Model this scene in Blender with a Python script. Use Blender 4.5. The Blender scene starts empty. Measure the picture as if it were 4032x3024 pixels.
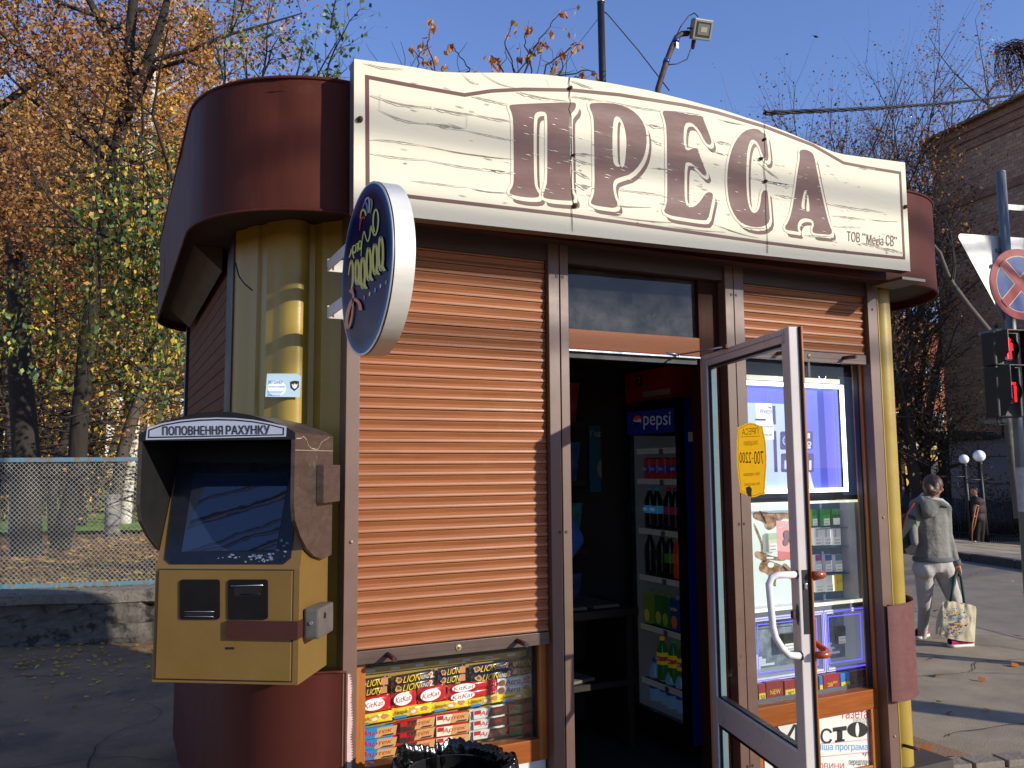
import bpy, bmesh, math, random
import numpy as np
from mathutils import Vector, Matrix, noise
from mathutils.geometry import delaunay_2d_cdt
random.seed(7); rng = np.random.default_rng(7)
SC = bpy.context.scene; C = SC.collection
V3 = Vector
# ---------------------------------------------------------------- camera
FPX = 3300.0
_up = V3((-256., -33000., FPX)).normalized()
_hx = 6884.; _hy = -(-256.*_hx + FPX*FPX)/-33000.
_X = V3((_hx, _hy, FPX)).normalized(); _Y = _up.cross(_X)
if _Y.z < 0: _Y = -_Y
CAMP = V3((0, 0, 1.65))
def c2w(d): return V3((_X.dot(d), _Y.dot(d), _up.dot(d)))
cam = bpy.data.cameras.new('camera'); camo = bpy.data.objects.new('camera', cam); C.objects.link(camo)
cx, cyy, cz = c2w(V3((1,0,0))), c2w(V3((0,-1,0))), c2w(V3((0,0,-1)))
M = Matrix(((cx.x,cyy.x,cz.x,0),(cx.y,cyy.y,cz.y,0),(cx.z,cyy.z,cz.z,CAMP.z),(0,0,0,1)))
camo.matrix_world = M
cam.sensor_width = 36; cam.lens = 36*FPX/4032; cam.clip_start = 0.05; cam.clip_end = 3000
SC.camera = camo
# ---------------------------------------------------------------- sky and sun
SUND = V3((.55, -.768, .362)).normalized()          # towards the sun
w = bpy.data.worlds.new('World'); SC.world = w; w.use_nodes = True
nt = w.node_tree; bg = nt.nodes['Background']
sky = nt.nodes.new('ShaderNodeTexSky'); sky.sky_type = 'NISHITA'; sky.sun_disc = False
sky.sun_elevation = math.asin(SUND.z); sky.sun_rotation = math.atan2(SUND.x, SUND.y)
sky.altitude = 0; sky.air_density = 1.35; sky.dust_density = 0.05; sky.ozone_density = 5.0
tn = nt.nodes.new('ShaderNodeMix'); tn.data_type = 'RGBA'; tn.blend_type = 'MULTIPLY'; tn.inputs[0].default_value = 1; tn.inputs[7].default_value = (.86, .78, 1.0, 1)
nt.links.new(sky.outputs[0], tn.inputs[6]); nt.links.new(tn.outputs[2], bg.inputs[0]); bg.inputs[1].default_value = 0.13
sun = bpy.data.lights.new('sun', 'SUN'); sun.energy = 3.7; sun.angle = math.radians(.53); sun.color = (1, .93, .80)
so = bpy.data.objects.new('sun', sun); C.objects.link(so)
so.rotation_euler = (-SUND).to_track_quat('-Z', 'Y').to_euler()
SC.view_settings.view_transform = 'Standard'; SC.view_settings.look = 'None'
SC.view_settings.exposure = 0.62; SC.view_settings.gamma = 1
SC.cycles.use_denoising = True; SC.cycles.max_bounces = 8; SC.cycles.transparent_max_bounces = 16
SC.cycles.caustics_reflective = False; SC.cycles.caustics_refractive = False
SC.cycles.sample_clamp_indirect = 4
# ---------------------------------------------------------------- picture coordinates (2212 wide) to world
def ray(x, y): return c2w(V3((x/.54861-2016, y/.54861-1512, FPX)))
def PY(x, y, Y): d = ray(x, y); return CAMP + d*(Y/d.y)
def PX(x, y, X): d = ray(x, y); return CAMP + d*(X/d.x)
def PZ(x, y, Z): d = ray(x, y); return CAMP + d*((Z-CAMP.z)/d.z)
def PN(x, y, p, n): d = ray(x, y); return CAMP + d*((p-CAMP).dot(n)/d.dot(n))
def PD(x, y, D): return CAMP + ray(x, y)*(D/FPX)
# ---------------------------------------------------------------- materials
def srgb(h):
    if isinstance(h, str):
        c = [int(h[i:i+2], 16)/255 for i in (0, 2, 4)]
        return tuple(((v+.055)/1.055)**2.4 if v > .04045 else v/12.92 for v in c)
    return tuple(h)
_mats = {}
def mat(name, col, rough=.5, metal=0., var=.12, vs=6., bump=0., bs=60., spec=.5, trans=0., specks=None, aniso=None, emit=None, coat=0., col2=None, c2s=3., c2t=(.45,.6)):
    if name in _mats: return _mats[name]
    m = bpy.data.materials.new(name); m.use_nodes = True; _mats[name] = m
    t = m.node_tree; L = t.links; N = t.nodes
    b = N['Principled BSDF']; c = srgb(col)
    b.inputs['Roughness'].default_value = rough; b.inputs['Metallic'].default_value = metal
    b.inputs['Specular IOR Level'].default_value = spec
    if coat: b.inputs['Coat Weight'].default_value = coat; b.inputs['Coat Roughness'].default_value = .08
    tc = N.new('ShaderNodeTexCoord'); mp = N.new('ShaderNodeMapping'); L.new(tc.outputs['Object'], mp.inputs[0])
    if aniso: mp.inputs['Scale'].default_value = aniso
    nz = N.new('ShaderNodeTexNoise'); nz.inputs['Scale'].default_value = vs; nz.inputs['Detail'].default_value = 6; nz.inputs['Roughness'].default_value = .65
    L.new(mp.outputs[0], nz.inputs['Vector'])
    mr = N.new('ShaderNodeMapRange'); mr.inputs[1].default_value = .3; mr.inputs[2].default_value = .7
    mr.inputs[3].default_value = 1-var; mr.inputs[4].default_value = 1+var; L.new(nz.outputs[0], mr.inputs[0])
    vm = N.new('ShaderNodeVectorMath'); vm.operation = 'SCALE'; vm.inputs[0].default_value = c; L.new(mr.outputs[0], vm.inputs['Scale'])
    out = vm.outputs[0]
    if col2 is not None:
        n2 = N.new('ShaderNodeTexNoise'); n2.inputs['Scale'].default_value = c2s; n2.inputs['Detail'].default_value = 8; n2.inputs['Roughness'].default_value = .7
        L.new(tc.outputs['Object'], n2.inputs['Vector'])
        r2 = N.new('ShaderNodeMapRange'); r2.inputs[1].default_value = c2t[0]; r2.inputs[2].default_value = c2t[1]; L.new(n2.outputs[0], r2.inputs[0])
        mx = N.new('ShaderNodeMix'); mx.data_type = 'RGBA'; L.new(r2.outputs[0], mx.inputs[0]); L.new(out, mx.inputs[6]); mx.inputs[7].default_value = (*srgb(col2), 1)
        out = mx.outputs[2]
    if specks:
        n3 = N.new('ShaderNodeTexVoronoi'); n3.inputs['Scale'].default_value = specks[1]; L.new(tc.outputs['Object'], n3.inputs['Vector'])
        r3 = N.new('ShaderNodeMath'); r3.operation = 'LESS_THAN'; r3.inputs[1].default_value = specks[2]; L.new(n3.outputs['Distance'], r3.inputs[0])
        mx = N.new('ShaderNodeMix'); mx.data_type = 'RGBA'; L.new(r3.outputs[0], mx.inputs[0]); L.new(out, mx.inputs[6]); mx.inputs[7].default_value = (*srgb(specks[0]), 1)
        out = mx.outputs[2]
    L.new(out, b.inputs['Base Color'])
    rr = N.new('ShaderNodeMapRange'); rr.inputs[1].default_value = .3; rr.inputs[2].default_value = .7
    k_ = min(.08, rough*.3); rr.inputs[3].default_value = rough-k_ if rough > .1 else rough; rr.inputs[4].default_value = min(1, rough+k_) if rough > .1 else rough; L.new(nz.outputs[0], rr.inputs[0]); L.new(rr.outputs[0], b.inputs['Roughness'])
    if bump:
        nb = N.new('ShaderNodeTexNoise'); nb.inputs['Scale'].default_value = bs; nb.inputs['Detail'].default_value = 4
        L.new(mp.outputs[0], nb.inputs['Vector'])
        bp = N.new('ShaderNodeBump'); bp.inputs['Strength'].default_value = 1; bp.inputs['Distance'].default_value = bump
        L.new(nb.outputs[0], bp.inputs['Height']); L.new(bp.outputs[0], b.inputs['Normal'])
    if emit:
        b.inputs['Emission Color'].default_value = (*srgb(emit[0]), 1); b.inputs['Emission Strength'].default_value = emit[1]
    if trans:
        tr = N.new('ShaderNodeBsdfTranslucent'); L.new(out, tr.inputs[0]); ms = N.new('ShaderNodeMixShader'); ms.inputs[0].default_value = trans
        L.new(b.outputs[0], ms.inputs[1]); L.new(tr.outputs[0], ms.inputs[2]); L.new(ms.outputs[0], N['Material Output'].inputs[0])
    return m
def glass(name, tint=(1,1,1), refl=1.0, rough=.0, dirt=.0):
    if name in _mats: return _mats[name]
    m = bpy.data.materials.new(name); m.use_nodes = True; _mats[name] = m
    t = m.node_tree; L = t.links; N = t.nodes; N.remove(N['Principled BSDF'])
    tr = N.new('ShaderNodeBsdfTransparent'); tr.inputs[0].default_value = (*tint, 1)
    gl = N.new('ShaderNodeBsdfGlossy'); gl.inputs['Roughness'].default_value = rough
    fr = N.new('ShaderNodeFresnel'); ge = N.new('ShaderNodeNewGeometry'); ir = N.new('ShaderNodeMapRange'); ir.inputs[3].default_value = 1.5; ir.inputs[4].default_value = 1/1.5; L.new(ge.outputs['Backfacing'], ir.inputs[0]); L.new(ir.outputs[0], fr.inputs[0])
    mu = N.new('ShaderNodeMath'); mu.operation = 'MULTIPLY'; mu.inputs[1].default_value = refl; L.new(fr.outputs[0], mu.inputs[0])
    ms = N.new('ShaderNodeMixShader'); L.new(mu.outputs[0], ms.inputs[0]); L.new(tr.outputs[0], ms.inputs[1]); L.new(gl.outputs[0], ms.inputs[2])
    out = ms.outputs[0]
    if dirt:
        df = N.new('ShaderNodeBsdfDiffuse'); df.inputs[0].default_value = (.6,.6,.58,1)
        tc = N.new('ShaderNodeTexCoord'); nz = N.new('ShaderNodeTexNoise'); nz.inputs['Scale'].default_value = 5; nz.inputs['Detail'].default_value = 8; nz.inputs['Roughness'].default_value = .8
        L.new(tc.outputs['Object'], nz.inputs['Vector'])
        r = N.new('ShaderNodeMapRange'); r.inputs[1].default_value = .4; r.inputs[2].default_value = .9; r.inputs[3].default_value = dirt*.4; r.inputs[4].default_value = dirt*3; L.new(nz.outputs[0], r.inputs[0])
        m2 = N.new('ShaderNodeMixShader'); L.new(r.outputs[0], m2.inputs[0]); L.new(out, m2.inputs[1]); L.new(df.outputs[0], m2.inputs[2]); out = m2.outputs[0]
    L.new(out, N['Material Output'].inputs[0]); return m
def emis(name, col, s, base='101010'): return mat(name, base, .4, emit=(col, s), var=.05)
# ---------------------------------------------------------------- objects
def tag(o, label=None, cat=None, group=None, kind=None):
    if label: o['label'] = label
    if cat: o['category'] = cat
    if group: o['group'] = group
    if kind: o['kind'] = kind
    return o
def thing(name, label, cat, loc=(0,0,0), group=None):
    o = bpy.data.objects.new(name, None); C.objects.link(o); o.location = loc; o.empty_display_size = .1
    return tag(o, label, cat, group)
def wloc(o):
    l = V3(o.location)
    while o.parent: o = o.parent; l += V3(o.location)
    return l
def basis(n):
    n = V3(n).normalized(); a = V3((0,0,1)) if abs(n.z) < .9 else V3((1,0,0))
    u = a.cross(n).normalized(); return u, n.cross(u), n
class MB:
    """collects shapes in world coordinates; build() links them as ONE mesh object"""
    def __init__(s): s.v = []; s.f = []; s.m = []; s.ms = []; s.cur = 0; s.sm = []; s.smooth = False
    def use(s, m):
        if m not in s.ms: s.ms.append(m)
        s.cur = s.ms.index(m); return s
    def add(s, vs, fs, smooth=None):
        o = len(s.v); s.v.extend(tuple(p) for p in vs)
        sm = s.smooth if smooth is None else smooth
        for f in fs: s.f.append(tuple(i+o for i in f)); s.m.append(s.cur); s.sm.append(sm)
        return s
    def box(s, a, b, bev=0):
        return s.obox([(a[i]+b[i])/2 for i in range(3)], (1,0,0), (0,1,0), (0,0,1), b[0]-a[0], b[1]-a[1], b[2]-a[2], bev)
    def obox(s, c, ux, uy, uz, sx, sy, sz, bev=0):
        c = V3(c); ux = V3(ux)*abs(sx)/2; uy = V3(uy)*abs(sy)/2; uz = V3(uz)*abs(sz)/2
        if bev <= 0:
            vs = [c+ux*i+uy*j+uz*k for i in (-1,1) for j in (-1,1) for k in (-1,1)]
            return s.add(vs, [(0,1,3,2),(4,6,7,5),(0,4,5,1),(2,3,7,6),(0,2,6,4),(1,5,7,3)])
        bm = bmesh.new(); bmesh.ops.create_cube(bm, size=2)
        for v in bm.verts: v.co = V3((v.co.x*abs(sx)/2, v.co.y*abs(sy)/2, v.co.z*abs(sz)/2))
        bmesh.ops.bevel(bm, geom=bm.edges[:], offset=min(bev, abs(sx)/2.1, abs(sy)/2.1, abs(sz)/2.1), segments=2, affect='EDGES', profile=.6)
        A = ux.normalized(); B = uy.normalized(); D = uz.normalized()
        bm.verts.index_update()
        s.add([c+A*v.co.x+B*v.co.y+D*v.co.z for v in bm.verts], [[v.index for v in f.verts] for f in bm.faces]); bm.free(); return s
    def quad(s, *p): return s.add(p, [tuple(range(len(p)))])
    def tube(s, pts, r, seg=8, cap=True, smooth=True):
        pts = [V3(p) for p in pts]; n = len(pts); vs = []; fs = []
        rs = r if isinstance(r, (list, tuple)) else [r]*n
        t0 = (pts[1]-pts[0]).normalized(); u, v_, _ = basis(t0)
        for i in range(n):
            t = (pts[min(i+1,n-1)]-pts[max(i-1,0)])
            t = t.normalized() if t.length > 1e-9 else t0
            u = (u - t*u.dot(t)).normalized(); v_ = t.cross(u)
            for k in range(seg):
                a = 2*math.pi*k/seg; vs.append(pts[i]+(u*math.cos(a)+v_*math.sin(a))*rs[i])
        for i in range(n-1):
            for k in range(seg): fs.append((i*seg+k, i*seg+(k+1)%seg, (i+1)*seg+(k+1)%seg, (i+1)*seg+k))
        s.add(vs, fs, smooth)
        if cap:
            o = len(s.v)-len(vs)
            s.f.append(tuple(o+k for k in range(seg))[::-1]); s.m.append(s.cur); s.sm.append(False)
            s.f.append(tuple(o+(n-1)*seg+k for k in range(seg))); s.m.append(s.cur); s.sm.append(False)
        return s
    def lathe(s, prof, c, ax=(0,0,1), seg=24, smooth=True, ref=None):
        c = V3(c); u, v_, n = basis(ax); vs = []; fs = []; k_ = len(prof)
        for (r, h) in prof:
            for k in range(seg):
                a = 2*math.pi*k/seg; vs.append(c+n*h+(u*math.cos(a)+v_*math.sin(a))*max(r,1e-5))
        for i in range(k_-1):
            for k in range(seg): fs.append((i*seg+k, i*seg+(k+1)%seg, (i+1)*seg+(k+1)%seg, (i+1)*seg+k))
        return s.add(vs, fs, smooth)
    def cyl(s, a, b, r, seg=16): return s.tube([a, b], r, seg)
    def prism(s, poly, ext):
        """poly: list of 3D points of a planar outline, extruded by ext"""
        e = V3(ext); n = len(poly); P = [V3(p) for p in poly]
        o = s.add(P+[p+e for p in P], [(i, (i+1)%n, n+(i+1)%n, n+i) for i in range(n)])
        a = len(s.v)-2*n
        s.f.append(tuple(a+i for i in range(n))[::-1]); s.m.append(s.cur); s.sm.append(False)
        s.f.append(tuple(a+n+i for i in range(n))); s.m.append(s.cur); s.sm.append(False); return s
    def sheet(s, path, up, smooth=True):
        """path of points swept by vector up"""
        P = [V3(p) for p in path]; n = len(P); u = V3(up)
        return s.add(P+[p+u for p in P], [(i, i+1, n+i+1, n+i) for i in range(n-1)], smooth)
    def build(s, name, parent=None, loc=None, m=None):
        me = bpy.data.meshes.new(name)
        if m is not None and not s.ms: s.ms = [m]
        o = bpy.data.objects.new(name, me); C.objects.link(o)
        if parent is not None: o.parent = parent; off = wloc(parent)
        elif loc is not None: o.location = loc; off = V3(loc)
        else: off = V3((0,0,0))
        if loc is not None and parent is not None: o.location = V3(loc)-off; off = V3(loc)
        me.from_pydata([(p[0]-off.x, p[1]-off.y, p[2]-off.z) for p in s.v], [], s.f)
        for mm in s.ms: me.materials.append(mm)
        me.polygons.foreach_set('material_index', s.m); me.polygons.foreach_set('use_smooth', s.sm)
        me.update(); return o
def each(name, parent, m, fn, items):
    for it in items: part(name, parent, m, lambda b: fn(b, *it))
def part(name, parent, m, fn, **k):
    b = MB(); b.use(m); fn(b); return b.build(name, parent, **k)
def struct(o): o['kind'] = 'structure'; return o
# ---------------------------------------------------------------- lettering
_glyph = {}
def glyphs(txt, bold=0.0, space=1.0):
    key = (txt, bold, space)
    if key in _glyph: return _glyph[key]
    cu = bpy.data.curves.new('t', 'FONT'); cu.body = txt; cu.offset = bold; cu.resolution_u = 3; cu.space_character = space
    ob = bpy.data.objects.new('t', cu); C.objects.link(ob)
    dg = bpy.context.evaluated_depsgraph_get(); c2 = ob.to_curve(dg)
    vs = []; faces = []; sgn = []
    for sp in c2.splines:
        bp = sp.bezier_points; pts = []
        n = len(bp)
        if n == 0: pts = [V3((p.co.x, p.co.y)) for p in sp.points]
        for i in range(n):
            a = bp[i]; b = bp[(i+1) % n]
            straight = (a.handle_right-a.co).length < 1e-5 and (b.handle_left-b.co).length < 1e-5
            K = 1 if straight else 4
            for k in range(K):
                t = k/K; p = a.co*(1-t)**3+a.handle_right*3*t*(1-t)**2+b.handle_left*3*t*t*(1-t)+b.co*t**3
                pts.append(V3((p.x, p.y)))
        q = []
        for p in pts:
            if not q or (p-q[-1]).length > 1e-4: q.append(p)
        if len(q) > 2 and (q[0]-q[-1]).length < 1e-4: q.pop()
        if len(q) < 3: continue
        A = sum(q[i].x*q[(i+1)%len(q)].y-q[(i+1)%len(q)].x*q[i].y for i in range(len(q)))
        if A < 0: q.reverse()
        o = len(vs); vs += [p.to_2d() for p in q]; faces.append(list(range(o, o+len(q)))); sgn.append(1 if A > 0 else -1)
    ob.to_curve_clear(); bpy.data.objects.remove(ob); bpy.data.curves.remove(cu)
    if not vs: _glyph[key] = ([], []); return _glyph[key]
    ov, oe, of, _, _, ofs = delaunay_2d_cdt(vs, [], faces, 1, 1e-5)
    keep = [tuple(f) for f, ids in zip(of, ofs) if sum(sgn[i] for i in set(ids)) != 0]
    xs = [v.x for v in ov]; ys = [v.y for v in ov]
    x0, x1, y0, y1 = min(xs), max(xs), min(ys), max(ys)
    _glyph[key] = ([((v.x-x0)/(x1-x0), (v.y-y0)/(y1-y0)) for v in ov], keep)
    return _glyph[key]
def text(mb, txt, o, ux, uy, bold=0.0, space=1.0, mirror=False):
    """fits the words into the parallelogram at o spanned by ux and uy"""
    vs, fs = glyphs(txt, bold, space); o = V3(o); ux = V3(ux); uy = V3(uy)
    if mirror: o = o+ux; ux = -ux
    mb.add([o+ux*a+uy*b for a, b in vs], fs, False); return mb
def qtext(mb, txt, P, x0, y0, x1, y1, off=(0,0,0), **k):
    """words inside a picture-space rectangle on the surface P(x, y)"""
    a = P(x0, y1); b = P(x1, y1); c = P(x0, y0); off = V3(off)
    return text(mb, txt, a+off, b-a, c-a, **k)
def offset_poly(pts, d):
    """2D outline moved outwards by d"""
    n = len(pts); out = []
    A = sum(pts[i][0]*pts[(i+1)%n][1]-pts[(i+1)%n][0]*pts[i][1] for i in range(n)); s = 1 if A > 0 else -1
    for i in range(n):
        p0 = V3((*pts[i-1],0)); p1 = V3((*pts[i],0)); p2 = V3((*pts[(i+1)%n],0))
        e1 = (p1-p0).normalized(); e2 = (p2-p1).normalized()
        n1 = V3((e1.y,-e1.x,0))*s; n2 = V3((e2.y,-e2.x,0))*s; b = (n1+n2)
        if b.length < 1e-4: b = n1
        b.normalize(); k = d/max(.45, b.dot(n1)); out.append((p1.x+b.x*k, p1.y+b.y*k))
    return out
def fill2d(polys):
    """triangles covering outlines with holes (first minus others)"""
    vs = []; fs = []
    for p in polys:
        if sum(p[i-1][0]*p[i][1]-p[i][0]*p[i-1][1] for i in range(len(p))) < 0: p = p[::-1]
        o = len(vs); vs += [V3((a,b)).to_2d() if False else Vector((a,b)) for a,b in p]; fs.append(list(range(o, o+len(p))))
    ov, _, of, _, _, ids = delaunay_2d_cdt(vs, [], fs, 1, 1e-6)
    keep = [tuple(f) for f, i in zip(of, ids) if 0 in i and len(set(i)) == 1]
    return [(v.x, v.y) for v in ov], keep
def leaves(name, pts, size, ms, parent=None, loc=None, flat=False, asp=.6, up=None):
    """many small leaf faces (one folded quad each) as one mesh"""
    pts = np.asarray(pts, float); n = len(pts)
    nr = rng.normal(size=(n,3))
    if flat: nr = nr*np.array([.25,.25,.0])+np.array([0,0,1.])
    nr /= np.linalg.norm(nr, axis=1)[:,None]
    a = rng.normal(size=(n,3))
    if up is not None: a = a*.35+np.array(up)
    t = np.cross(nr, a); t /= np.linalg.norm(t, axis=1)[:,None]; b = np.cross(nr, t)
    s = size*rng.uniform(.6, 1.35, n)[:,None]
    ln = b*s; wd = t*s*asp*.5
    v = np.stack([pts-ln*.5, pts+wd+nr*s*.08, pts+ln*.5, pts-wd+nr*s*.08], 1).reshape(-1,3)
    off = np.array(loc if loc is not None else (0,0,0), float)
    if parent is not None: off = np.array(wloc(parent))
    v = v-off
    me = bpy.data.meshes.new(name); me.vertices.add(4*n); me.vertices.foreach_set('co', v.ravel())
    me.loops.add(4*n); me.loops.foreach_set('vertex_index', np.arange(4*n, dtype=np.int32))
    me.polygons.add(n); me.polygons.foreach_set('loop_start', np.arange(0, 4*n, 4, dtype=np.int32))
    try: me.polygons.foreach_set('loop_total', np.full(n, 4, dtype=np.int32))
    except Exception: pass
    for m_ in ms: me.materials.append(m_)
    me.polygons.foreach_set('material_index', rng.integers(0, len(ms), n).astype(np.int32))
    me.update(calc_edges=True); me.validate()
    o = bpy.data.objects.new(name, me); C.objects.link(o)
    if parent is not None: o.parent = parent
    elif loc is not None: o.location = loc
    return o
# ================================================================ materials of the kiosk
BROWN = mat('brown_trim', '664C40', .45, var=.06, vs=9, bump=.0004, bs=300, col2='5d4a42', c2s=5, c2t=(.62,.8))
BROWND = mat('brown_trim_dark', '4e3c34', .45, var=.1, vs=9, specks=('c8bcae', 22, .02))
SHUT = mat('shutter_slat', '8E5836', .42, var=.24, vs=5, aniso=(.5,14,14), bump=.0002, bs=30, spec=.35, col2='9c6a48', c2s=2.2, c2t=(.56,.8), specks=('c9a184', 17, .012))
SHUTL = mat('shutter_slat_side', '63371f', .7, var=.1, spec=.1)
MAROON = mat('maroon_metal', '4E2820', .55, spec=.08, var=.14, vs=3, col2='5f4238', c2s=4, c2t=(.58,.85), aniso=(5,5,.5), bump=.0007, bs=9, specks=('2a1413', 45, .05))
SKIRT = mat('maroon_skirt', '50261F', .5, spec=.15, var=.08, vs=3, bump=.0004, bs=40, specks=('9a6a60', 26, .014))
YEL = mat('yellow_metal', '9F8638', .36, var=.10, vs=4, bump=.0004, bs=60, col2='6b5a2c', c2s=6, c2t=(.62,.85), specks=('d8c89a', 18, .010))
WOOD = mat('wood_frame', 'A05F25', .38, var=.25, vs=4, aniso=(18,18,1.2), bump=.0003, bs=20)
WOODH = mat('wood_rail', '8A4A1C', .45, spec=.2, var=.22, vs=4, aniso=(1.2,18,18), bump=.0003, bs=20)
WOODD = mat('dark_wood_frame', '32170E', .6, spec=.1, var=.2, vs=5, aniso=(14,14,1))
BLACK = mat('black_gasket', '0c0c0d', .5, var=.1)
VINYL = mat('sign_vinyl', 'D2CBB4', .55, var=.05, vs=3, aniso=(.5,1,3), bump=.012, bs=1.6, spec=.2)
VBROWN = mat('sign_print', '5E3C38', .5, var=.08, vs=3, aniso=(.5,1,3), bump=.008, bs=1.6, spec=.2)
VEDGE = mat('sign_return', '6a5850', .5, var=.1)
CRACK = mat('sign_tear', '8d8672', .8, var=.5, vs=40)
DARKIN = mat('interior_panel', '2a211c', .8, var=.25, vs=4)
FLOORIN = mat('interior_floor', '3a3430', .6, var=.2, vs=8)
ALU = mat('door_frame_light', 'CDC4BE', .32, var=.05, vs=6, bump=.0002, bs=200, specks=('5c4c48', 14, .012))
ALUW = mat('door_bead', 'D8D8DC', .3, var=.03)
SILVER = mat('bright_metal', 'B8B8BC', .25, metal=.8, var=.08, vs=20)
RUST = mat('rusty_steel', '4a3a34', .6, metal=.4, var=.4, vs=30, col2='6a3a1c', c2s=14)
WHITEP = mat('white_paint', 'DADADA', .35, var=.03)
WHITEB = mat('white_bracket', 'D8D2C4', .5, var=.05, col2='8a4a1e', c2s=30, c2t=(.58,.68))
GLASS = glass('window_glass', (.95,.97,.96), 1.0, dirt=.012)
GLASSD = glass('door_glass', (.95,.97,.96), .9, dirt=.012)
GLASST = glass('transom_glass', (.25,.27,.25), .9, dirt=.07)
F = 3.0
def P3(y): return lambda px, py: PY(px, py, y)
# ================================================================ kiosk shell
K = thing('kiosk', 'brown and yellow street kiosk with roller shutters, open glazed door and rounded maroon roof band', 'kiosk', (2.1, 3.0, 0))
def arc(cx_, cy_, r, a0, a1, n=14):
    return [(cx_+r*math.cos(math.radians(a0+(a1-a0)*i/n)), cy_+r*math.sin(math.radians(a0+(a1-a0)*i/n))) for i in range(n+1)]
ZB, ZT = 2.560, 3.045
def ring(r0, x0, x1, y0, y1, rr):
    return arc(x0+rr, y1-rr, rr, 90, 180, 10)+arc(x0+rr, y0+rr, rr, 180, 270, 22)+arc(x1-rr, y0+rr, rr, 270, 360, 22)+[(x1-.04, y0+rr+.10), (2.9, 4.40)]
FO = ring(0, .245, 4.165, 2.88, 5.95, .505)
def fascia(b):
    b.smooth = True
    n = len(FO)
    def dent(x, y, z):
        # the knocked-in crease near the top of the left corner
        d = math.exp(-(((x-.50)/.05)**2+((z-2.93+(x-.5)*1.2)/.09)**2))*.012
        d += noise.noise(V3((x*4, y*4, z*5)))*.004+noise.noise(V3((x*1.3, y*1.3, z*2)))*.006
        return d
    zs = [ZB+(ZT-ZB)*k/14 for k in range(15)]
    # resample the outline finely
    pts = []
    for i in range(n):
        a = FO[i]; c_ = FO[(i+1) % n]; L = math.dist(a, c_); m_ = max(1, int(L/.035)) if L < 4 else 40
        for k in range(m_): pts.append((a[0]+(c_[0]-a[0])*k/m_, a[1]+(c_[1]-a[1])*k/m_))
    N_ = len(pts); vs = []
    for z in zs:
        for (x, y) in pts:
            dx, dy = x-2.2, y-4.4; l = math.hypot(dx, dy); d = dent(x, y, z); vs.append((x-dx/l*d, y-dy/l*d, z))
    fs = [(j*N_+i, j*N_+(i+1) % N_, (j+1)*N_+(i+1) % N_, (j+1)*N_+i) for j in range(14) for i in range(N_)]
    b.add(vs, fs, True)
    for z in (ZB, ZT):
        path = [(x, y, z) for x, y in pts]; b.tube(path+[path[0]], .007, 6, cap=False)
part('roof_band', K, MAROON, fascia)
for (x, y, nx, ny) in ((.735,2.8795,0,-1),(.248,3.75,-1,0),(.248,4.9,-1,0),(4.02,3.03,.7,-.7)):
    def seam(b):
        t = V3((-ny,nx,0)); b.obox((x+nx*.002,y+ny*.002,(ZB+ZT)/2), t, V3((nx,ny,0)), (0,0,1), .016, .004, ZT-ZB-.01, .001)
        for k in range(5): b.lathe([(.0001,.006),(.003,.005),(.004,.002)], (x,y,ZB+.05+k*.095), (nx,ny,0), 8)
    part('band_seam', K, MAROON, seam)
def soffit(b):
    v, f = fill2d([[(x*.998+.004, y*.998+.008) for x, y in FO]])
    b.add([(x, y, 2.603) for x, y in v], f, False); b.add([(x, y, 2.995) for x, y in v], f, False)
    b.use(mat('streaked_panel', '5a5048', .7, var=.4, vs=6, aniso=(6,1,1), col2='a8a49a', c2s=7, c2t=(.62,.7)))
    b.quad((.300,3.72,2.602),(.300,5.3,2.602),(.415,5.3,2.50),(.415,3.72,2.50)); b.quad((.300,3.72,2.602),(.415,3.72,2.50),(.415,3.72,2.602))
part('roof_soffit', K, mat('soffit_board', '3a302b', .8, var=.3, vs=6), soffit)
# left yellow corner with pressed ribs
def ycorner(b):
    b.smooth = False
    prof = [(.432,3.43),(.445,3.405),(.468,3.368),(.466,3.352),(.478,3.334),(.498,3.300),(.510,3.300),(.528,3.262),(.526,3.248),(.548,3.226),(.566,3.203)]
    rnd = [(.566,3.203),(.580,3.186),(.597,3.174),(.615,3.168),(.633,3.167),(.649,3.172),(.662,3.184)]
    tail = [(.662,3.184),(.680,3.210),(.700,3.205),(.718,3.16),(.745,3.14),(.79,3.09)]
    for i in range(len(prof)-1): b.sheet([(*prof[i],.1),(*prof[i+1],.1)], (0,0,2.5), False)
    b.sheet([(*p,.1) for p in rnd], (0,0,2.5), True)
    for i in range(len(tail)-1): b.sheet([(*tail[i],.1),(*tail[i+1],.1)], (0,0,2.5), False)
part('yellow_corner_panel', K, YEL, ycorner)
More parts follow.
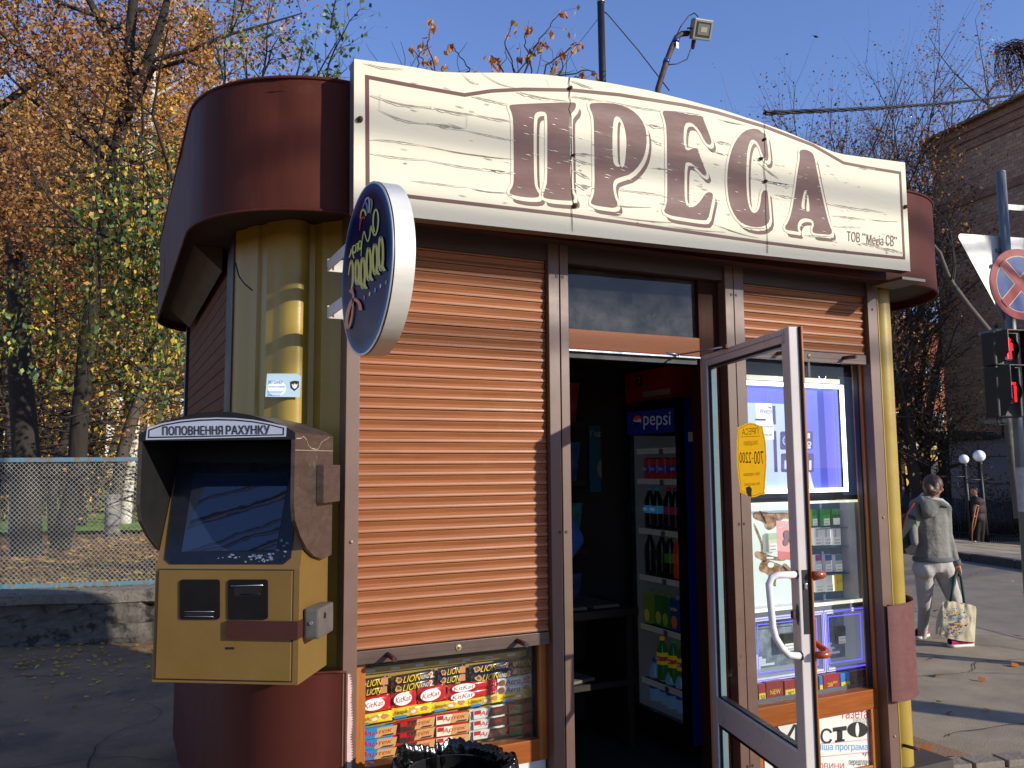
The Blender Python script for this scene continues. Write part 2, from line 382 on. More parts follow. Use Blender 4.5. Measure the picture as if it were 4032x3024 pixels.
# left side wall: brown trim and slatted shutter
def sidewall(b):
    b.box((.425,3.43,.1),(.47,3.62,2.6))
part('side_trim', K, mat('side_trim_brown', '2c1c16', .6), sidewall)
part('side_trim', K, BLACK, lambda b: b.box((.425,5.62,.1),(.47,5.70,2.6)))
def sideslats(b):
    z = .95; b.smooth = False
    while z < 2.58:
        for (a, c_) in (((.449, z+.0005), (.4425, z+.002)), ((.4425, z+.002), (.442, z+.057)), ((.442, z+.057), (.449, z+.0595))):
            b.quad((a[0],3.5,a[1]),(a[0],5.62,a[1]),(c_[0],5.62,c_[1]),(c_[0],3.5,c_[1]))
        z += .06
    b.box((.452,3.5,.1),(.46,5.62,2.6))
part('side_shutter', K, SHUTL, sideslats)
def backwalls(b):
    b.prism([(.46,5.62,.1),(.75,5.62,.1),(2.85,4.26,.1),(3.96,3.42,.1),(4.0,3.46,.1),(2.87,4.32,.1),(.76,5.68,.1),(.46,5.68,.1)],(0,0,2.5)); b.box((.475,3.5,.1),(.50,5.62,2.6))
    b.prism([(.47,3.5,2.56),(3.88,3.45,2.56),(2.85,4.26,2.56),(.75,5.62,2.56),(.47,5.62,2.56)],(0,0,.03)); b.quad((.49,3.52,.2),(.49,3.52,2.58),(.62,3.40,2.58),(.62,3.40,.2)); b.quad((.62,3.40,.2),(.62,3.40,2.58),(.82,3.36,2.58),(.82,3.36,.2))
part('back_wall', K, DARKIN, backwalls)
def yright(b):
    b.smooth = True
    pr = [(3.523,3.045),(3.530,3.02),(3.534,3.006),(3.545,3.01),(3.552,3.03)]
    b.sheet([(*p,.12) for p in pr], (0,0,2.44))
    b.sheet([(x, y, .12) for x, y in arc(3.62,3.09,.068,190,330,14)], (0,0,2.44))
    b.sheet([(x, y, .12) for x, y in arc(3.55,3.47,.40,282,360,14)], (0,0,2.44))
    b.sheet([(3.95,3.47,.12),(4.02,3.47,.12),(2.89,4.34,.12),(.76,5.70,.12)], (0,0,2.44), False)
part('yellow_corner_panel', K, YEL, yright)
# maroon skirt, round the left corner and back along the side
def skirt(b):
    b.smooth = True
    out = [(.415,5.6,.06),(.415,4.5,.06)]+[(x, y, .06) for x, y in arc(.80,3.40,.385,180,262,18)]+[(.787,2.996,.06)]
    b.sheet(out, (0,0,.878)); b.tube([(p[0],p[1],.938) for p in out], .005, 6)
part('base_skirt', K, SKIRT, skirt)
def flake(b):
    pts = []; zz = [.93,.88,.80,.70,.6,.5,.4,.3,.2,.12]
    L = [(.7935+random.uniform(-.001,.001), z) for z in zz]; R = []
    z = .935
    while z > .12:
        wv = .012+.010*abs(noise.noise(V3((0,0,z*7))))*2; wv = wv*min(1,(.95-z)*14+.15)
        R.append((.7935+wv+.004, z)); R.append((.7935+wv-.003+random.uniform(-.002,.002), z-.006)); z -= .009
    poly = [(x, z) for x, z in L][::-1]+R
    v, f = fill2d([poly]); b.add([(x, 2.9985, z) for x, z in v], f)
part('scraped_paint', K, mat('pink_primer', 'C6A6A2', .7, var=.12, vs=30), flake)
# right guard: curved maroon sheet standing off the corner
def guard(b):
    b.smooth = True
    o = [(3.47,2.985),(3.50,2.975)]+arc(3.52,3.32,.345,272,352,16)+[(3.865,3.5)]
    z0, z1 = .505, .965
    b.sheet([(x, y, z0) for x, y in o], (0,0,z1-z0))
    i_ = [(3.47,2.989),(3.50,2.979)]+arc(3.52,3.32,.341,272,352,16)+[(3.861,3.5)]
    b.sheet([(x, y, z0) for x, y in i_], (0,0,z1-z0))
    b.tube([(x, y, z1) for x, y in o], .003, 5); b.tube([(x, y, z0) for x, y in o], .003, 5)
part('corner_guard', K, mat('maroon_guard', '613531', .62, var=.2, vs=26, bump=.0012, bs=45, specks=('3a1c1a', 30, .03)), guard)
part('corner_pin', K, RUST, lambda b: b.cyl((3.585,3.03,.275),(3.60,2.955,.275),.008,10))
# ---- front posts
for (x0, x1) in ((.775,.826),(1.617,1.6665),(1.6715,1.7105),(2.541,2.5885),(2.5925,2.650),(3.458,3.523)):
    def pst(b, x0=x0, x1=x1):
        b.box((x0, F, .1), (x1, F+.09, 2.6), .002)
    po = part('post', K, BROWN, pst)
    def scr(b, z, x0=x0, x1=x1):
        sx = x1-.012 if x1 in (1.6665, 2.5885) else (x0+.012 if x0 in (1.6715, 2.5925) else (x0+x1)/2)
        if 1:
            if x0 in (.775, 3.458):
                b.use(mat('rivet', '9a8078', .4)); b.lathe([(.0001,.006),(.005,.005),(.0065,.001),(.0065,0)], (sx, F-.0005, z), (0,-1,0), 12)
            else:
                b.use(BLACK); b.lathe([(.0001,.0006),(.0055,.0006)], (sx, F-.001, z), (0,-1,0), 12); b.use(RUST); b.lathe([(.0055,.0012),(.0065,.0006),(.0068,0)], (sx, F-.001, z), (0,-1,0), 12)
    each('screw', po, BLACK, scr, ((2.44,), (1.39,), (.34,)))
def header(b): b.box((.80,F+.012,2.505),(3.53,F+.10,2.60)); b.box((.80,2.93,2.575),(3.53,F+.02,2.602))
part('header_beam', K, mat('header_brown', '3c2a24', .6), header)
# ---- roller shutters
PITCH = .0415
def slats(b, x0, x1, z0, z1):
    prof = [(0,0),(.0078,.03),(.0074,.10),(.0014,.42),(.0012,.47),(.0086,.70),(.0098,.84),(.0096,.93),(.0075,.965),(.0,.985)]
    z = z0; b.smooth = False; prof0 = prof
    while z < z1:
        jy = random.uniform(-.0008,.0008); jt = random.uniform(-.0007,.0007); prof = [(p_[0]+jy+jt*p_[1] if 0 < q_ < 8 else p_[0], p_[1]) for q_, p_ in enumerate(prof0)]
        for i in range(len(prof)-1):
            a, c_ = prof[i], prof[i+1]
            za = z+PITCH*(1-a[1]); zc = z+PITCH*(1-c_[1]); ya = 3.034-a[0]; yc = 3.034-c_[0]
            b.add([(x0,ya,za),(x1,ya,za),(x1,yc,zc),(x0,yc,zc)], [(0,1,2,3)], 0 < i < 8 and i != 4)
        b.add([(x0,3.034-p[0],z+PITCH*(1-p[1])) for p in prof], [tuple(range(len(prof)))])
        b.add([(x1,3.034-p[0],z+PITCH*(1-p[1])) for p in prof], [tuple(range(len(prof)))])
        z += PITCH
    b.use(BLACK); b.box((x0,3.036,z0),(x1,3.042,z1))
def shutter(x0, x1, z0, hx):
    s = part('roller_shutter', K, SHUT, lambda b: slats(b, x0, x1, z0+.049, 2.53))
    bb = MB(); bb.use(BROWND if x0 < 2 else BROWN); bb.box((x0-.001, 3.018, z0), (x1+.001, 3.046, z0+.047), .0015); bb.box((x0, 3.016, z0+.018), (x1, 3.019, z0+.020))
    bar = bb.build('bottom_bar', s)
    for x in hx:
        h = MB(); h.use(RUST); h.tube([(x,3.018,z0+.026),(x+.004,2.940,z0+.024)], .0095, 14); h.use(BLACK); h.lathe([(.0001,.0),(.007,.0)], (x+.0042,2.9395,z0+.024), (.06,-1,-.02), 12)
        h.build('handle', s)
    l = MB(); l.use(mat('lock_metal', '8f8560', .4, metal=.3)); l.lathe([(.0001,.004),(.011,.004),(.013,.002),(.0135,0)], (PY(990,1404,3.018).x if x0<2 else PY(1748,768,3.018).x, 3.018, z0+.024), (0,-1,0), 18)
    l.use(BLACK); c0 = (PY(990,1404,3.018).x if x0<2 else PY(1748,768,3.018).x); l.box((c0-.0012,3.012,z0+.020),(c0+.0012,3.0138,z0+.028)); l.box((c0-.004,3.012,z0+.0232),(c0+.004,3.0138,z0+.0252)); l.build('lock', s)
shutter(.828, 1.612, .952, (PY(848,1410,2.96).x, PY(1124,1380,2.99).x))
shutter(2.652, 3.452, 2.156, (PY(1842,768,2.96).x, 2.86))
# ---- windows
def frame_win(name, x0, x1, z0, z1, sl, sr, rb, y0=3.055, y1=3.115):
    w_ = MB(); w_.use(WOOD); w_.box((x0,y0,z0),(x0+sl,y1,z1),.003); w_.box((x1-sr,y0,z0),(x1,y1,z1),.003)
    w_.use(WOODH); w_.box((x0+sl,y0-.002,z0),(x1-sr,y1,z0+rb),.003); w_.box((x0+sl,y0,z1-.05),(x1-sr,y1,z1))
    w_.use(BLACK); w_.box((x0+sl,3.075,z0+rb),(x0+sl+.005,3.10,z1-.05)); w_.box((x1-sr-.007,3.075,z0+rb),(x1-sr,3.10,z1-.05))
    o = w_.build('window', K)
    g = MB(); g.use(GLASS); g.quad((x0+sl,3.088,z0+rb),(x1-sr,3.088,z0+rb),(x1-sr,3.088,z1-.05),(x0+sl,3.088,z1-.05)); g.build('pane', o)
    return o
zt1 = PY(1165,1596,3.055).z; zb1 = PY(1165,1643,3.055).z
W1 = frame_win('w1', .826, 1.617, zb1, 2.5, PY(790,1480,3.055).x-.826, 1.617-PY(1165,1500,3.055).x, zt1-zb1)
part('lower_panel', K, mat('white_panel', 'C8C8C4', .5, var=.05, specks=('8a8a88', 9, .03)), lambda b: (b.box((.83,3.06,.14),(1.61,3.10,zb1-.001)),))
zt2 = PY(1772,1508,3.055).z; zb2 = PY(1772,1552,3.055).z
W2 = frame_win('w2', 2.650, 3.458, zb2, 2.5, .030, 3.458-PY(1884,1300,3.055).x, zt2-zb2)
part('lower_frame', K, WOOD, lambda b: (b.box((3.405,3.056,.14),(3.456,3.114,zb2-.001),.003), b.box((2.652,3.056,.14),(2.68,3.114,zb2-.001),.003), b.box((2.68,3.058,.14),(3.405,3.112,.20),.003), b.box((2.68,3.08,.2),(3.405,3.10,zb2-.002))))
# door frame and transom
zh = 2.143; XJ = PY(1505,650,3.06).x
tz0 = PY(1300,716,3.06).z; tz1 = PY(1240,578,3.06).z
def dframe(b):
    b.box((XJ,3.05,.16),(2.541,3.12,2.51),.003); b.box((1.711,3.05,.16),(1.722,3.12,2.51))
part('door_jamb', K, WOODD, dframe)
def lintel(b):
    b.box((1.722,3.045,zh+.004),(XJ-.001,3.12,tz0),.004); b.use(WOODD); b.box((1.722,3.05,tz1),(XJ-.001,3.12,2.51))
    b.use(SILVER); b.box((1.722,3.043,zh-.004),(XJ-.002,3.06,zh+.003)); b.use(BLACK); b.box((1.722,3.062,zh-.03),(XJ-.002,3.12,zh+.003))
part('door_lintel', K, WOODH, lintel)
part('transom_window', K, GLASST, lambda b: b.quad((1.722,3.075,tz0),(XJ,3.075,tz0),(XJ,3.075,tz1),(1.722,3.075,tz1)))
part('floor', K, FLOORIN, lambda b: (b.prism([(.5,3.0,.1),(3.90,3.0,.1),(3.90,3.44,.1),(2.85,4.25,.1),(.75,5.6,.1),(.5,5.6,.1)],(0,0,.07)),))
# ---- the open door
DH = V3((2.366,2.965,0)); _q = PZ(1703,704,2.140); DF = V3((_q.x,_q.y,0)); DU = (DF-DH).normalized(); DN = V3((DU.y, -DU.x, 0))
if DN.x > 0: DN = -DN
DWID = (DF-DH).length; TH = .036
def PDr(x, y): return PN(x, y, DF, DN)
def dl(p): return (V3(p)-DH).dot(DU)
def dpt(s, z, n=0.): return V3((DH.x, DH.y, 0))+DU*s+DN*n+V3((0,0,z))
sL = dl(PDr(1532,1000)); sR = dl(PDr(1694,900))
zG1 = PDr(1625,761).z; zm1 = PDr(1660,1584).z; zm0 = PDr(1564,1573).z; ztop = 2.138
door = thing('door', None, None, DH+V3((0,0,.17))); door.parent = K; door.location = DH+V3((0,0,.17))-wloc(K)
def dbox(b, s0, s1, z0, z1, n0=-TH, n1=0., bev=.003):
    c_ = dpt((s0+s1)/2, (z0+z1)/2, (n0+n1)/2); b.obox(c_, DU, DN, (0,0,1), s1-s0, n1-n0, z1-z0, bev)
def dfr(b):
    dbox(b, 0, sL, .19, ztop); dbox(b, sR, DWID, .19, ztop); dbox(b, sL, sR, zG1, ztop-.0005, -TH+.001, -.001); dbox(b, sL, sR, zm0, zm1, -TH+.001, -.001); dbox(b, sL, sR, .19, .30, -TH+.001,-.001)
    # raised seam near the top rail and stiles
    b.use(mat('door_seam', '5d5356', .5)); dbox(b, .03, DWID-.03, ztop-.024, ztop-.0225, -.001, .0006, 0)
    for (s0, s1, z0, z1) in ((sL,sR,zm1,zG1),(sL,sR,.30,zm0)):
        b.use(ALUW); dbox(b, s0, s0+.010, z0, z1, -.02, .0025, .001); dbox(b, s0, s1, z0, z0+.010, -.02, .0025, .001)
        b.use(BLACK); dbox(b, s0+.010, s0+.017, z0+.01, z1, -.03, -.004, 0); dbox(b, s0+.01, s1, z0+.010, z0+.017, -.03, -.004, 0); dbox(b, s0, s1, z1-.012, z1, -.03, -.003, 0)
        b.use(mat('glass_edge', '6f8a90', .3)); dbox(b, s0+.017, s0+.026, z0+.017, z1-.012, -.034, -.012, 0)
dfm = part('door_frame', door, ALU, dfr)
# the outer skin of the leaf: dark rebate and wood coloured lip
def dskin(b):
    b.use(BLACK); dbox(b, DWID-.004, DWID+.003, .19, ztop, -TH-.006, -TH, .001)
    b.use(WOOD); dbox(b, DWID-.01, DWID+.010, .19, ztop+.002, -TH-.012, -TH-.006, .001); dbox(b, 0, DWID-.01, .19, .30, -TH-.011, -TH-.001, 0); dbox(b, 0, sL, .3, ztop, -TH-.011, -TH-.001, 0); dbox(b, sR, DWID-.01, .3, ztop, -TH-.011, -TH-.001, 0); dbox(b, sL, sR, zG1, ztop, -TH-.011, -TH-.001, 0); dbox(b, sL, sR, zm0, zm1, -TH-.011, -TH-.001, 0)
part('outer_skin', door, WOOD, dskin)
def dgl(b):
    for z0, z1 in ((zm1,zG1),(.30,zm0)): b.quad(dpt(sL,z0,-.024),dpt(sR,z0,-.024),dpt(sR,z1,-.024),dpt(sL,z1,-.024))
part('door_pane', door, GLASSD, dgl)
def hnd(b):
    for k, (px, py) in enumerate(((1722,1241),(1732,1417))):
        m_ = PDr(px, py); b.use(BLACK); b.lathe([(.0145,.004),(.0145,0),(.0001,.0045)], m_, DN, 16)
    b.use(WHITEP)
    a = PDr(1722,1241); c_ = PDr(1732,1417); o = .105
    pts = [a+DN*.0, a+DN*(o-.035), a+DN*(o-.012)+V3((0,0,-.006)), a+DN*o+V3((0,0,-.03))]
    e = [c_+DN*(o-.004)+V3((0,0,.10)), c_+DN*(o-.012)+V3((0,0,.065)), c_+DN*(o-.035)+V3((0,0,.028)), c_+DN*.045+V3((0,0,.004)), c_]
    b.tube(pts+[pts[-1].lerp(e[0], t) for t in (.3,.6)]+e, .0118, 14)
part('handle', door, WHITEP, hnd)
def hnd2(b):
    a, c_ = [PDr(px, py)-DN*(TH+.010)+DU*.020 for px, py in ((1722,1241),(1732,1414))]
    g = -DN*.034-DU*.090
    b.tube([a, a-DN*.030, a-DN*.042-DU*.008, a-DN*.047-DU*.025-V3((0,0,.006)), a+g-V3((0,0,.03)), c_+g+V3((0,0,.03)), c_-DN*.047-DU*.025+V3((0,0,.006)), c_-DN*.042-DU*.008, c_-DN*.030, c_], .0125, 12)
part('handle', door, mat('orange_brown_plastic', 'A0441C', .3, var=.05, coat=.5), hnd2)
def lockp(b):
    zc = PDr(1741,1300).z; b.use(mat('lock_plate', '1c1817', .5, var=.3)); dbox(b, DWID, DWID+.0015, zc-.115, zc+.10, -.034, -.012, 0)
    b.use(SILVER); dbox(b, DWID+.001, DWID+.006, zc+.035, zc+.055, -.028, -.018, .002)
    z2 = PDr(1728,1329).z; s2 = DWID-.016; b.use(SILVER); b.add([dpt(s2+.011*math.cos(t*math.pi/8), z2+.036*math.sin(t*math.pi/8), .0015) for t in range(16)], [tuple(range(16))])
    b.use(RUST); dbox(b, s2-.014, s2+.006, z2-.014, z2+.012, .001, .020, .002)
    b.use(BLACK); dbox(b, s2-.002,s2+.002, z2+.022, z2+.026, .001,.0022,0); dbox(b, s2-.002,s2+.002, z2-.026, z2-.022, .001,.0022,0)
part('lock', door, BLACK, lockp)
def closer(b, k):
    a = PY(1466,766,3.03); c_ = PDr(1567,750)+DN*.012; s_ = dl(c_); s3 = dl(PDr(1693,726))
    if k == 0: b.use(SILVER); b.tube([PY(1436,762,3.05), a], .005, 8); b.tube([a, c_], .0038, 8); b.lathe([(.0001,.01),(.006,.008),(.006,-.008)], a, (0,0,1), 10); b.use(RUST); dbox(b, s_-.014, s_+.03, c_.z-.008, c_.z+.008, 0, .012, .002)
    else: b.use(SILVER); dbox(b, s3-.006, s3+.003, 2.085, 2.125, 0, .006, .001)
part('closer_arm', door, SILVER, lambda b: closer(b, 0)); part('corner_clip', door, SILVER, lambda b: closer(b, 1))
# ================================================================ name board over the front
YS = 2.77
sp = P3(YS)
topo = [(765,127),(850,138),(905,147),(945,155),(1000,157),(1080,157),(1165,160),(1230,167),(1310,178),(1400,195),(1480,215),(1560,237),(1640,263),(1700,285),(1760,311),(1800,328),(1825,334),(1870,340),(1955,351)]
SO = [sp(*p) for p in topo]; SB = [sp(765,456), sp(1966,586)]
SIGN = thing('sign', 'long cream signboard with an arched top and big brown letters above the kiosk front', 'sign', (2.1, YS, 2.6))
out2 = [(p.x, p.z) for p in SO]+[(SB[1].x+.002, SB[1].z), (SB[0].x-.002, SB[0].z)]
def board(b):
    v, f = fill2d([out2]); b.add([(x, YS, z) for x, z in v], f)
    b.use(VEDGE); n = len(out2)
    for i in range(n): a = out2[i]; c_ = out2[(i+1) % n]; b.quad((a[0],YS,a[1]),(c_[0],YS,c_[1]),(c_[0],YS+.055,c_[1]),(a[0],YS+.055,a[1]))
    b.add([(x, YS+.055, z) for x, z in v], f)
part('board', SIGN, VINYL, board)
def pl2(px, py): p = sp(px, py); return (p.x, p.z)
def shape(b, outs, y, m):
    """outs: list of [outer, hole, ...] in world x,z"""
    b.use(m)
    for o in outs: v, f = fill2d(o); b.add([(x, YS-y, z) for x, z in v], f)
def R2(x, y): return pl2((1300+x/1.58)*.54861, (y/1.58)*.54861)
def R3(x, y): return pl2((2632+x/1.58)*.54861, (y/1.58)*.54861)
def border(b):
    O = [R2(218,465),R2(500,520),R2(835,580),R2(1000,555),R2(1200,545),R2(1500,550),R2(1800,580),R2(2212,650),R3(0,625),R3(300,690),R3(600,780),R3(900,895),R3(1090,1000),R3(1250,1030),R3(1446,1068),R3(1472,1612),R3(1000,1568),R3(0,1420),R2(2212,1435),R2(1500,1350),R2(460,1225),R2(222,1199)]
    O = [R2(218,465),R2(500,520),R2(835,580),R2(1000,555),R2(1200,545),R2(1500,550),R2(1800,580),R2(2080,625)]+[R3(100,645),R3(300,690),R3(600,780),R3(900,895),R3(1090,1005),R3(1250,1036),R3(1446,1068),R3(1472,1615),R3(1000,1567),R3(600,1518)]+[R2(1500,1350),R2(460,1230),R2(222,1199)]
    I = offset_poly(O, -.0135); shape(b, [[O, I]], .0016, VBROWN)
part('border_line', SIGN, VBROWN, border)
def smooth_close(pts, it=2):
    for _ in range(it):
        q = []
        for i in range(len(pts)):
            a = pts[i]; c_ = pts[(i+1) % len(pts)]; q += [(a[0]*.75+c_[0]*.25, a[1]*.75+c_[1]*.25), (a[0]*.25+c_[0]*.75, a[1]*.25+c_[1]*.75)]
        pts = q
    return pts
def ltr(b, T, outer, holes, edge=.012, dx=.020, dz=-.026, sm=1):
    o = smooth_close([T(*p) for p in outer], sm); hs = [smooth_close([T(*p) for p in h], 2) for h in holes]
    # drop shadow edge, cream gap, letter, counters: as printed, each a hair in front of the last
    sh = [(x+dx, z+dz) for x, z in offset_poly(o, .004)]; shape(b, [[sh]], .0012, VBROWN)
    shape(b, [[offset_poly(o, edge)]], .0016, VINYL); sh2 = [(x+dx*.45, z+dz*.45) for x, z in offset_poly(o, .004)]; shape(b, [[sh2]], .0018, VINYL)
    shape(b, [[o]+hs], .0022, VBROWN)
    for h in holes:
        H = smooth_close([T(*p) for p in h], 2); cxm = sum(p[0] for p in H)/len(H); czm = sum(p[1] for p in H)/len(H)
        # counters show cream with a brown inner line
        shape(b, [[H]], .0020, VINYL)
        Hi = [(cxm+(x-cxm)*.45+.006, czm+(z-czm)*.86-.006) for x, z in H]; Hj = [(x+.010, z-.008) for x, z in Hi]
        shape(b, [[Hi]], .0024, VBROWN); shape(b, [[Hj]], .0027, VINYL)
def letters():
    L = []
    # П
    L.append((R2, [(1112,655),(1150,650),(1300,643),(1490,638),(1530,640),(1525,680),(1500,705),(1488,730),(1492,950),(1496,1170),(1505,1200),(1520,1225),(1515,1250),(1440,1248),(1345,1238),(1322,1225),(1330,1195),(1340,1165),(1350,1130),(1350,900),(1350,730),(1340,700),(1312,694),(1280,700),(1266,730),(1264,900),(1268,1130),(1280,1180),(1305,1215),(1285,1232),(1200,1228),(1125,1212),(1112,1195),(1135,1160),(1142,1120),(1140,900),(1138,750),(1128,700),(1118,680)], []))
    # Р
    L.append((R2, [(1612,645),(1660,640),(1740,642),(1830,660),(1905,705),(1955,775),(1970,860),(1960,950),(1930,1020),(1870,1085),(1800,1105),(1765,1120),(1757,1160),(1768,1225),(1790,1270),(1775,1296),(1700,1288),(1640,1278),(1617,1262),(1635,1225),(1645,1180),(1642,950),(1640,760),(1632,710),(1615,675)],
              [[(1760,745),(1780,720),(1810,740),(1832,800),(1843,880),(1838,960),(1820,1020),(1795,1042),(1768,1030),(1756,990),(1754,860)]]))
    # Е (left half seen in the second picture, right half in the third)
    e1 = [R2(2062,690),R2(2110,690),R3(110,700),R3(210,720),R3(222,760),R3(262,860),R3(268,895),R3(250,905),R3(225,880),R3(190,810),R3(150,768),R3(118,762),R3(100,775),R3(92,830),R3(94,900),R3(110,940),R3(150,925),R3(180,925),R3(190,960),R3(225,1050),R3(238,1085),R3(222,1098),R3(190,1065),R3(150,1020),R3(118,1008),R3(100,1020),R3(98,1150),R3(100,1250),R3(118,1290),R3(160,1288),R3(200,1250),R3(230,1200),R3(262,1195),R3(278,1215),R3(262,1290),R3(245,1370),R3(200,1372),R3(60,1350),R2(2110,1340),R2(2072,1318),R2(2088,1285),R2(2097,1240),R2(2095,1000),R2(2092,800),R2(2080,740)]
    L.append((lambda *a: a, e1, []))
    # С
    L.append((R3, [(585,830),(560,805),(520,800),(470,815),(420,870),(385,950),(366,1050),(364,1160),(378,1270),(415,1350),(460,1395),(530,1415),(590,1412),(630,1380),(625,1300),(618,1220),(612,1180),(580,1190),(572,1260),(560,1310),(530,1330),(505,1305),(488,1240),(482,1120),(484,1000),(492,920),(510,870),(535,870),(560,900),(580,950),(592,990),(608,1005),(622,990),(618,930),(610,870),(604,832)], []))
    # А
    L.append((R3, [(812,935),(850,930),(885,945),(905,970),(925,1080),(950,1200),(980,1330),(1000,1400),(1018,1440),(1008,1462),(960,1458),(900,1452),(892,1430),(905,1400),(895,1370),(860,1358),(825,1362),(805,1385),(800,1425),(812,1445),(780,1438),(730,1432),(722,1412),(745,1380),(765,1320),(785,1200),(805,1050),(818,980)],
              [[(848,1172),(862,1215),(872,1300),(850,1303),(822,1298),(832,1230)]]))
    for k, (T, o, h) in enumerate(L):
        b = MB(); ltr(b, T, o, h); b.build('letter', SIGN)
letters()
def smallprint(b):
    a = V3((0,YS-.0018,0))
    for t, x0, x1, y0, y1 in (('ТОВ',1110,1190,1437,1500),('“',1206,1226,1446,1465),('Меgіа',1232,1336,1455,1533),('СВ',1352,1400,1460,1528),('”',1402,1420,1472,1490)):
        p = R3(x0, y1); q = R3(x1, y1+(x1-x0)*.12); r = R3(x0, y0)
        text(b, t, (p[0],YS-.0018,p[1]), (q[0]-p[0],0,q[1]-p[1]), (r[0]-p[0],0,r[1]-p[1]), bold=.03)
part('small_print', SIGN, VBROWN, smallprint)
# tears in the vinyl: long, slightly curved, following the ripples
def tears(b):
    b.use(CRACK)
    def tear(p0, p1, wd, sag=0, y=.0032):
        n = 14; a = V3((*p0,0)); c_ = V3((*p1,0)); up = []; dn = []
        for i in range(n+1):
            t = i/n; p = a.lerp(c_, t); s_ = math.sin(t*math.pi)
            x = p.x; z = p.y-sag*s_+.0015*noise.noise(V3((x*14,p0[1]*30,2)))
            w_ = wd*s_*(.4+.8*abs(noise.noise(V3((x*22, z*9, 5)))*2))+.0006
            up.append((x, z+w_*.3)); dn.append((x, z-w_*.7))
        b.use(CRACK); b.add([(x, YS-y, z) for x, z in up+dn], [(i, i+1, n+2+i, n+1+i) for i in range(n)])
        if wd > .004: b.use(mat('torn_edge', 'F2EEE2', .6, spec=.2)); b.add([(x, YS-y-.0004, z-.0004) for x, z in dn]+[(x, YS-y-.0004, z-wd*.28*abs(noise.noise(V3((x*40,z*9,1))))*2-.0012) for x, z in dn], [(i, i+1, n+2+i, n+1+i) for i in range(n)])
    T = [(R2,245,592,640,668,.010,.012),(R2,620,668,900,715,.012,.004),(R2,900,715,1135,755,.010,.002),(R2,300,682,620,770,.006,.014),(R2,580,765,840,810,.013,-.003),(R2,840,810,1150,875,.006,.002),(R2,245,868,560,905,.006,-.004),(R2,540,900,1140,992,.005,.006),(R2,245,952,600,995,.006,.004),(R2,600,995,1140,1075,.007,.006),(R2,920,1046,1150,1078,.010,.001),(R2,500,1120,860,1165,.006,.002),(R2,860,1168,1110,1200,.005,.006),(R2,1160,572,1480,630,.014,.006),(R2,1500,600,1700,630,.010,0),(R2,1700,625,2060,690,.008,.003),(R2,880,597,1110,652,.010,.002),(R2,205,392,460,430,.006,.006),(R2,820,455,930,522,.006,.012),(R2,940,455,1150,545,.005,.012),(R2,1500,960,1640,968,.012,-.003),(R2,1500,1060,1620,1115,.012,-.004),(R2,1520,1140,1630,1165,.022,.004),(R2,1500,980,1640,1025,.008,.003),(R2,1800,1180,2080,1215,.008,0),(R2,1960,770,2090,800,.010,0),(R2,1990,860,2070,900,.008,.003),(R2,1740,1340,2200,1385,.004,.008),(R2,1700,1270,2000,1290,.004,.004),(R2,1990,1045,2200,1055,.004,.002),(R2,1340,480,1370,560,.004,0),(R2,1500,500,1640,550,.008,.004),
         (R3,510,1105,790,1155,.010,.003),(R3,640,1135,780,1158,.012,.001),(R3,530,990,600,985,.018,0),(R3,560,1010,690,1110,.008,.006),(R3,660,1210,790,1235,.008,0),(R3,980,1262,1340,1320,.010,.004),(R3,1020,1340,1230,1366,.008,0),(R3,1240,1365,1440,1380,.004,.003),(R3,1020,1405,1200,1415,.006,.002),(R3,1200,1510,1330,1540,.012,0),(R3,1300,1540,1460,1575,.014,-.004),(R3,450,1410,620,1420,.014,.004),(R3,270,1390,560,1480,.005,.006),(R3,850,1462,1010,1470,.010,.002),(R3,300,740,480,780,.004,.002),(R3,60,905,200,930,.004,0),(R3,240,930,380,965,.004,.004),(R3,300,880,390,900,.012,-.002),(R3,40,690,210,715,.008,.002),(R3,1180,1045,1280,1052,.006,0),(R3,0,1405,360,1445,.004,.005)]
    for T_, x0, y0, x1, y1, wd, sg in T: tear(T_(x0,y0), T_(x1,y1), wd*.75, sg)
    for k in range(90):
        x = random.uniform(.9,3.4); z = random.uniform(2.62,3.05); l = random.uniform(.012,.04)
        tear((x,z),(x+l,z-l*.1),.0022,0,.0035)
    b.use(mat('torn_edge', 'F2EEE2', .6, spec=.2))
    for k in range(150):
        x = random.uniform(1.30,3.10); z = random.uniform(2.66,3.02); l = random.uniform(.012,.05); w_ = random.uniform(.0005,.0014)
        b.add([(x,YS-.0042,z),(x+l*.5,YS-.0042,z+w_),(x+l,YS-.0042,z-l*.08),(x+l*.5,YS-.0042,z-w_)], [(0,1,2,3)])
    b.use(mat('seam_dark', '3a362e', .8, var=.4, vs=30))
    def vt(T_, pts, wd):
        P = [T_(*p) for p in pts]; n = len(P)
        L = [(x-wd*(.3+random.random()*.6), z) for x, z in P]; R = [(x+wd*(.3+random.random()*.6), z) for x, z in P]
        b.add([(x, YS-.0038, z) for x, z in L+R], [(i, i+1, n+1+i, n+i) for i in range(n-1)])
    vt(R2, [(1490,480),(1484,520),(1490,560),(1486,600),(1494,640),(1482,680),(1496,720),(1498,800),(1497,870),(1500,950),(1496,1000),(1502,1050),(1498,1120),(1502,1200),(1510,1270),(1500,1300),(1504,1380),(1506,1440)], .003)
    vt(R3, [(600,725),(596,800),(594,870),(600,960),(590,1040),(600,1120),(606,1160),(602,1260),(606,1400),(612,1470),(614,1520),(613,1575)], .0025)
    vt(R2, [(840,700),(850,740),(845,800)], .0006); vt(R2, [(308,590),(306,680)], .0006)
part('tears', SIGN, CRACK, tears)
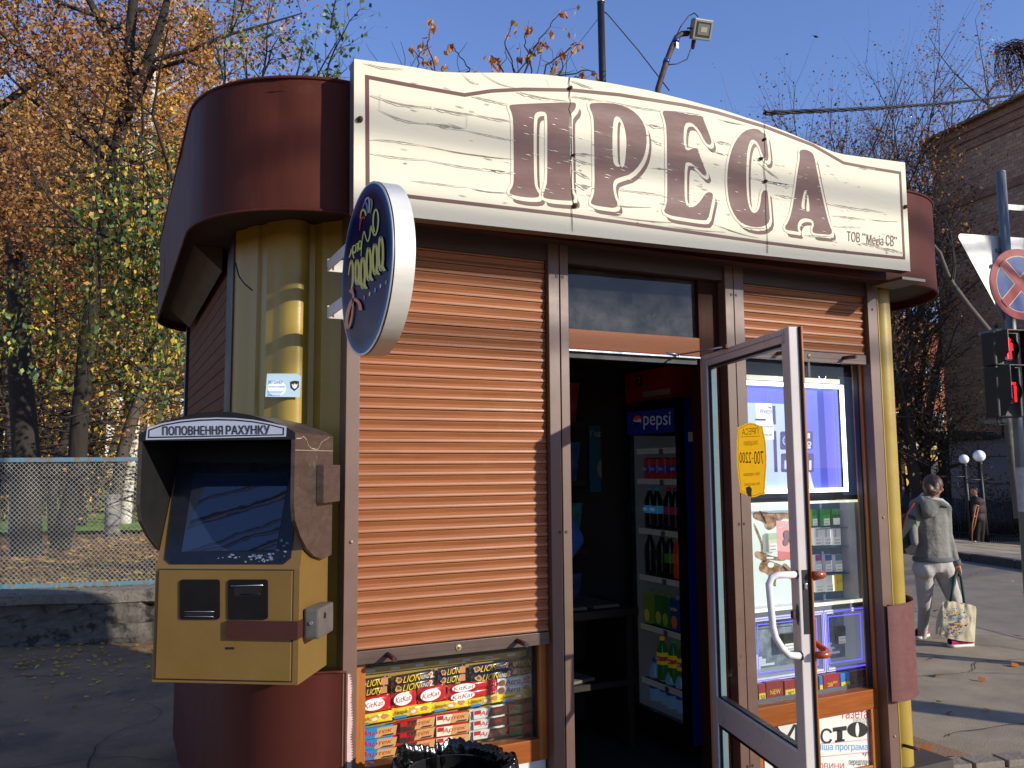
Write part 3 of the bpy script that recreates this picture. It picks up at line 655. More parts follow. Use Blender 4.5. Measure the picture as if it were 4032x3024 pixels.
for T_, x, y, s_ in ((R2,183,745,.011),(R2,1490,550,.008),(R2,1510,968,.006),(R2,1520,1280,.010),(R3,1470,1288,.010),(R3,592,870,.007),(R3,570,990,.008),(R3,598,1130,.008)):
    p = T_(x, y); part('bolt', SIGN, RUST, lambda b: b.lathe([(.0001,.016),(s_*.8,.014),(s_,.004),(s_,0)], (p[0],YS,p[1]), (0,-1,0), 12))
for x in (1.0,1.9,2.8,3.4):
    for z in (2.66, 2.98): part('bracket', SIGN, BROWND, lambda b: b.box((x,YS+.055,z),(x+.03,2.89,z+.03)))
part('bracket', SIGN, BROWND, lambda b: b.box((3.40,2.74,2.535),(3.56,2.93,2.548)))
# ================================================================ oval light-box sign
OX = .690; PXo = lambda x, y: PX(x, y, OX)
def ocrop(x, y): return PX((1300+x/2.0747)*.54861, (600+y/2.0747)*.54861, OX)
ot, ob_, ol, orr = ocrop(352,207), ocrop(272,1656), ocrop(97,900), ocrop(517,700)
oc = V3((OX, (ol.y+orr.y)/2, (ot.z+ob_.z)/2)); ra = (ol.y-orr.y)/2; rb_ = (ot.z-ob_.z)/2
OV = thing('sign', 'blue oval light-box sign with yellow lettering and silver rim, sticking out from the corner', 'sign', oc)
OW = .065
def oel(k, y): return [(OX+y, oc.y+ra*k*math.cos(t*math.pi/48), oc.z+rb_*k*math.sin(t*math.pi/48)) for t in range(96)]
def orim(b):
    b.smooth = True; a = oel(1, 0); c_ = oel(1, OW); n = 96
    b.add(a+c_, [(i, (i+1)%n, n+(i+1)%n, n+i) for i in range(n)], True)
    a2 = oel(1,0); c2 = oel(.975,-.001); b.add(a2+c2, [(i, (i+1)%n, n+(i+1)%n, n+i) for i in range(n)], False)
    b.use(BLACK); a3 = oel(.999, .004); b.add(oel(1.004,.002)+oel(1.004,.006), [(i, (i+1)%n, n+(i+1)%n, n+i) for i in range(n)], True)
part('rim', OV, mat('brushed_rim', 'D4D2CA', .4, metal=.15, var=.05, vs=10, aniso=(1,6,6)), orim)
m = bpy.data.materials.new('oval_print'); m.use_nodes = True; t_ = m.node_tree; N_ = t_.nodes; L_ = t_.links; b_ = N_['Principled BSDF']
tc = N_.new('ShaderNodeTexCoord'); mp = N_.new('ShaderNodeMapping'); mp.inputs['Scale'].default_value = (0, 1/ra, 1/rb_); L_.new(tc.outputs['Object'], mp.inputs[0])
ln = N_.new('ShaderNodeVectorMath'); ln.operation = 'LENGTH'; L_.new(mp.outputs[0], ln.inputs[0])
cr = N_.new('ShaderNodeValToRGB'); cr.color_ramp.elements[0].position = .86; cr.color_ramp.elements[0].color = (*srgb('100e40'),1); cr.color_ramp.elements[1].position = .97; cr.color_ramp.elements[1].color = (*srgb('1f5f90'),1)
L_.new(ln.outputs['Value'], cr.inputs[0]); L_.new(cr.outputs[0], b_.inputs['Base Color']); b_.inputs['Roughness'].default_value = .22; b_.inputs['Specular IOR Level'].default_value = .12
part('face', OV, m, lambda b: (b.add(oel(.976,-.001), [tuple(range(96))]), b.use(ALUW), b.add(oel(1,OW), [tuple(range(96))])))
OYEL = mat('sign_yellow', 'E0D040', .4, var=.02); OORG = mat('sign_orange', 'E0702A', .4)
def oline(b, pts, w_, m_, k=.0026):
    """a ribbon of changing width in crop coordinates"""
    b.use(m_); P = []; b.kk = getattr(b, 'kk', 0)+1; k = .0022+b.kk*.00018
    n = len(pts)
    cp = []
    for i in range(n-1):
        p0 = V3((*pts[max(i-1,0)],0)); p1 = V3((*pts[i],0)); p2 = V3((*pts[i+1],0)); p3 = V3((*pts[min(i+2,n-1)],0))
        for k_ in range(5):
            t = k_/5; cp.append(.5*((2*p1)+(p2-p0)*t+(2*p0-5*p1+4*p2-p3)*t*t+(3*p1-p0-3*p2+p3)*t**3))
    cp.append(V3((*pts[-1],0))); n = len(cp); A = []; B = []
    for i in range(n):
        d = (cp[min(i+1,n-1)]-cp[max(i-1,0)]).normalized(); nn = V3((-d.y, d.x, 0)); s_ = i/(n-1)
        ww = w_[0]*(1-s_)+w_[2]*s_ if w_[1] is None else (w_[0]*(1-2*s_)+w_[1]*2*s_ if s_ < .5 else w_[1]*(2-2*s_)+w_[2]*(2*s_-1)); ww *= 1.45
        for (q, S) in ((A,1),(B,-1)): p = ocrop(cp[i].x+nn.x*ww*S, cp[i].y+nn.y*ww*S); q.append((OX-k, p.y, p.z))
    b.add(A+B, [(i, i+1, n+i+1, n+i) for i in range(n-1)])
def olog(b):
    G = mat('sign_green_yellow', 'D8DC50', .4)
    for pts, w_, m_ in (
        ([(200,865),(192,835),(182,790),(172,830),(160,860)],(3,4,3),G),
        ([(205,760),(215,765),(216,800),(203,822),(190,800),(193,770),(205,760)],(3,4,3),G),
        ([(218,752),(245,738)],(3,3,3),G),([(232,745),(232,812)],(3,3,3),G),
        ([(252,722),(262,735),(260,775),(248,795),(240,765),(243,735),(252,722)],(3,4,3),G)): oline(b, pts, w_, m_)
    # plume arcs
    for pts, m_ in (([(250,640),(252,590),(262,545),(280,530),(292,545)],mat('sign_red','C0302A',.3)),([(255,540),(262,490),(280,470),(296,490),(300,520)],G),([(272,465),(285,425),(300,412),(310,440),(316,500)],mat('sign_blue','5a8ad0',.3)),([(292,405),(305,380),(322,375),(330,410),(326,495)],mat('sign_white','c9cfe0',.3)),([(325,380),(345,385),(350,430),(338,500)],mat('sign_green','7a9a4a',.3))): oline(b, pts, (2,6,3), m_)
    # tall looped letters
    oline(b, [(262,850),(272,720),(288,645),(300,690),(318,730),(335,680),(345,600),(355,640),(375,680),(395,640),(405,560),(398,490),(384,468),(368,500),(362,580),(372,650)], (2,4,4), G)
    for x0, y0, x1, y1 in ((212,870,250,1085),(258,850,300,1120),(306,770,350,1055),(358,740,404,1005),(408,680,452,975)):
        xm = (x0+x1)/2; ym = (y0+y1)/2; rx = (x1-x0)/2*.78; ry = (y1-y0)/2*.92
        oline(b, [(xm+rx*math.sin(a*math.pi/6), ym-ry*math.cos(a*math.pi/6)) for a in range(13)], (6,7,6), OYEL)
        oline(b, [(xm+rx, ym-ry*.2), (xm+rx+2, ym+ry*.7), (xm+rx+14, ym+ry+6)], (3,3,9), OYEL)
    oline(b, [(165,1005),(175,930),(190,885),(200,930),(202,1010),(196,1080),(185,1130),(180,1150)], (2,7,2), OYEL)
    oline(b, [(180,1120),(195,1140),(205,1180),(200,1230)], (14,6,2), OORG)
    oline(b, [(265,1290),(255,1240),(225,1205),(195,1215),(170,1270),(152,1350),(150,1410),(162,1435),(180,1400),(198,1300),(203,1180)], (9,9,4), OORG)
    for x, y, m_ in ((285,1185,'sign_red'),(329,1157,'sign_green_yellow'),(374,1127,'sign_blue'),(418,1093,'sign_white'),(463,1062,'sign_green')):
        b.use(_mats[m_]); b.add([(OX-.0026, ocrop(x+7*math.cos(a*math.pi/6), y).y, ocrop(x, y+19*math.sin(a*math.pi/6)).z) for a in range(12)], [tuple(range(12))])
part('lettering', OV, OYEL, olog)
for py_ in (574, 675):
    def brk(b, py_=py_):
        z = PY(722, py_, 2.995).z; x0 = PY(707, py_, 2.995).x; b.box((x0,2.992,z-.023),(.785,2.996,z+.023)); b.box((x0+.004,2.70,z-.020),(x0+.008,2.992,z+.020)); b.use(RUST); b.box((x0+.018,2.9905,z-.018),(x0+.024,2.992,z+.012)); b.lathe([(.0001,.004),(.005,.003),(.006,0)], (x0+.010,2.992,z), (0,-1,0), 10)
    part('wall_bracket', OV, WHITEB, brk)
# ================================================================ payment terminal
TU = V3((.8462,-.5329,0)); TW = V3((.5329,.8462,0)); TF = V3((.561,2.723,.98)); TL = V3((.154,2.980,.98)); TWID = (TF-TL).dot(TU)
def T(a, d, z): return V3((TL.x, TL.y, 0))+TU*a+TW*d+V3((0,0,z))
def PT(x, y, d=0.): return PN(x, y, TL+TW*d, TW)
def tz(p): return p.z
def PS(x, y, a=TWID): p = PN(x, y, T(a,0,0), TU); return ((p-TL).dot(TW), p.z)
OLIVE = mat('terminal_gold', '705729', .40, var=.07, vs=5, bump=.0003, bs=120, specks=('d8c49a', 16, .014), col2='5f4c28', c2s=3, c2t=(.68,.9))
HOODM = mat('terminal_hood', '463a34', .40, metal=.1, var=.3, vs=14, bump=.0010, bs=90, aniso=(1,1,3), col2='7a6c62', c2s=9, c2t=(.62,.75))
HOODD = mat('terminal_hood_inside', '080808', .6, var=.2)  # near-black: the shade inside the hood is put into the colour
TERM = thing('payment_terminal', 'gold payment terminal with a sloping touch screen under a dark arched hood', 'payment terminal', T(TWID/2,.1,.98))
z1 = PT(640,1229).z; zb = .98
slA, slB = (.0, z1), (.145, 1.742)
SLN = (TU.cross(TW*(slB[0]-slA[0])+V3((0,0,slB[1]-slA[1])))).normalized()
if SLN.z < 0: SLN = -SLN
def tbox(b):
    prof = [(0,zb),(.0,z1),(.145,1.742),(.27,1.742),(.27,zb)]
    b.prism([T(0,d,z) for d, z in prof], TU*TWID)
part('case', TERM, OLIVE, tbox)
tp0, tp1 = PT(345,1232), PT(633,1232); bp0, bp1 = PT(338,1470), PT(628,1472)
def tdoor(b):
    a0 = (tp0-TL).dot(TU); a1 = TWID-.022; zt_ = z1-.006; z0_ = zb+.012
    b.obox(T((a0+a1)/2, -.003, (zt_+z0_)/2), TU, TW, (0,0,1), a1-a0, .006, zt_-z0_, .002)
    b.use(mat('terminal_seam', '2c2416', .6)); b.obox(T((a0+a1)/2, -.0004, (zt_+z0_)/2), TU, TW, (0,0,1), a1-a0+.008, .0012, zt_-z0_+.008)
    b.use(BLACK); q = [PT(486,1398,-.0065), PT(506,1398,-.0065), PT(506,1403,-.0065), PT(486,1403,-.0065)]; b.quad(*q)
part('service_door', TERM, OLIVE, tdoor)
def rrect(P, x0, y0, x1, y1, r, n=5):
    o = []
    for cx_, cy_, a0 in ((x1-r,y0+r,-90),(x1-r,y1-r,0),(x0+r,y1-r,90),(x0+r,y0+r,180)):
        for i in range(n+1): a = math.radians(a0+90*i/n); o.append(P(cx_+r*math.cos(a), cy_+r*math.sin(a)))
    return o
BLK = mat('black_plate', '0d0b0b', .5, spec=.25, var=.12, vs=20, specks=('6a6a6c', 30, .02))
def rd1(b):
    b.prism(rrect(lambda x,y: PT(x,y,-.010), 388,1252,474,1338,6), TW*.005); b.use(BLACK); b.quad(PT(400,1323,-.0106),PT(462,1323,-.0106),PT(461,1331,-.0106),PT(400,1331,-.0106)); b.use(SILVER); b.tube([PT(399,1321,-.012),PT(461,1321,-.012)],.0012,6); b.tube([PT(399,1332,-.012),PT(461,1332,-.012)],.0010,6)
part('receipt_slot', TERM, BLK, rd1)
def rd2(b):
    b.prism(rrect(lambda x,y: PT(x,y,-.010), 492,1252,578,1338,6), TW*.005); b.use(BLACK); b.quad(PT(505,1269,-.0106),PT(565,1267,-.0106),PT(564,1287,-.0106),PT(507,1289,-.0106)); b.use(SILVER); b.tube([PT(499,1266,-.014),PT(568,1264,-.014)],.0018,6); b.use(BLK); b.tube([PT(520,1284,-.013),PT(563,1283,-.013)],.0015,6)
part('note_slot', TERM, BLK, rd2)
def strap(b):
    p = [PT(489,1340.5,-.016), PT(637,1342,-.016)]; q = [PT(489,1379,-.016), PT(637,1382,-.016)]
    b.quad(p[0],p[1],q[1],q[0]); b.quad(p[0],q[0],q[0]+TW*.012,p[0]+TW*.012); b.quad(q[0],q[1],q[1]+TW*.012,q[0]+TW*.012)
    a = TWID+.003; e = [T(a,-.016,p[1].z), T(a,-.016,q[1].z), T(a,.045,q[1].z), T(a,.045,p[1].z)]
    b.quad(p[1],e[0],e[1],q[1]); b.quad(*e)
part('security_strap', TERM, mat('strap_maroon', '402420', .5, spec=.2, specks=('7a4a3c', 30, .03)), strap)
def lockb(b):
    d0, zt_ = PS(659,1318,TWID+.02); d1, zz = PS(699,1345,TWID+.02); z0_ = PS(668,1380,TWID+.02)[1]
    d0 = .03; b.obox(T(TWID+.030,(d0+d1)/2,(zt_+z0_)/2), TU, TW, (0,0,1), .05, d1-d0, zt_-z0_, .008)
    b.use(BLACK); b.cyl(T(TWID+.0555,.085,zt_-.03),T(TWID+.057,.085,zt_-.03),.010,14); b.use(SILVER); b.cyl(T(TWID+.03,d0-.004,zt_-.045),T(TWID+.03,d0,zt_-.045),.006,10)
part('lock_case', TERM, mat('zinc_lock', '5d5a56', .45, metal=.2, var=.3, vs=12), lockb)
def bezel(b):
    P_ = lambda x, y: PN(x, y, T(0,slA[0],slA[1])+SLN*.004, SLN)
    B = rrect(P_, 356,995,632,1212,9); 
    Q = [P_(356,1207),P_(368,1218),P_(612,1218),P_(628,1205),P_(650,1000),P_(383,1000)]
    b.prism(Q, -SLN*.003)
part('screen_bezel', TERM, mat('bezel_blue_black', '0f131d', .3, var=.2, vs=20, specks=('6a7080', 60, .0), col2='4a5262', c2s=22, c2t=(.70,.74)), bezel)
def flk(b):
    P_ = lambda x, y: PN(x, y, T(0,slA[0],slA[1])+SLN*.0048, SLN); b.use(mat('flaked_coating', '6a7488', .6, var=.4, vs=60))
    for k in range(46):
        x = random.choice((random.uniform(470,625), random.uniform(560,625))); y = 1194+(x-470)*.0+random.uniform(2,20)-(x > 590)*random.uniform(0,34); r = random.uniform(.8,4.2); n = 7
        b.add([P_(x+r*random.uniform(.5,1.8)*math.cos(2*math.pi*t/n), y+r*random.uniform(.4,.9)*math.sin(2*math.pi*t/n)) for t in range(n)], [tuple(range(n))])
b = MB(); flk(b); b.build('flaked_coating', TERM)['kind'] = 'stuff'
def scr_(b):
    P_ = lambda x, y: PN(x, y, T(0,slA[0],slA[1])+SLN*.0055, SLN)
    b.quad(P_(392,1192),P_(597,1188),P_(625,1020),P_(419,1022))
part('screen', TERM, mat('screen_glass', '1e2a40', .015, var=.05, spec=1.0, coat=0, bump=.0004, bs=3), scr_)
# hood
HD = .100
zE = PT(625,950,-HD).z; zE2 = PT(625,934,-HD).z; zP = PT(470,889,-HD).z; zO = PT(470,951,-HD).z
side = [PS(x, y, TWID+.012) for x, y in ((625,1050),(628,1090),(635,1125),(647,1160),(660,1185),(676,1201),(695,1208))]
DB = .262
side = [(max(-HD, d), z) for d, z in side]; side[0] = (-HD, side[0][1])
zS = side[-1][1]
def hood(b):
    for a0 in (-.016, TWID+.004):
        pr = [(-HD, zE2)]+side+[(DB, zS+.006), (DB, zE2)]
        b.prism([T(a0,d,z) for d, z in pr], TU*.012)
    n = 20; A = []; 
    for i in range(n+1):
        s_ = i/n; a = -.016+(TWID+.032)*s_; z = zE2+(zP-zE2)*math.sin(math.pi*s_)**.85 if 0 < i < n else zE2
        A.append((a, z))
    b.smooth = True
    b.add([T(a,-HD,z) for a, z in A]+[T(a,DB,z) for a, z in A], [(i, i+1, n+2+i, n+1+i) for i in range(n)], True)
part('hood', TERM, HOODM, hood)
def hoodf(b):
    n = 20; A = []
    for i in range(n+1):
        s_ = i/n; a = -.016+(TWID+.032)*s_; z = zE2+(zP-zE2)*math.sin(math.pi*s_)**.85 if 0 < i < n else zE2
        A.append(T(a,-HD-.001,z-.0005))
    b.prism(A+[T(TWID+.016,-HD-.001,zO), T(-.016,-HD-.001,zO)], TW*.004)
    b.quad(T(-.003,-HD+.004,zE2-.004),T(TWID+.003,-HD+.004,zE2-.004),T(TWID+.003,DB,zE2-.004),T(-.003,DB,zE2-.004))
    pr = [(-HD+.001, zE2)]+[(d+.001, z+.001) for d, z in side]+[(DB, zS+.008), (DB, zE2)]
    for a in (-.0035, TWID+.0035): b.add([T(a,d,z) for d, z in pr], [tuple(range(len(pr)))])
    P_ = lambda x, y: PN(x, y, T(0,slA[0],slA[1])+SLN*.003, SLN); za_ = P_(500,1001).z; b.quad(T(0,.20,1.735),T(TWID,.20,1.735),T(TWID,.20,zE2),T(0,.20,zE2)); k_ = (za_-slA[1])/(slB[1]-slA[1]); d_ = k_*slB[0]
    b.quad(T(0,d_,za_)+SLN*.003,T(TWID,d_,za_)+SLN*.003,T(TWID,slB[0],slB[1])+SLN*.003,T(0,slB[0],slB[1])+SLN*.003)  # black strip over the gold case stands in for shade under the hood
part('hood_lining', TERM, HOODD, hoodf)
def hcrop(x, y, d=-HD-.0025): return PT((500+x/2.458)*.54861, (1550+y/2.458)*.54861, d)
def hsign(b):
    O = [(180,447),(195,335),(340,286),(520,254),(700,237),(870,231),(1050,236),(1220,252),(1380,280),(1545,318),(1540,415)]
    b.use(mat('pale_sticker', 'AEB4C4', .3, var=.05)); b.add([hcrop(*p) for p in O], [tuple(range(len(O)))])
    I = [(202,430),(208,348),(345,300),(520,268),(700,250),(870,244),(1050,249),(1220,266),(1380,296),(1522,330),(1518,402)]
    J = [(216,417),(220,358),(348,313),(520,283),(700,266),(870,260),(1050,264),(1220,280),(1378,308),(1506,340),(1504,392)]
    b.use(mat('ink_black', '151518', .4)); b.add([hcrop(*p, d=-HD-.0032) for p in I], [tuple(range(len(I)))])
    b.use(_mats['pale_sticker']); b.add([hcrop(*p, d=-HD-.0039) for p in J], [tuple(range(len(J)))])
    for k, (dd, m_, o) in enumerate(((-HD-.0046, mat('ink_grey','5a5c66',.4), 7), (-HD-.0053, _mats['ink_black'], 0))):
        b.use(m_)
        P_ = lambda x, y: hcrop(x+o, y+o*.6, dd)
        for w_, x0, x1, y0, y1, yy in (('ПОПОВНЕННЯ',343,925,312,398,7),('РАХУНКУ',958,1378,306,390,4)):
            a = P_(x0, y1+yy*.5); c_ = P_(x1, y1-yy*.5); e = P_(x0, y0+yy*.5); text(b, w_, a, c_-a, e-a, bold=.045)
            if k == 1:   # little slab feet
                n = len(w_)
part('hood_label', TERM, None, hsign) if False else None
hb = MB(); hsign(hb); hb.build('hood_label', TERM)
def hingeb(b):
    d0, zt_ = PS(692,1004,TWID+.03); d1 = PS(727,1004,TWID+.03)[0]; z0_ = PS(692,1087,TWID+.03)[1]
    b.obox(T(TWID+.03,(d0+d1)/2,(zt_+z0_)/2), TU, TW, (0,0,1), .028, d1-d0, zt_-z0_, .003)
part('hinge_box', TERM, HOODM, hingeb)
def chips(b):
    b.use(mat('paint_chip', 'A89A84', .7)); a = TWID+.0165
    zz = zE2-.020
    pts = [(-.09,zz),(-.05,zz+.002),(-.03,zz+.010),(0.,zz-.002),(.02,zz-.02),(.05,zz-.028),(.08,zz-.03),(.11,zz-.028),(.14,zz-.005),(.18,zz+.006),(.22,zz+.016)]
    for i in range(len(pts)-1):
        p, q = pts[i], pts[i+1]; w_ = random.uniform(.001,.003); b.quad(T(a,p[0],p[1]),T(a,q[0],q[1]),T(a,q[0],q[1]+w_),T(a,p[0],p[1]+w_))
    b.quad(T(a,-.1,zz-.034),T(a,.26,zz-.030),T(a,.26,zz-.0315),T(a,-.1,zz-.0355))
part('paint_chips', TERM, OLIVE, chips)
part('wall_mount', TERM, BLACK, lambda b: b.obox(T(TWID/2+.07,.31,1.35), TU, TW, (0,0,1), .26, .10, .6))
# small notice on the yellow corner
def notc(b):
    P_ = lambda x, y: PN(x, y, V3((.600,3.155,1.8)), V3((-.17,-.985,0)))
    o = [P_(577,807),P_(640,807),P_(650,812),P_(648,858),P_(573,857)]
    b.use(mat('paper_pale_blue', 'A9C4D4', .5, var=.04)); b.prism(o, (0,.0006,0))
    def Q(x, y, k=1): p = P_((x/1.58)*.54861, (1000+y/1.58)*.54861); return p+V3((0,-.0008*k,0))
    b.use(mat('paper_swirl', 'DCE6EC', .5)); b.add([Q(1722+58*math.cos(t*.42), 835+50*math.sin(t*.42)) for t in range(15)], [tuple(range(15))])
    b.use(mat('print_blue', '3f6fb0', .5)); qtext(b, 'ЛЕГІОНЕР', lambda x, y: Q(x, y, 2), 1668, 788, 1758, 808, bold=.03); qtext(b, 'служба охорони', lambda x, y: Q(x, y, 2), 1668, 820, 1772, 833)
    for k in range(4): b.quad(Q(1664,852+k*9,2),Q(1760-k*6,852+k*9,2),Q(1760-k*6,855+k*9,2),Q(1664,855+k*9,2))
    b.use(BLACK); b.add([Q(x, y, 2) for x, y in ((1805,795),(1832,788),(1860,792),(1858,830),(1832,852),(1808,832))], [tuple(range(6))])
    b.use(WHITEP); b.add([Q(x, y, 3) for x, y in ((1814,808),(1824,815),(1832,805),(1842,814),(1852,806),(1846,830),(1832,840),(1819,830))], [tuple(range(8))])
b = MB(); notc(b); tag(b.build('sticker', loc=PY(610,832,3.15)), 'small pale blue notice with a black shield, stuck on the yellow corner panel', 'sticker')
part('cable_end', K, BLACK, lambda b: b.tube([PY(510,582,3.31)+V3((0,.02,.03)),PY(516,597,3.27),PY(527,612,3.22),PY(545,627,3.15)],.003,6))
# ================================================================ litter bin with a black bag
BC = V3((1.065, 2.665, 0)); BR = .178; BZ = .672
BIN = thing('litter_bin', 'litter bin lined with a crumpled shiny black bag in front of the sweets window', 'litter bin', BC)
part('drum', BIN, mat('bin_grey', '3a3c3e', .5, metal=.3), lambda b: b.lathe([(.0001,.01),(.135,.01),(.14,.02),(BR-.012,BZ-.01),(BR-.02,BZ-.012)], BC, seg=32))
BAG = mat('black_plastic', '070708', .18, var=.1, bump=.003, bs=40, spec=.55)
def bag(b):
    seg = 220; prof = [(.02,.12),(.11,.13),(.135,.25),(.150,.42),(.162,.56),(.168,.650),(.172,.690),(.180,.707),(.192,.702),(.199,.672),(.200,.60),(.198,.53),(.203,.47),(.195,.46)]
    vs = []; n = len(prof)
    P2_ = []
    for i in range(n-1):
        for k in range(5): t = k/5; P2_.append((prof[i][0]*(1-t)+prof[i+1][0]*t, prof[i][1]*(1-t)+prof[i+1][1]*t, i+t))
    P2_.append((*prof[-1], n-1))
    for (r, h, i) in P2_:
        for k in range(seg):
            a = 2*math.pi*k/seg; x, y = math.cos(a), math.sin(a)
            f1 = noise.noise(V3((x*2.6, y*2.6, h*2.2))); f2 = noise.noise(V3((x*13, y*13, h*9+3))); f3 = 1-abs(noise.noise(V3((x*4.5, y*4.5, h*3+9))))*2
            amp = .6 if i < 5 else 1.15
            f4 = abs(noise.noise(V3((x*6.5, y*6.5, h*1.6+5))))*2-abs(noise.noise(V3((x*15, y*15, h*4))))*.9; rr = r+(f1*.020+f3*.004-f4*.010)*amp; hh = h+(f1*.018-f4*.012 if i > 4.5 else 0)
            vs.append((BC.x+x*rr, BC.y+y*rr, hh))
    m_ = len(P2_); b.add(vs, [(i*seg+k, i*seg+(k+1)%seg, (i+1)*seg+(k+1)%seg, (i+1)*seg+k) for i in range(m_-1) for k in range(seg)], True)
part('bin_bag', BIN, BAG, bag)
# ================================================================ sweets behind the left window
YC = 3.150; PC = P3(YC)
def C6(x, y): return PC((1380+x/2.6976)*.54861, (2550+y/2.6976)*.54861)
COL = dict(navy='141a3c', brown='3a2415', red='B8161E', yellow='F2C813', cream='E9DCC0', blue='2a7fc0', green='3f8a44', silver='D3CEC4', dark='3a2a1e', tan='C99A5C', choc='7d4a2c', white='F0EEE8', orange='E07A2A', pale='B8A94A', org2='C4825a')
def cm(k): return mat('wrap_'+k, COL[k], .28, var=.05, vs=20, coat=.3)
def wrapper(name, label, group, xl, xr, yc, h, base, blocks=(), txts=(), ends=None, rot=None, cut=0, yoff=0., cat='chocolate bar'):
    """a flow-wrapped bar: flat printed front, puffed edges and crimped fins"""
    pl_, pr_ = C6(xl, yc), C6(xr, yc); w_ = pr_.x-pl_.x; hz = C6(xl, yc-h/2).z-C6(xl, yc+h/2).z
    ang = math.radians(random.uniform(-1.2,1.8) if rot is None else rot); cx_ = (pl_.x+pr_.x)/2; cz_ = (pl_.z+pr_.z)/2
    yy = YC+random.uniform(-.002,.004)+yoff
    def Q(u, v, d): # u,v in 0..1
        x = (u-.5)*w_; z = (v-.5)*hz
        return V3((cx_+x*math.cos(ang)-z*math.sin(ang), yy-d, cz_+x*math.sin(ang)+z*math.cos(ang)))
    b = MB(); b.use(cm(base)); D = min(.012, hz*.3); fin = min(.16, .012/w_)
    us = [0, fin*.5, fin, fin*1.6, .5, 1-fin*1.6, 1-fin, 1-fin*.5, 1]; ud = [.0,.04,.12,.92,1.,.92,.12,.04,.0]
    vv = [0,.04,.12,.30,.5,.7,.88,.96,1]; vd = [0,.45,.85,1,1,1,.85,.45,0]
    vs = []
    for i, u in enumerate(us):
        for j, v in enumerate(vv):
            fl = 1.04 if i in (0, 8) else 1.0
            vs.append(Q(u, .5+(v-.5)*fl, D*(ud[i]*vd[j])+(.0015*math.sin(v*40) if i in (0,1,7,8) else random.uniform(-.0004,.0004))))
    b.add(vs, [(i*9+j, (i+1)*9+j, (i+1)*9+j+1, i*9+j+1) for i in range(8) for j in range(8)], True)
    b.add([Q(0,0,0),Q(1,0,0),Q(1,1,0),Q(0,1,0),Q(.03,.03,-D*.6),Q(.97,.03,-D*.6),Q(.97,.97,-D*.6),Q(.03,.97,-D*.6)], [(4,5,6,7),(0,1,5,4),(1,2,6,5),(2,3,7,6),(3,0,4,7)])
    if ends:
        b.use(cm(ends)); 
        for (a0, a1) in ((0,2),(6,8)):
            vs2 = [V3(p)+V3((0,-.0006,0)) for i in range(a0, a1+1) for p in vs[i*9:(i+1)*9]]
            b.add(vs2, [(i*9+j, (i+1)*9+j, (i+1)*9+j+1, i*9+j+1) for i in range(a1-a0) for j in range(8)], True)
    lay = 1
    for (x0, y0, x1, y1, m_, kind) in blocks:
        b.use(cm(m_)); d = D+.0004+.00035*lay; lay += 1
        if kind == 'o': b.add([Q((x0+x1)/2+(x1-x0)/2*math.cos(t*math.pi/10), (y0+y1)/2+(y1-y0)/2*math.sin(t*math.pi/10), d) for t in range(20)], [tuple(range(20))])
        elif kind == 's': b.quad(Q(x0,y0,d),Q(x1,y0,d),Q(x1+.05,y1,d),Q(x0+.08,y1,d))
        elif kind == 'b':
            rs = [random.uniform(.6,1.1) for _ in range(12)]; b.add([Q((x0+x1)/2+(x1-x0)/2*math.cos(t*math.pi/6)*rs[t], (y0+y1)/2+(y1-y0)/2*math.sin(t*math.pi/6)*rs[t], d) for t in range(12)], [tuple(range(12))])
        else: b.quad(Q(x0,y0,d),Q(x1,y0,d),Q(x1,y1,d),Q(x0,y1,d))
    for (tx, x0, y0, x1, y1, m_, sh, rise) in txts:
        b.use(cm(m_)); d = D+.0006+.00035*lay; lay += 1
        o = Q(x0,y0,d); text(b, tx, o, Q(x1,y0+rise,d)-o, Q(x0+sh,y1,d)-o, bold=.035)
    o = b.build(name, loc=Q(.5,0,0)); tag(o, label, cat, group); return o
LION = lambda s='2', k=True: dict(blocks=[(.06,.10,.26,.92,'tan','b'),(.10,.30,.22,.8,'choc','b'),(.84,.12,.95,.92,'orange','b')] if k else [(.06,.10,.3,.92,'tan','b'),(.1,.3,.25,.8,'choc','b'),(.76,.10,.97,.92,'org2','')], txts=[('LION',.24 if k else .30,.14,.62 if k else .74,.86,'yellow',.05,.0)]+([('KING',.65,.20,.83,.66,'white',.03,0),('2',.86,.2,.94,.84,'white',.01,0)] if k else []))
GR = 'chocolate bars and wafers stacked behind the left window'
wrapper('chocolate_bar','cut-off lion-print dark wrapper at the far left, upper of the two',GR,60,400,368,95,'brown',**LION(k=False))
wrapper('chocolate_bar','cut-off lion-print dark wrapper at the far left, lower of the two',GR,60,390,462,88,'brown',**LION(k=False))
wrapper('chocolate_bar','black-brown double bar with yellow lion lettering, upper of the left pair',GR,432,892,312,98,'brown',rot=3.2,**LION())
wrapper('chocolate_bar','black-brown double bar with yellow lion lettering, lower of the left pair',GR,428,888,402,95,'brown',rot=3.0,**LION())
wrapper('chocolate_bar','short navy bar with yellow lettering, upper of the middle pair',GR,930,1222,246,88,'navy',rot=2.,**LION(k=False))
wrapper('chocolate_bar','short navy bar with yellow lettering, lower of the middle pair',GR,928,1220,332,86,'navy',rot=2.,**LION(k=False))
wrapper('chocolate_bar','long shiny navy double bar with yellow lettering, upper of the right pair',GR,1262,1694,205,92,'navy',rot=1.5,**LION())
wrapper('chocolate_bar','long shiny navy double bar with yellow lettering, lower of the right pair',GR,1280,1712,298,92,'navy',rot=1.8,**LION())
wrapper('chocolate_bar','dull olive bar with lion lettering at the shaded right end, upper one',GR,1706,1950,165,86,'choc',yoff=.01,blocks=[(.05,.1,.3,.9,'tan','b')],txts=[('LION',.3,.15,.85,.85,'pale',.06,0)])
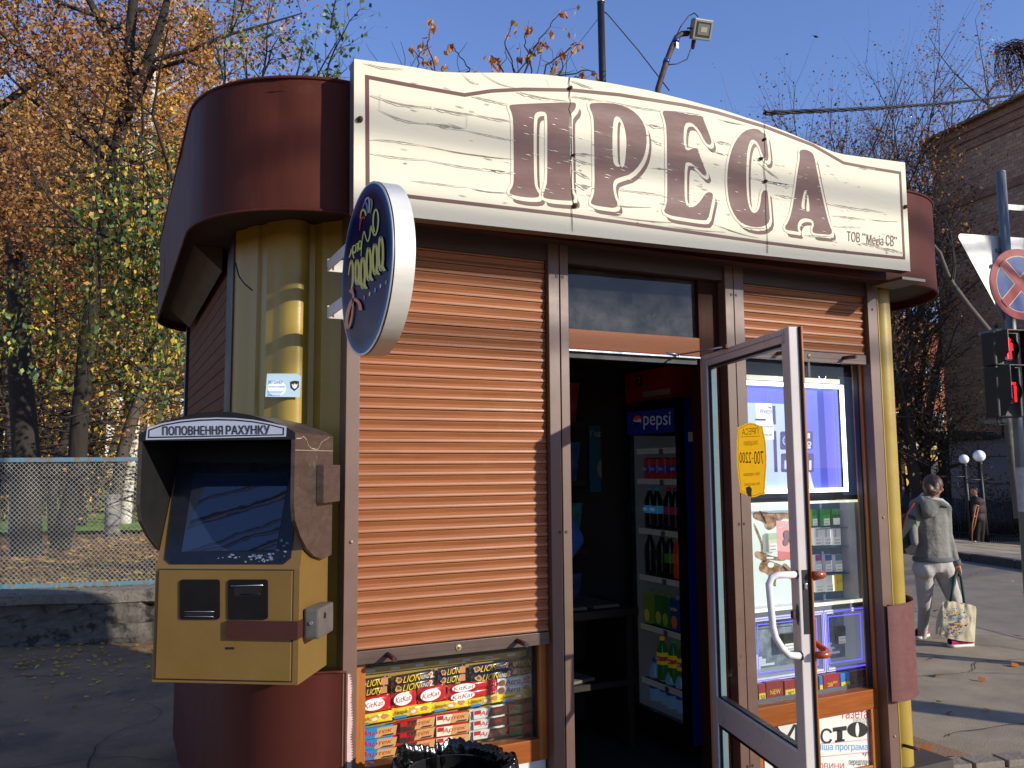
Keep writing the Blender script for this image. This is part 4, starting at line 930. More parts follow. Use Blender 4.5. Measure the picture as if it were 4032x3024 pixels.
wrapper('chocolate_bar','dull olive bar with lion lettering at the shaded right end, lower one',GR,1706,1950,248,86,'choc',yoff=.01,blocks=[(.05,.1,.3,.9,'tan','b')],txts=[('LION',.3,.15,.85,.85,'pale',.06,0)])
KK = dict(blocks=[(.06,.16,.78,.90,'white','o')],txts=[('KitKat',.12,.34,.72,.66,'red',.04,.06)])
wrapper('chocolate_bar','square red bar with a white oval, cut by the left window frame',GR,100,428,598,172,'red',rot=2.,**KK)
wrapper('chocolate_bar','square red bar with a white oval, second from the window frame',GR,435,702,540,186,'red',rot=3.,**KK)
wrapper('chocolate_bar','square red bar with a white oval, next to the long red bars',GR,712,1010,492,172,'red',rot=4.,**KK)
KL = dict(blocks=[(.07,.04,.54,.98,'white','o')],txts=[('KitKat',.10,.24,.50,.72,'red',.02,.06),('1+1',.86,.3,.96,.6,'white',.01,0)])
wrapper('chocolate_bar','long red double bar with a white oval, upper of the pair',GR,1030,1548,402,88,'red',rot=1.,**KL)
wrapper('chocolate_bar','long red double bar with a white oval, lower of the pair',GR,1015,1552,492,96,'red',rot=1.2,**KL)
AE = dict(blocks=[(.03,.1,.2,.9,'choc','b'),(.68,.15,.95,.9,'org2','b')],txts=[('Aero',.2,.16,.62,.80,'brown',.03,0)],ends='white')
wrapper('chocolate_bar','white bar with brown rounded lettering and silver fins, upper one',GR,1562,1925,345,88,'silver',**AE)
wrapper('chocolate_bar','white bar with brown rounded lettering and silver fins, lower one',GR,1560,1925,432,88,'silver',**AE)
NQ = dict(blocks=[(.34,.14,.66,.92,'tan','b'),(.66,.30,.90,.92,'org2','b'),(.04,.04,.34,.30,'blue',''),(.42,.3,.58,.7,'cream','b')],txts=[('Nesquik',.05,.30,.36,.80,'navy',.01,.05)])
for i, (a, c_, y, h) in enumerate(((40,445,748,112),(438,872,668,112),(866,1250,606,100),(1255,1600,556,98),(1595,1955,508,92))):
    wrapper('chocolate_bar',['bright yellow bar cut by the left window frame','bright yellow bar under the square red bars','bright yellow bar under the long red bars','bright yellow bar above the silver wafers','bright yellow bar above the green wafers in the shade'][i],GR,a,c_,y,h,'yellow',rot=1.5,**NQ)
def AR(c1, c2, edge): return dict(blocks=[(.08,.10,.97,.92,c1,''),(.46,.10,.97,.92,c2,'s'),(.10,.50,.28,.88,'red',''),(.60,.14,.90,.28,'dark','s')],txts=[('Артек',.24,.26,.86,.74,'red',.05,.08)],ends=edge)
cols = (('blue','tan','red','blue',40,478,(900,1018,1128),122,'blue and tan'),('dark','tan','red','red',478,880,(808,925,1045),126,'red and dark green'),('cream','tan','red','red',872,1250,(748,868,985),118,'red and cream'),('silver','dark','silver','silver',1262,1645,(680,792,905),112,'white and brown silver-edged'),('green','choc','red','red',1650,1955,(640,756,866),108,'green and brown shaded'))
for (c1, c2, ed, base, xl, xr, ys, h, nm) in cols:
    for j, y in enumerate(ys):
        wrapper('wafer_pack', nm+' wafer pack, '+['top','middle','bottom'][j]+' of its stack of three', GR, xl, xr, y, h, base, cat='wafer pack', **AR(c1, c2, ed))
def shelf(b):
    for (x0, x1, y0, y1) in ((60,1960,262,312),):
        a = C6(170,300); c_ = C6(1960,62)
    b.use(mat('shelf_yellow', '9a7c2e', .5)); b.box((.87, 3.165, C6(200,290).z), (1.58, 3.20, C6(200,225).z)); b.box((.87, 3.19, .56), (1.58, 3.21, C6(200,290).z))
    b.box((.87, 3.22, C6(200,215).z), (1.58, 3.30, C6(200,180).z)); b.box((.87,3.115,.540),(1.58,3.21,.5615))
    b.use(mat('price_tag', 'B9B8AE', .6))
    for k in range(7):
        x = .905+k*.098; b.box((x, 3.163, C6(200,272).z), (x+.036, 3.165, C6(200,243).z))
part('sweets_shelf', K, None, shelf) if False else None
b = MB(); shelf(b); b.build('sweets_shelf', K)
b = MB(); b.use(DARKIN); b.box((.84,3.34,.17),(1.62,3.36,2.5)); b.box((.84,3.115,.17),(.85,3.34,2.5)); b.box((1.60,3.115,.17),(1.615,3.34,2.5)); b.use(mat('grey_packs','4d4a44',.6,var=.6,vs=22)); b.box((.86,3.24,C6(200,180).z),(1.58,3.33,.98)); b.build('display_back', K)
# ================================================================ right window: lit cigarette cabinets
YA = 3.20; PA = P3(YA)
def A7(x, y): return ((2850+x/2.37)*.54861, (1300+y/2.37)*.54861)     # upper detail crop
def B7(x, y): return ((2850+x/2.37)*.54861, (2000+y/2.37)*.54861)     # lower detail crop
def rect(b, P, x0, y0, x1, y1, dy=0., th=.0):
    """upright rectangle given by its left-top and right-bottom picture corners"""
    a = P(x0, y0); c_ = P(x1, y1); c2 = P(x1, y0)
    x0_, x1_, zt_, zb_ = a.x, c_.x, a.z, P(x0, y1).z
    y = a.y-dy
    if th: b.box((x0_, y, zb_), (x1_, y+th, zt_))
    else: b.quad((x0_,y,zb_),(x1_,y,zb_),(x1_,y,zt_),(x0_,y,zt_))
    return x0_, zb_, x1_, zt_
CW = mat('cabinet_white', 'D4D6DA', .4); CD = mat('cabinet_dark', '1c2434', .5)
BLUEV = emis('poster_glow', '4a55b8', .75, '3a45a0'); BLUEP = emis('poster_pale', '94a4d0', .75, '8a98c8')
LEDW = emis('led_tube_white', 'E8F0FF', 3.0, 'ffffff'); LEDB = emis('led_blue', '5a50ff', 1.5, '5048e0'); LEDD = emis('led_dot', 'BFD8FF', 5.0, 'ffffff')
PALE = emis('lit_panel', 'B8C8C4', .42, 'b8c4c0'); PALEC = emis('lit_cream', 'DEDCC0', .8, 'd8d8c8')
xa0, xa1 = PA(1608,900).x, PA(*A7(1150,1505)).x
LC = thing('advert_cabinet', 'lit blue-violet advertising cabinet with a white tube frame at the top of the right window', 'display cabinet', ((xa0+xa1)/2, 3.3, 1.6))
zt_ = PA(*A7(1100,515)).z; zb_ = PA(*A7(1148,1505)).z; fw = .020
b = MB(); b.use(LEDW); b.box((xa0,YA-.01,zt_-fw),(xa1,YA,zt_)); b.box((xa0,YA-.01,zb_),(xa1,YA,zb_+fw)); b.box((xa1-fw,YA-.01,zb_+fw),(xa1,YA,zt_-fw)); b.build('tube_frame', LC)
b = MB(); b.use(CD); b.box((xa0-.02,YA+.12,zb_-.03),(xa1+.16,YA+.14,2.2)); b.box((xa0,YA,zt_),(xa1,YA+.12,zt_+.004)); b.box((xa1+.001,YA,zb_),(xa1+.004,YA+.12,zt_)); b.build('case', LC)
def poster(b):
    P_ = P3(YA+.015); z0, z1_ = zb_+fw, zt_-fw; x0, x1_ = xa0, xa1-fw
    def q(px0, py0, px1, py1, m_, k): b.use(m_); rect(b, P_, px0, py0, px1, py1, .0012*k)
    b.use(BLUEV); b.quad((x0,YA+.015,z0),(x1_,YA+.015,z0),(x1_,YA+.015,z1_),(x0,YA+.015,z1_))
    b.use(emis('poster_violet', '6c6cec', .9, '5050d0')); xv = P_(*A7(945,800)).x; b.quad((xv,YA+.0138,z0),(x1_-.028,YA+.0138,z0),(x1_-.028,YA+.0138,z1_-.012),(xv-.006,YA+.0138,z1_-.012))
    b.use(BLUEP); zp = P_(*A7(300,680)).z; b.add([(x0,YA+.0134,z0),(P_(*A7(840,1450)).x,YA+.0134,z0),(P_(*A7(690,1000)).x,YA+.0134,zp-.1),(P_(*A7(560,690)).x,YA+.0134,zp),(x0,YA+.0134,zp)], [(0,1,2,3,4)])
    NV = emis('print_navy', '2a2a70', .5, '26266a')
    for r in ((450,705,484,880),(455,940,500,1325)): q(*A7(r[0],r[1]),*A7(r[2],r[3]),NV,2.2)
    for (a0, c0, a1, c1) in ((523,945,640,1115),(700,945,826,1115),(530,1150,650,1325),(705,1150,836,1325)):
        b.use(NV); b.add(rrect(lambda x,y: V3(P_(*A7(x,y)))+V3((0,-.003,0)), a0,c0,a1,c1,16), [tuple(range(24))])
    b.use(BLUEP)
    def cc(x, y, r0, r1, n=20):
        v = [V3(P_(*A7(x+r*math.cos(2*math.pi*t/n), y+r*math.sin(2*math.pi*t/n))))+V3((0,-.0042,0)) for r in (r0, r1) for t in range(n)]
        b.add(v, [(t, (t+1)%n, n+(t+1)%n, n+t) for t in range(n)])
    cc(590,1030,40,48); cc(790,1060,10,22)
    for a in range(12): x, y = 590+32*math.cos(a*.5236), 1030+32*math.sin(a*.5236); b.quad(*[V3(P_(*A7(x+i,y+j)))+V3((0,-.0042,0)) for i, j in ((-3,-3),(3,-3),(3,3),(-3,3))])
    for r in ((775,960,800,1010),(560,1215,600,1295),(790,1215,812,1305),(770,1085,806,1105)): b.quad(*[V3(P_(*A7(x,y)))+V3((0,-.0042,0)) for x, y in ((r[0],r[1]),(r[2],r[1]),(r[2],r[3]),(r[0],r[3]))])
    # printed pack
    q(*A7(290,680),*A7(448,845),emis('pack_print_white','C8D0E0',.8,'ccd0dc'),3.4); q(*A7(290,825),*A7(385,843),NV,4.4)
    q(*A7(292,850),*A7(462,1018),_mats['pack_print_white'],3.4)
    b.use(NV); U = lambda x, y: V3(P_(*A7(x,y)))+V3((0,-.0060,0))
    qtext(b, 'Winston', U, 328, 730, 442, 780, bold=.0); b.add([U(395,705),U(415,728),U(440,735),U(428,722),U(440,712),U(418,718)], [tuple(range(6))])
    b.use(mat('print_dark', '22242c', .5)); qtext(b, 'Куріння', U, 300, 885, 452, 918); qtext(b, 'вбиває', U, 318, 955, 452, 988)
b = MB(); poster(b); b.build('poster', LC)
b = MB(); b.use(PALEC); b.box((xa0,YA-.004,zt_+.008),(xa1-.02,YA+.02,zt_+.030)); b.build('top_light', LC)
b = MB(); b.use(LEDW)
for cx_ in (445, 525, 920):
    b.tube([PY(*A7(cx_+32*math.cos(math.pi*(t/10)), 430+32*math.sin(math.pi*t/10)), YA-.03) for t in range(11)], .0012, 5)
b.build('lamp_ring', LC)
LS = tag(thing('led_strip', 'dotted blue-white strip of tiny lights running down the right edge of the right window', 'light strip', PY(1868,1130,3.14)), None)
def dots(b):
    P_ = P3(3.14); xs = P_(1868,1130).x; z0, z1_ = P_(1883,1477).z, P_(1842,788).z; z = z0
    b.use(CD); b.box((xs-.006,3.1405,z0),(xs+.006,3.144,z1_)); b.use(LEDD); i = 0
    while z < z1_:
        b.add([(xs+.0032*math.cos(t*math.pi/3), 3.1398, z+.0032*math.sin(t*math.pi/3)) for t in range(6)], [tuple(range(6))]); z += .0118
b = MB(); dots(b); b.build('strip', LS)
# shelf cabinet
xb1 = PA(*B7(1305,400)).x; zb1_ = PA(*B7(1230,870)).z; zbt = PA(1760,1082).z
SC_ = thing('cigarette_cabinet', 'lit glass-fronted shelf cabinet with rows of cigarette packs in the middle of the right window', 'display cabinet', ((xa0+xb1)/2, 3.3, zb1_))
def scab(b):
    b.use(PALEC); b.box((xa0,YA-.01,zbt-.012),(xb1,YA,zbt)); b.box((xa0,YA-.01,zb1_-.004),(xb1,YA+.0,zb1_+.010))
    b.use(CW); b.box((xa0,YA,zb1_),(xb1,YA+.12,zb1_+.003)); b.box((xb1-.004,YA-.008,zb1_),(xb1,YA+.12,zbt)); b.box((xb1-.05,YA+.0,zb1_),(xb1-.047,YA+.12,zbt))
b = MB(); scab(b); b.build('case', SC_)
xd0 = P3(YA+.1)(*B7(815,400)).x; xd1 = P3(YA+.1)(*B7(1130,400)).x
b = MB(); b.use(PALE); b.box((xa0,YA+.10,zb1_+.003),(xd0,YA+.115,zbt-.012)); b.box((xd1,YA+.10,zb1_+.003),(xb1-.004,YA+.115,zbt-.012)); b.build('lit_back', SC_)
b = MB(); b.use(mat('shelf_blue_dark', '23405a', .5, emit=('23405a', .25))); b.box((xd0,YA+.098,zb1_+.003),(xd1,YA+.112,zbt-.012))
for yy in (182, 356, 608): z = P3(YA+.1)(*B7(960,yy)).z; b.box((xd0,YA+.05,z-.003),(xd1,YA+.098,z))
b.build('shelf_back', SC_)
# coffee-coloured splash printed on the pale panel
def splash(b):
    P_ = P3(YA+.0995); b.smooth = False
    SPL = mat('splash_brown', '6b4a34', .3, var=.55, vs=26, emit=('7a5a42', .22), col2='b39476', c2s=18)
    b.use(SPL)
    def S(pts, it=2):
        p = smooth_close([(P_(*B7(*q)).x, P_(*B7(*q)).z) for q in pts], it); v, f = fill2d([p]); b.add([(x, YA+.0985, z) for x, z in v], f)
    S([(270,40),(340,30),(450,50),(560,40),(640,60),(640,110),(560,95),(500,140),(470,190),(420,210),(385,190),(370,130),(300,110),(270,90)])
    S([(340,20),(365,60),(390,110),(400,160),(380,140),(350,80),(325,30)])
    S([(275,130),(300,170),(340,260),(368,340),(362,420),(345,430),(348,350),(320,270),(285,190)])
    S([(285,400),(360,410),(420,440),(500,460),(560,440),(600,460),(560,500),(480,490),(400,480),(370,520),(345,480),(290,460)])
    S([(345,500),(400,480),(480,510),(560,540),(620,600),(645,690),(600,650),(560,620),(500,640),(480,700),(490,735),(462,730),(435,660),(400,610),(350,600),(322,570)])
    S([(560,500),(640,580),(645,640),(600,600),(540,560)])
    b.use(PALE); 
    for (cx_, cy_, rx, ry) in ((437,532,30,26),(430,466,36,10)): b.add([P_(*B7(cx_+rx*math.cos(t*.39), cy_+ry*math.sin(t*.39)))+V3((0,-.0018,0)) for t in range(16)], [tuple(range(16))])
b = MB(); splash(b); b.build('splash_print', SC_)
# packs
GP = 'cigarette packs on the lit shelves of the right window'
def pack(label, x0, y0, x1, y1, body, top=None, txt=None, y=YA+.06, F_=B7, wtxt='Куріння\nвбиває', vert=False, hand=P3(YA+.06), dim=False, tagc=None):
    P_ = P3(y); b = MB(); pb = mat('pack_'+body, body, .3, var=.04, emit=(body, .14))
    b.use(pb); a = P_(*F_(x0,y0)); c_ = P_(*F_(x1,y1)); z0 = P_(*F_(x0,y1)).z; z1_ = a.z; b.box((a.x,y,z0),(c_.x,y+.022,z1_),.001)
    w_ = c_.x-a.x; h = z1_-z0
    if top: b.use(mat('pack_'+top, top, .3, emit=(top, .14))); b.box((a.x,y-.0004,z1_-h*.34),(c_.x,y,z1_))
    if tagc is None:
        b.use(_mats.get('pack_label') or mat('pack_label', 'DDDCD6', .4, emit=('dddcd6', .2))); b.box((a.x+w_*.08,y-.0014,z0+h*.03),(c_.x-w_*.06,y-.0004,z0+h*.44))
        b.use(mat('print_dark', '22242c', .5)); l = wtxt.split('\n')
        for k, s_ in enumerate(l): text(b, s_, (a.x+w_*.16,y-.0022,z0+h*(.26-.17*k)), (w_*.66,0,0), (0,0,h*.10))
    if txt:
        b.use(mat('print_red', 'B03038', .5) if txt[1] == 'r' else (_mats.get('print_green') or mat('print_green', '2a7a3a', .5)) if txt[1] == 'g' else mat('print_navy2', '26305a', .5))
        if vert: text(b, txt[0], (a.x+w_*.42,y-.0012,z0+h*.50), (0,0,h*.44), (-w_*.2,0,0), bold=.04)
        else: text(b, txt[0], (a.x+w_*.15,y-.0012,z0+h*(.42 if tagc else .60)), (w_*.7,0,0), (0,0,h*.22), bold=.03)
    return tag(b.build('cigarette_pack' if tagc is None else 'price_card', loc=(a.x+w_/2, y, z0)), label, 'cigarette pack' if tagc is None else 'price card', GP if tagc is None else None)
pack('bright green cigarette pack at the left of the top shelf',822,18,876,170,'2a9a3a','1e7a30')
pack('bright green cigarette pack, second on the top shelf',925,14,992,168,'2a9a3a','1e7a30')
pack('dark green cigarette pack with pale number, right end of the top shelf',1010,10,1088,162,'1d5a34','2f8a44',txt=('31','g'),wtxt='')
pack('white cigarette pack with upright red lettering on the second shelf',843,188,920,352,'E2E0DA',txt=('BOND','r'),vert=True)
pack('white cigarette pack with upright navy lettering, middle of the second shelf',930,188,1004,350,'E0E0DE',txt=('BOND','n'),vert=True)
pack('white cigarette pack with upright navy lettering, right end of the second shelf',1014,188,1096,350,'DADCE0',txt=('BOND','n'),vert=True)
pack('cigarette pack with a purple top on the third shelf',852,440,918,602,'B8B8C0','9A2F8A')
pack('cigarette pack with a deep blue top on the third shelf',944,438,1014,600,'B8B8C0','2a4f9a')
pack('cigarette pack with a teal top on the third shelf',1038,438,1110,598,'A8B4B8','2f7a8a')
pack('tall white cigarette pack, left of the two beside the yellow price card',850,628,938,790,'E6E4DC')
pack('tall white cigarette pack next to the yellow price card',946,622,1036,785,'E6E4DC')
pack('yellow price card with a red price at the end of the lowest shelf',1040,618,1112,778,'D8BE2A',txt=('31°°','r'),tagc=1)
pack('pale cigarette pack with a green corner standing before the brown splash print',415,238,500,412,'C4CCBC','a9c0a0',y=YA+.075)
# lower pair of boxes
zc1 = PA(*B7(1200,925)).z; zc0 = PA(*B7(940,1530)).z; xm_ = PA(*B7(930,1200)).x
def box2(name, label, x0, x1, mirror, tx, packr):
    t = thing(name, label, 'display cabinet', ((x0+x1)/2, 3.3, zc0))
    b = MB(); b.use(CW); b.box((x0,YA-.01,zc1-.018),(x1,YA,zc1)); b.box((x0,YA-.01,zc0),(x1,YA,zc0+.018)); b.box((x0,YA-.01,zc0+.018),(x0+.014,YA,zc1-.018)); b.box((x1-.014,YA-.01,zc0+.018),(x1,YA,zc1-.018)); b.build('frame', t)
    b = MB(); b.use(LEDB)
    for k, (i, y_) in enumerate(((.006,YA-.012),(.034,YA+.004))):
        w_ = .0042; X0, X1, Z0, Z1 = x0+i, x1-i, zc0+i, zc1-i
        b.box((X0,y_-.001,Z1-w_),(X1,y_,Z1)); b.box((X0,y_-.001,Z0),(X1,y_,Z0+w_)); b.box((X0,y_-.001,Z0+w_),(X0+w_,y_,Z1-w_)); b.box((X1-w_,y_-.001,Z0+w_),(X1,y_,Z1-w_))
    b.build('led_outline', t)
    b = MB(); b.use(mat('box_inner', '9aa0a4', .5, emit=('8a9298', .25))); b.quad((x0+.014,YA,zc0+.018),(x1-.014,YA,zc0+.018),(x1-.014,YA+.1,zc0+.03),(x0+.014,YA+.1,zc0+.03)); b.quad((x1-.014,YA,zc0+.018),(x1-.014,YA,zc1-.018),(x1-.05,YA+.1,zc1-.03),(x1-.05,YA+.1,zc0+.03))
    b.use(mat('box_back', '4a5560', .5, emit=('4a5a6a', .22), col2='8a98a4', c2s=5)); b.box((x0+.014,YA+.10,zc0+.018),(x1-.014,YA+.105,zc1-.018))
    b.use(mat('pale_steps', 'AEB6BE', .5, emit=('a0aab4', .3)))
    for k in range(7): z = zc0+.03+k*.012; xx = x0+.03+random.uniform(0,.06); b.box((xx,YA+.094-k*.001,z),(min(xx+random.uniform(.05,.14),x1-.05),YA+.099,z+.010))
    b.use(mat('print_grey', 'A8B0B8', .5, emit=('a8b0b8', .3))); wx = (x1-x0)*.45
    text(b, tx, (x0+.045 if not mirror else x0+.0, YA+.0975, zc1-.055), (wx,0,0), (0,0,.020), bold=.02)
    b.build('interior', t)
    return t
box2('advert_box','lit blue-bordered box with a dark pack inside, lower left behind the door glass',xa0,xm_-.004,True,'ПРАВИЛА',None)
box2('advert_box','lit blue-bordered box with a small dark pack inside, lower right of the window',xm_+.004,PA(*B7(1335,1200)).x,False,'ПРАВИЛА',None)
pack('black-green cigarette pack inside the lower left lit box',556,1178,668,1345,'1c2a28','16201e',y=YA+.05)
pack('dark cigarette pack lying open in the lower right lit box',1060,1110,1142,1275,'3a3f48','2c3038',y=YA+.06)
# price row
GPR = 'price cards along the sill of the right window'
def card(label, x0, x1, y0, y1, top, bot=None, t1=None, t2=None, c1='E8C020'):
    C3 = lambda x, y: ((2632+x/1.58)*.54861, (1974+y/1.58)*.54861); P_ = P3(3.155)
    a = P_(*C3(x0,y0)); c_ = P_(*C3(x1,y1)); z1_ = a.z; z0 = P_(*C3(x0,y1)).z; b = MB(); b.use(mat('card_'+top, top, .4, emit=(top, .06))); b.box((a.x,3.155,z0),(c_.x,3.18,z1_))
    w_ = c_.x-a.x; h = z1_-z0
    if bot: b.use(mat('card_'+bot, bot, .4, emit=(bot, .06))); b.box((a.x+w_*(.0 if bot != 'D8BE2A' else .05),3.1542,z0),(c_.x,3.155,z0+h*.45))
    if t1: b.use(mat('card_print_'+c1, c1, .5)); text(b, t1, (a.x+w_*.22,3.1538,z0+h*.22), (w_*.62,0,0), (0,0,h*.30), bold=.04)
    if t2: b.use(mat('print_dark', '22242c', .5)); text(b, t2, (a.x+w_*.25,3.1532,z0+h*.08), (w_*.6,0,0), (0,0,h*.26), bold=.03)
    tag(b.build('price_card', loc=(a.x+w_/2,3.155,z0)), label, 'price card', GPR)
card('red price card with a yellow foot at the far left of the row',560,605,1140,1245,'8A1E22','D8BE2A',t2='50')
card('red card with the yellow word NEW, left one seen through the door glass',608,715,1128,1232,'7E1C20',t1='NEW')
card('red pack card with a yellow price foot behind the door glass',722,790,1118,1222,'8A2226','D8BE2A',t2='28°°')
card('plain red card just left of the door edge',795,880,1112,1205,'8A1E22')
card('small blue card with a yellow foot beside the big red price',938,962,1088,1192,'2a66a8','D8BE2A')
card('big red price card reading 28.50 in the middle of the row',964,1068,1082,1180,'8E1C20',t1='28⁵⁰')
card('blue card with a yellow price foot right of the big red price',1070,1130,1072,1172,'2a74b8','D8BE2A',t2='28³⁰')
card('dark red card with the word NEW at the right end of the row',1133,1240,1060,1158,'4a1e1c',t1='NEW',c1='8a8a2a')
# backing below/behind the cabinets
b = MB(); b.use(CD); b.box((2.655,3.36,.5),(3.62,3.38,2.5)); b.box((3.60,3.13,.5),(3.61,3.36,2.5)); b.box((2.655,3.12,PA(*B7(940,900)).z+.0),(2.66,3.36,2.5)); b.use(mat('cabinet_grey','5a6270',.5)); b.box((2.66,3.15,zt2-.02),(3.59,3.35,zt2+.004)); b.box((2.66,YA-.005,zc1+.002),(3.56,YA+.12,zb1_-.006)); b.use(mat('slate_panel','39496a',.5,emit=('39496a',.2))); b.box((xa1+.012,YA+.03,zb_-.02),(PA(1866,900).x,YA+.04,zt_+.05)); b.build('window_back', K)
# newspaper poster low in the right window
YP = 3.076; PP_ = P3(YP)
NP = MB(); NP.use(mat('newsprint', 'CFCDC4', .7, var=.04, vs=20)); C3 = lambda x, y: ((2632+x/1.58)*.54861, (1974+y/1.58)*.54861)
a = PP_(*C3(590,1390)); c_ = PP_(*C3(1310,1275)); NP.box((a.x,YP,.2),(c_.x,YP+.003,c_.z))
UU = lambda x, y, k=1: V3(PP_(*C3(x,y)))+V3((0,-.0009*k,0))
NP.use(mat('print_pinkred', 'C02848', .6)); qtext(NP, 'газета', lambda x,y: UU(x,y), 1080, 1302, 1240, 1352, bold=.05); qtext(NP, 'НОВИНИ', lambda x,y: UU(x,y), 900, 1628, 1092, 1665, bold=.05)
NP.use(mat('print_black', '101010', .6))
qtext(NP, 'с', lambda x,y: UU(x,y), 945, 1412, 1018, 1508, bold=.11); [NP.quad(*[UU(*p) for p in q]) for q in (((1022,1408),(1108,1396),(1108,1424),(1022,1434)),((1048,1425),(1082,1420),(1082,1488),(1048,1492)),((1036,1486),(1096,1478),(1096,1492),(1036,1500)))]
v_ = [(1175+64*math.cos(t*.262), 1420+48*math.sin(t*.262)) for t in range(24)]; h_ = [(1175+12*math.cos(t*.262), 1420+44*math.sin(t*.262)) for t in range(24)]
O_ = [(PP_(*C3(*p)).x, PP_(*C3(*p)).z) for p in v_]; H_ = [(PP_(*C3(*p)).x, PP_(*C3(*p)).z) for p in h_]; vv_, ff_ = fill2d([O_, H_]); NP.add([(x, YP-.0009, z) for x, z in vv_], ff_)
qtext(NP, 'купуйте', lambda x,y: UU(x,y), 1208, 1552, 1298, 1588, bold=.02); qtext(NP, 'передплачуйте', lambda x,y: UU(x,y), 1122, 1600, 1300, 1650, bold=.02)
qtext(NP, 'М', lambda x,y: UU(x,y), 640, 1385, 808, 1500, bold=.14)
NP.use(mat('print_cyan', '3a8ac0', .6)); qtext(NP, 'найповніша програма', lambda x,y: UU(x,y), 770, 1500, 1238, 1560, bold=.02)
NP.use(mat('print_pink', 'C05a78', .6))
o_ = [UU(*p) for p in ((840,1520),(1235,1482),(1250,1492),(1250,1545),(1235,1560),(840,1600))]
for i in range(5): NP.tube([o_[i], o_[i+1]], .0012, 4)
NP.use(mat('print_faint', '9a9a96', .7)); qtext(NP, 'виходять', lambda x,y: UU(x,y), 1150, 1350, 1285, 1385)
for k in range(16): y = 1450+k*12; p0 = UU(1255,y); p1 = UU(1300,y-5); NP.quad(p0, p1, p1+V3((0,0,.001)), p0+V3((0,0,.001)))
NP.use(_mats['print_pinkred']); NP.quad(UU(650,1610),UU(735,1600),UU(735,1700),UU(650,1700))
tag(NP.build('newspaper_poster', loc=(3.05,YP,.2)), 'white newspaper advert poster with big black and pink lettering under the right window', 'poster')
# pink paper note on the window
b = MB(); P_ = P3(3.084); b.use(mat('note_pink', 'D89A98', .6)); n4 = [P_(*B7(488,118)),P_(*B7(690,130)),P_(*B7(706,500)),P_(*B7(505,470))]; b.prism(n4, (0,.0005,0)); b.use(mat('note_red', 'C26a6c', .6)); b.quad(*[V3(P_(*B7(*p)))+V3((0,-.001,0)) for p in ((505,400),(702,425),(706,500),(506,470))])
b.use(WHITEP); qtext(b, 'ШАПА...', lambda x,y: V3(P_(*B7(x,y)))+V3((0,-.001,0)), 510, 140, 640, 185, bold=.05); b.use(mat('note_grey', '7a6068', .6))
for (cx_, cy_, rx, ry) in ((585,250,32,45),(575,320,26,35),(620,270,20,55)): b.add([V3(P_(*B7(cx_+rx*math.cos(t*.39), cy_+ry*math.sin(t*.39))))+V3((0,-.0015-.0002*cx_/100,0)) for t in range(16)], [tuple(range(16))])
tag(b.build('paper_note', loc=P_(*B7(560,300))), 'pink paper note with faded print taped inside the right window beside the white door handle', 'note')
# yellow opening-hours sticker on the door pane (read from behind)
def dstick(b):
    def Q(x, y, k=0.): 
        X_, Y_ = A7(x, y); return PN(X_, Y_, DF-DN*(.024-.0022-k), DN)
    O = [(128,905),(168,895),(205,872),(245,863),(290,870),(325,888),(362,892),(368,935),(382,990),(395,1070),(400,1180),(398,1290),(388,1400),(384,1480),(386,1532),(345,1536),(300,1555),(262,1560),(225,1556),(205,1530),(152,1515),(150,1460),(138,1380),(124,1270),(120,1150),(122,1030),(132,950)]
    b.use(mat('sticker_yellow', 'E8B020', .5, var=.05, vs=20, specks=('9a8a5a', 40, .008), trans=.6)); b.add([Q(*p) for p in O], [tuple(range(len(O)))])
    b.use(mat('sticker_print', '7a5c1e', .5))
    c0 = (260, 1215)
    I = [(c0[0]+(x-c0[0])*.92, c0[1]+(y-c0[1])*.965) for x, y in O]; J = [(c0[0]+(x-c0[0])*.90, c0[1]+(y-c0[1])*.957) for x, y in O]; n = len(I)
    b.add([Q(*p, k=.0006) for p in I+J], [(i, (i+1)%n, n+(i+1)%n, n+i) for i in range(n)])
    for (t, x0, y0, x1, y1, bd, sl) in (('ПРЕСА',170,915,322,975,.05,-10),('ПРАЦЮЄМО',184,1036,318,1082,.05,-6),('700',282,1130,368,1250,.02,0),('-',262,1192,276,1200,0,0),('2200',146,1140,256,1240,.02,0),('без перерви',185,1325,332,1368,.0,-8),('без вихідних',190,1418,336,1456,.0,-8)):
        a = Q(x0, y1-sl*.5, .0008); c_ = Q(x1, y1+sl*.5, .0008); e = Q(x0, y0-sl*.5, .0008); text(b, t, a, c_-a, e-a, bold=bd, mirror=True)
    a = [Q(158,994,.0008),Q(340,986,.0008),Q(340,990,.0008),Q(158,998,.0008)]; b.quad(*a)
    b.use(mat('sticker_torn', '8f7d62', .7, var=.3, vs=40)); b.add([Q(*p, k=.001) for p in ((205,1470),(240,1455),(262,1480),(258,1520),(262,1556),(225,1552),(212,1520))], [tuple(range(7))])
b = MB(); dstick(b); tag(b.build('hours_sticker', loc=PDr(1624,1140)), 'yellow shield-shaped opening-hours sticker seen from behind on the open door pane', 'sticker')
b = MB(); b.use(mat('glass_scratch', '9a988e', .8)); 
for k in range(14): p = PDr(*[v for v in ((2632+(405+k*1.6+random.uniform(-5,5))/1.58)*.54861, (1974+(1035-k*6)/1.58)*.54861)])-DN*.022; b.obox(p, DU, DN, (0,0,1), random.uniform(.002,.006), .0004, random.uniform(.003,.008))
b.build('pane_scratch', door)
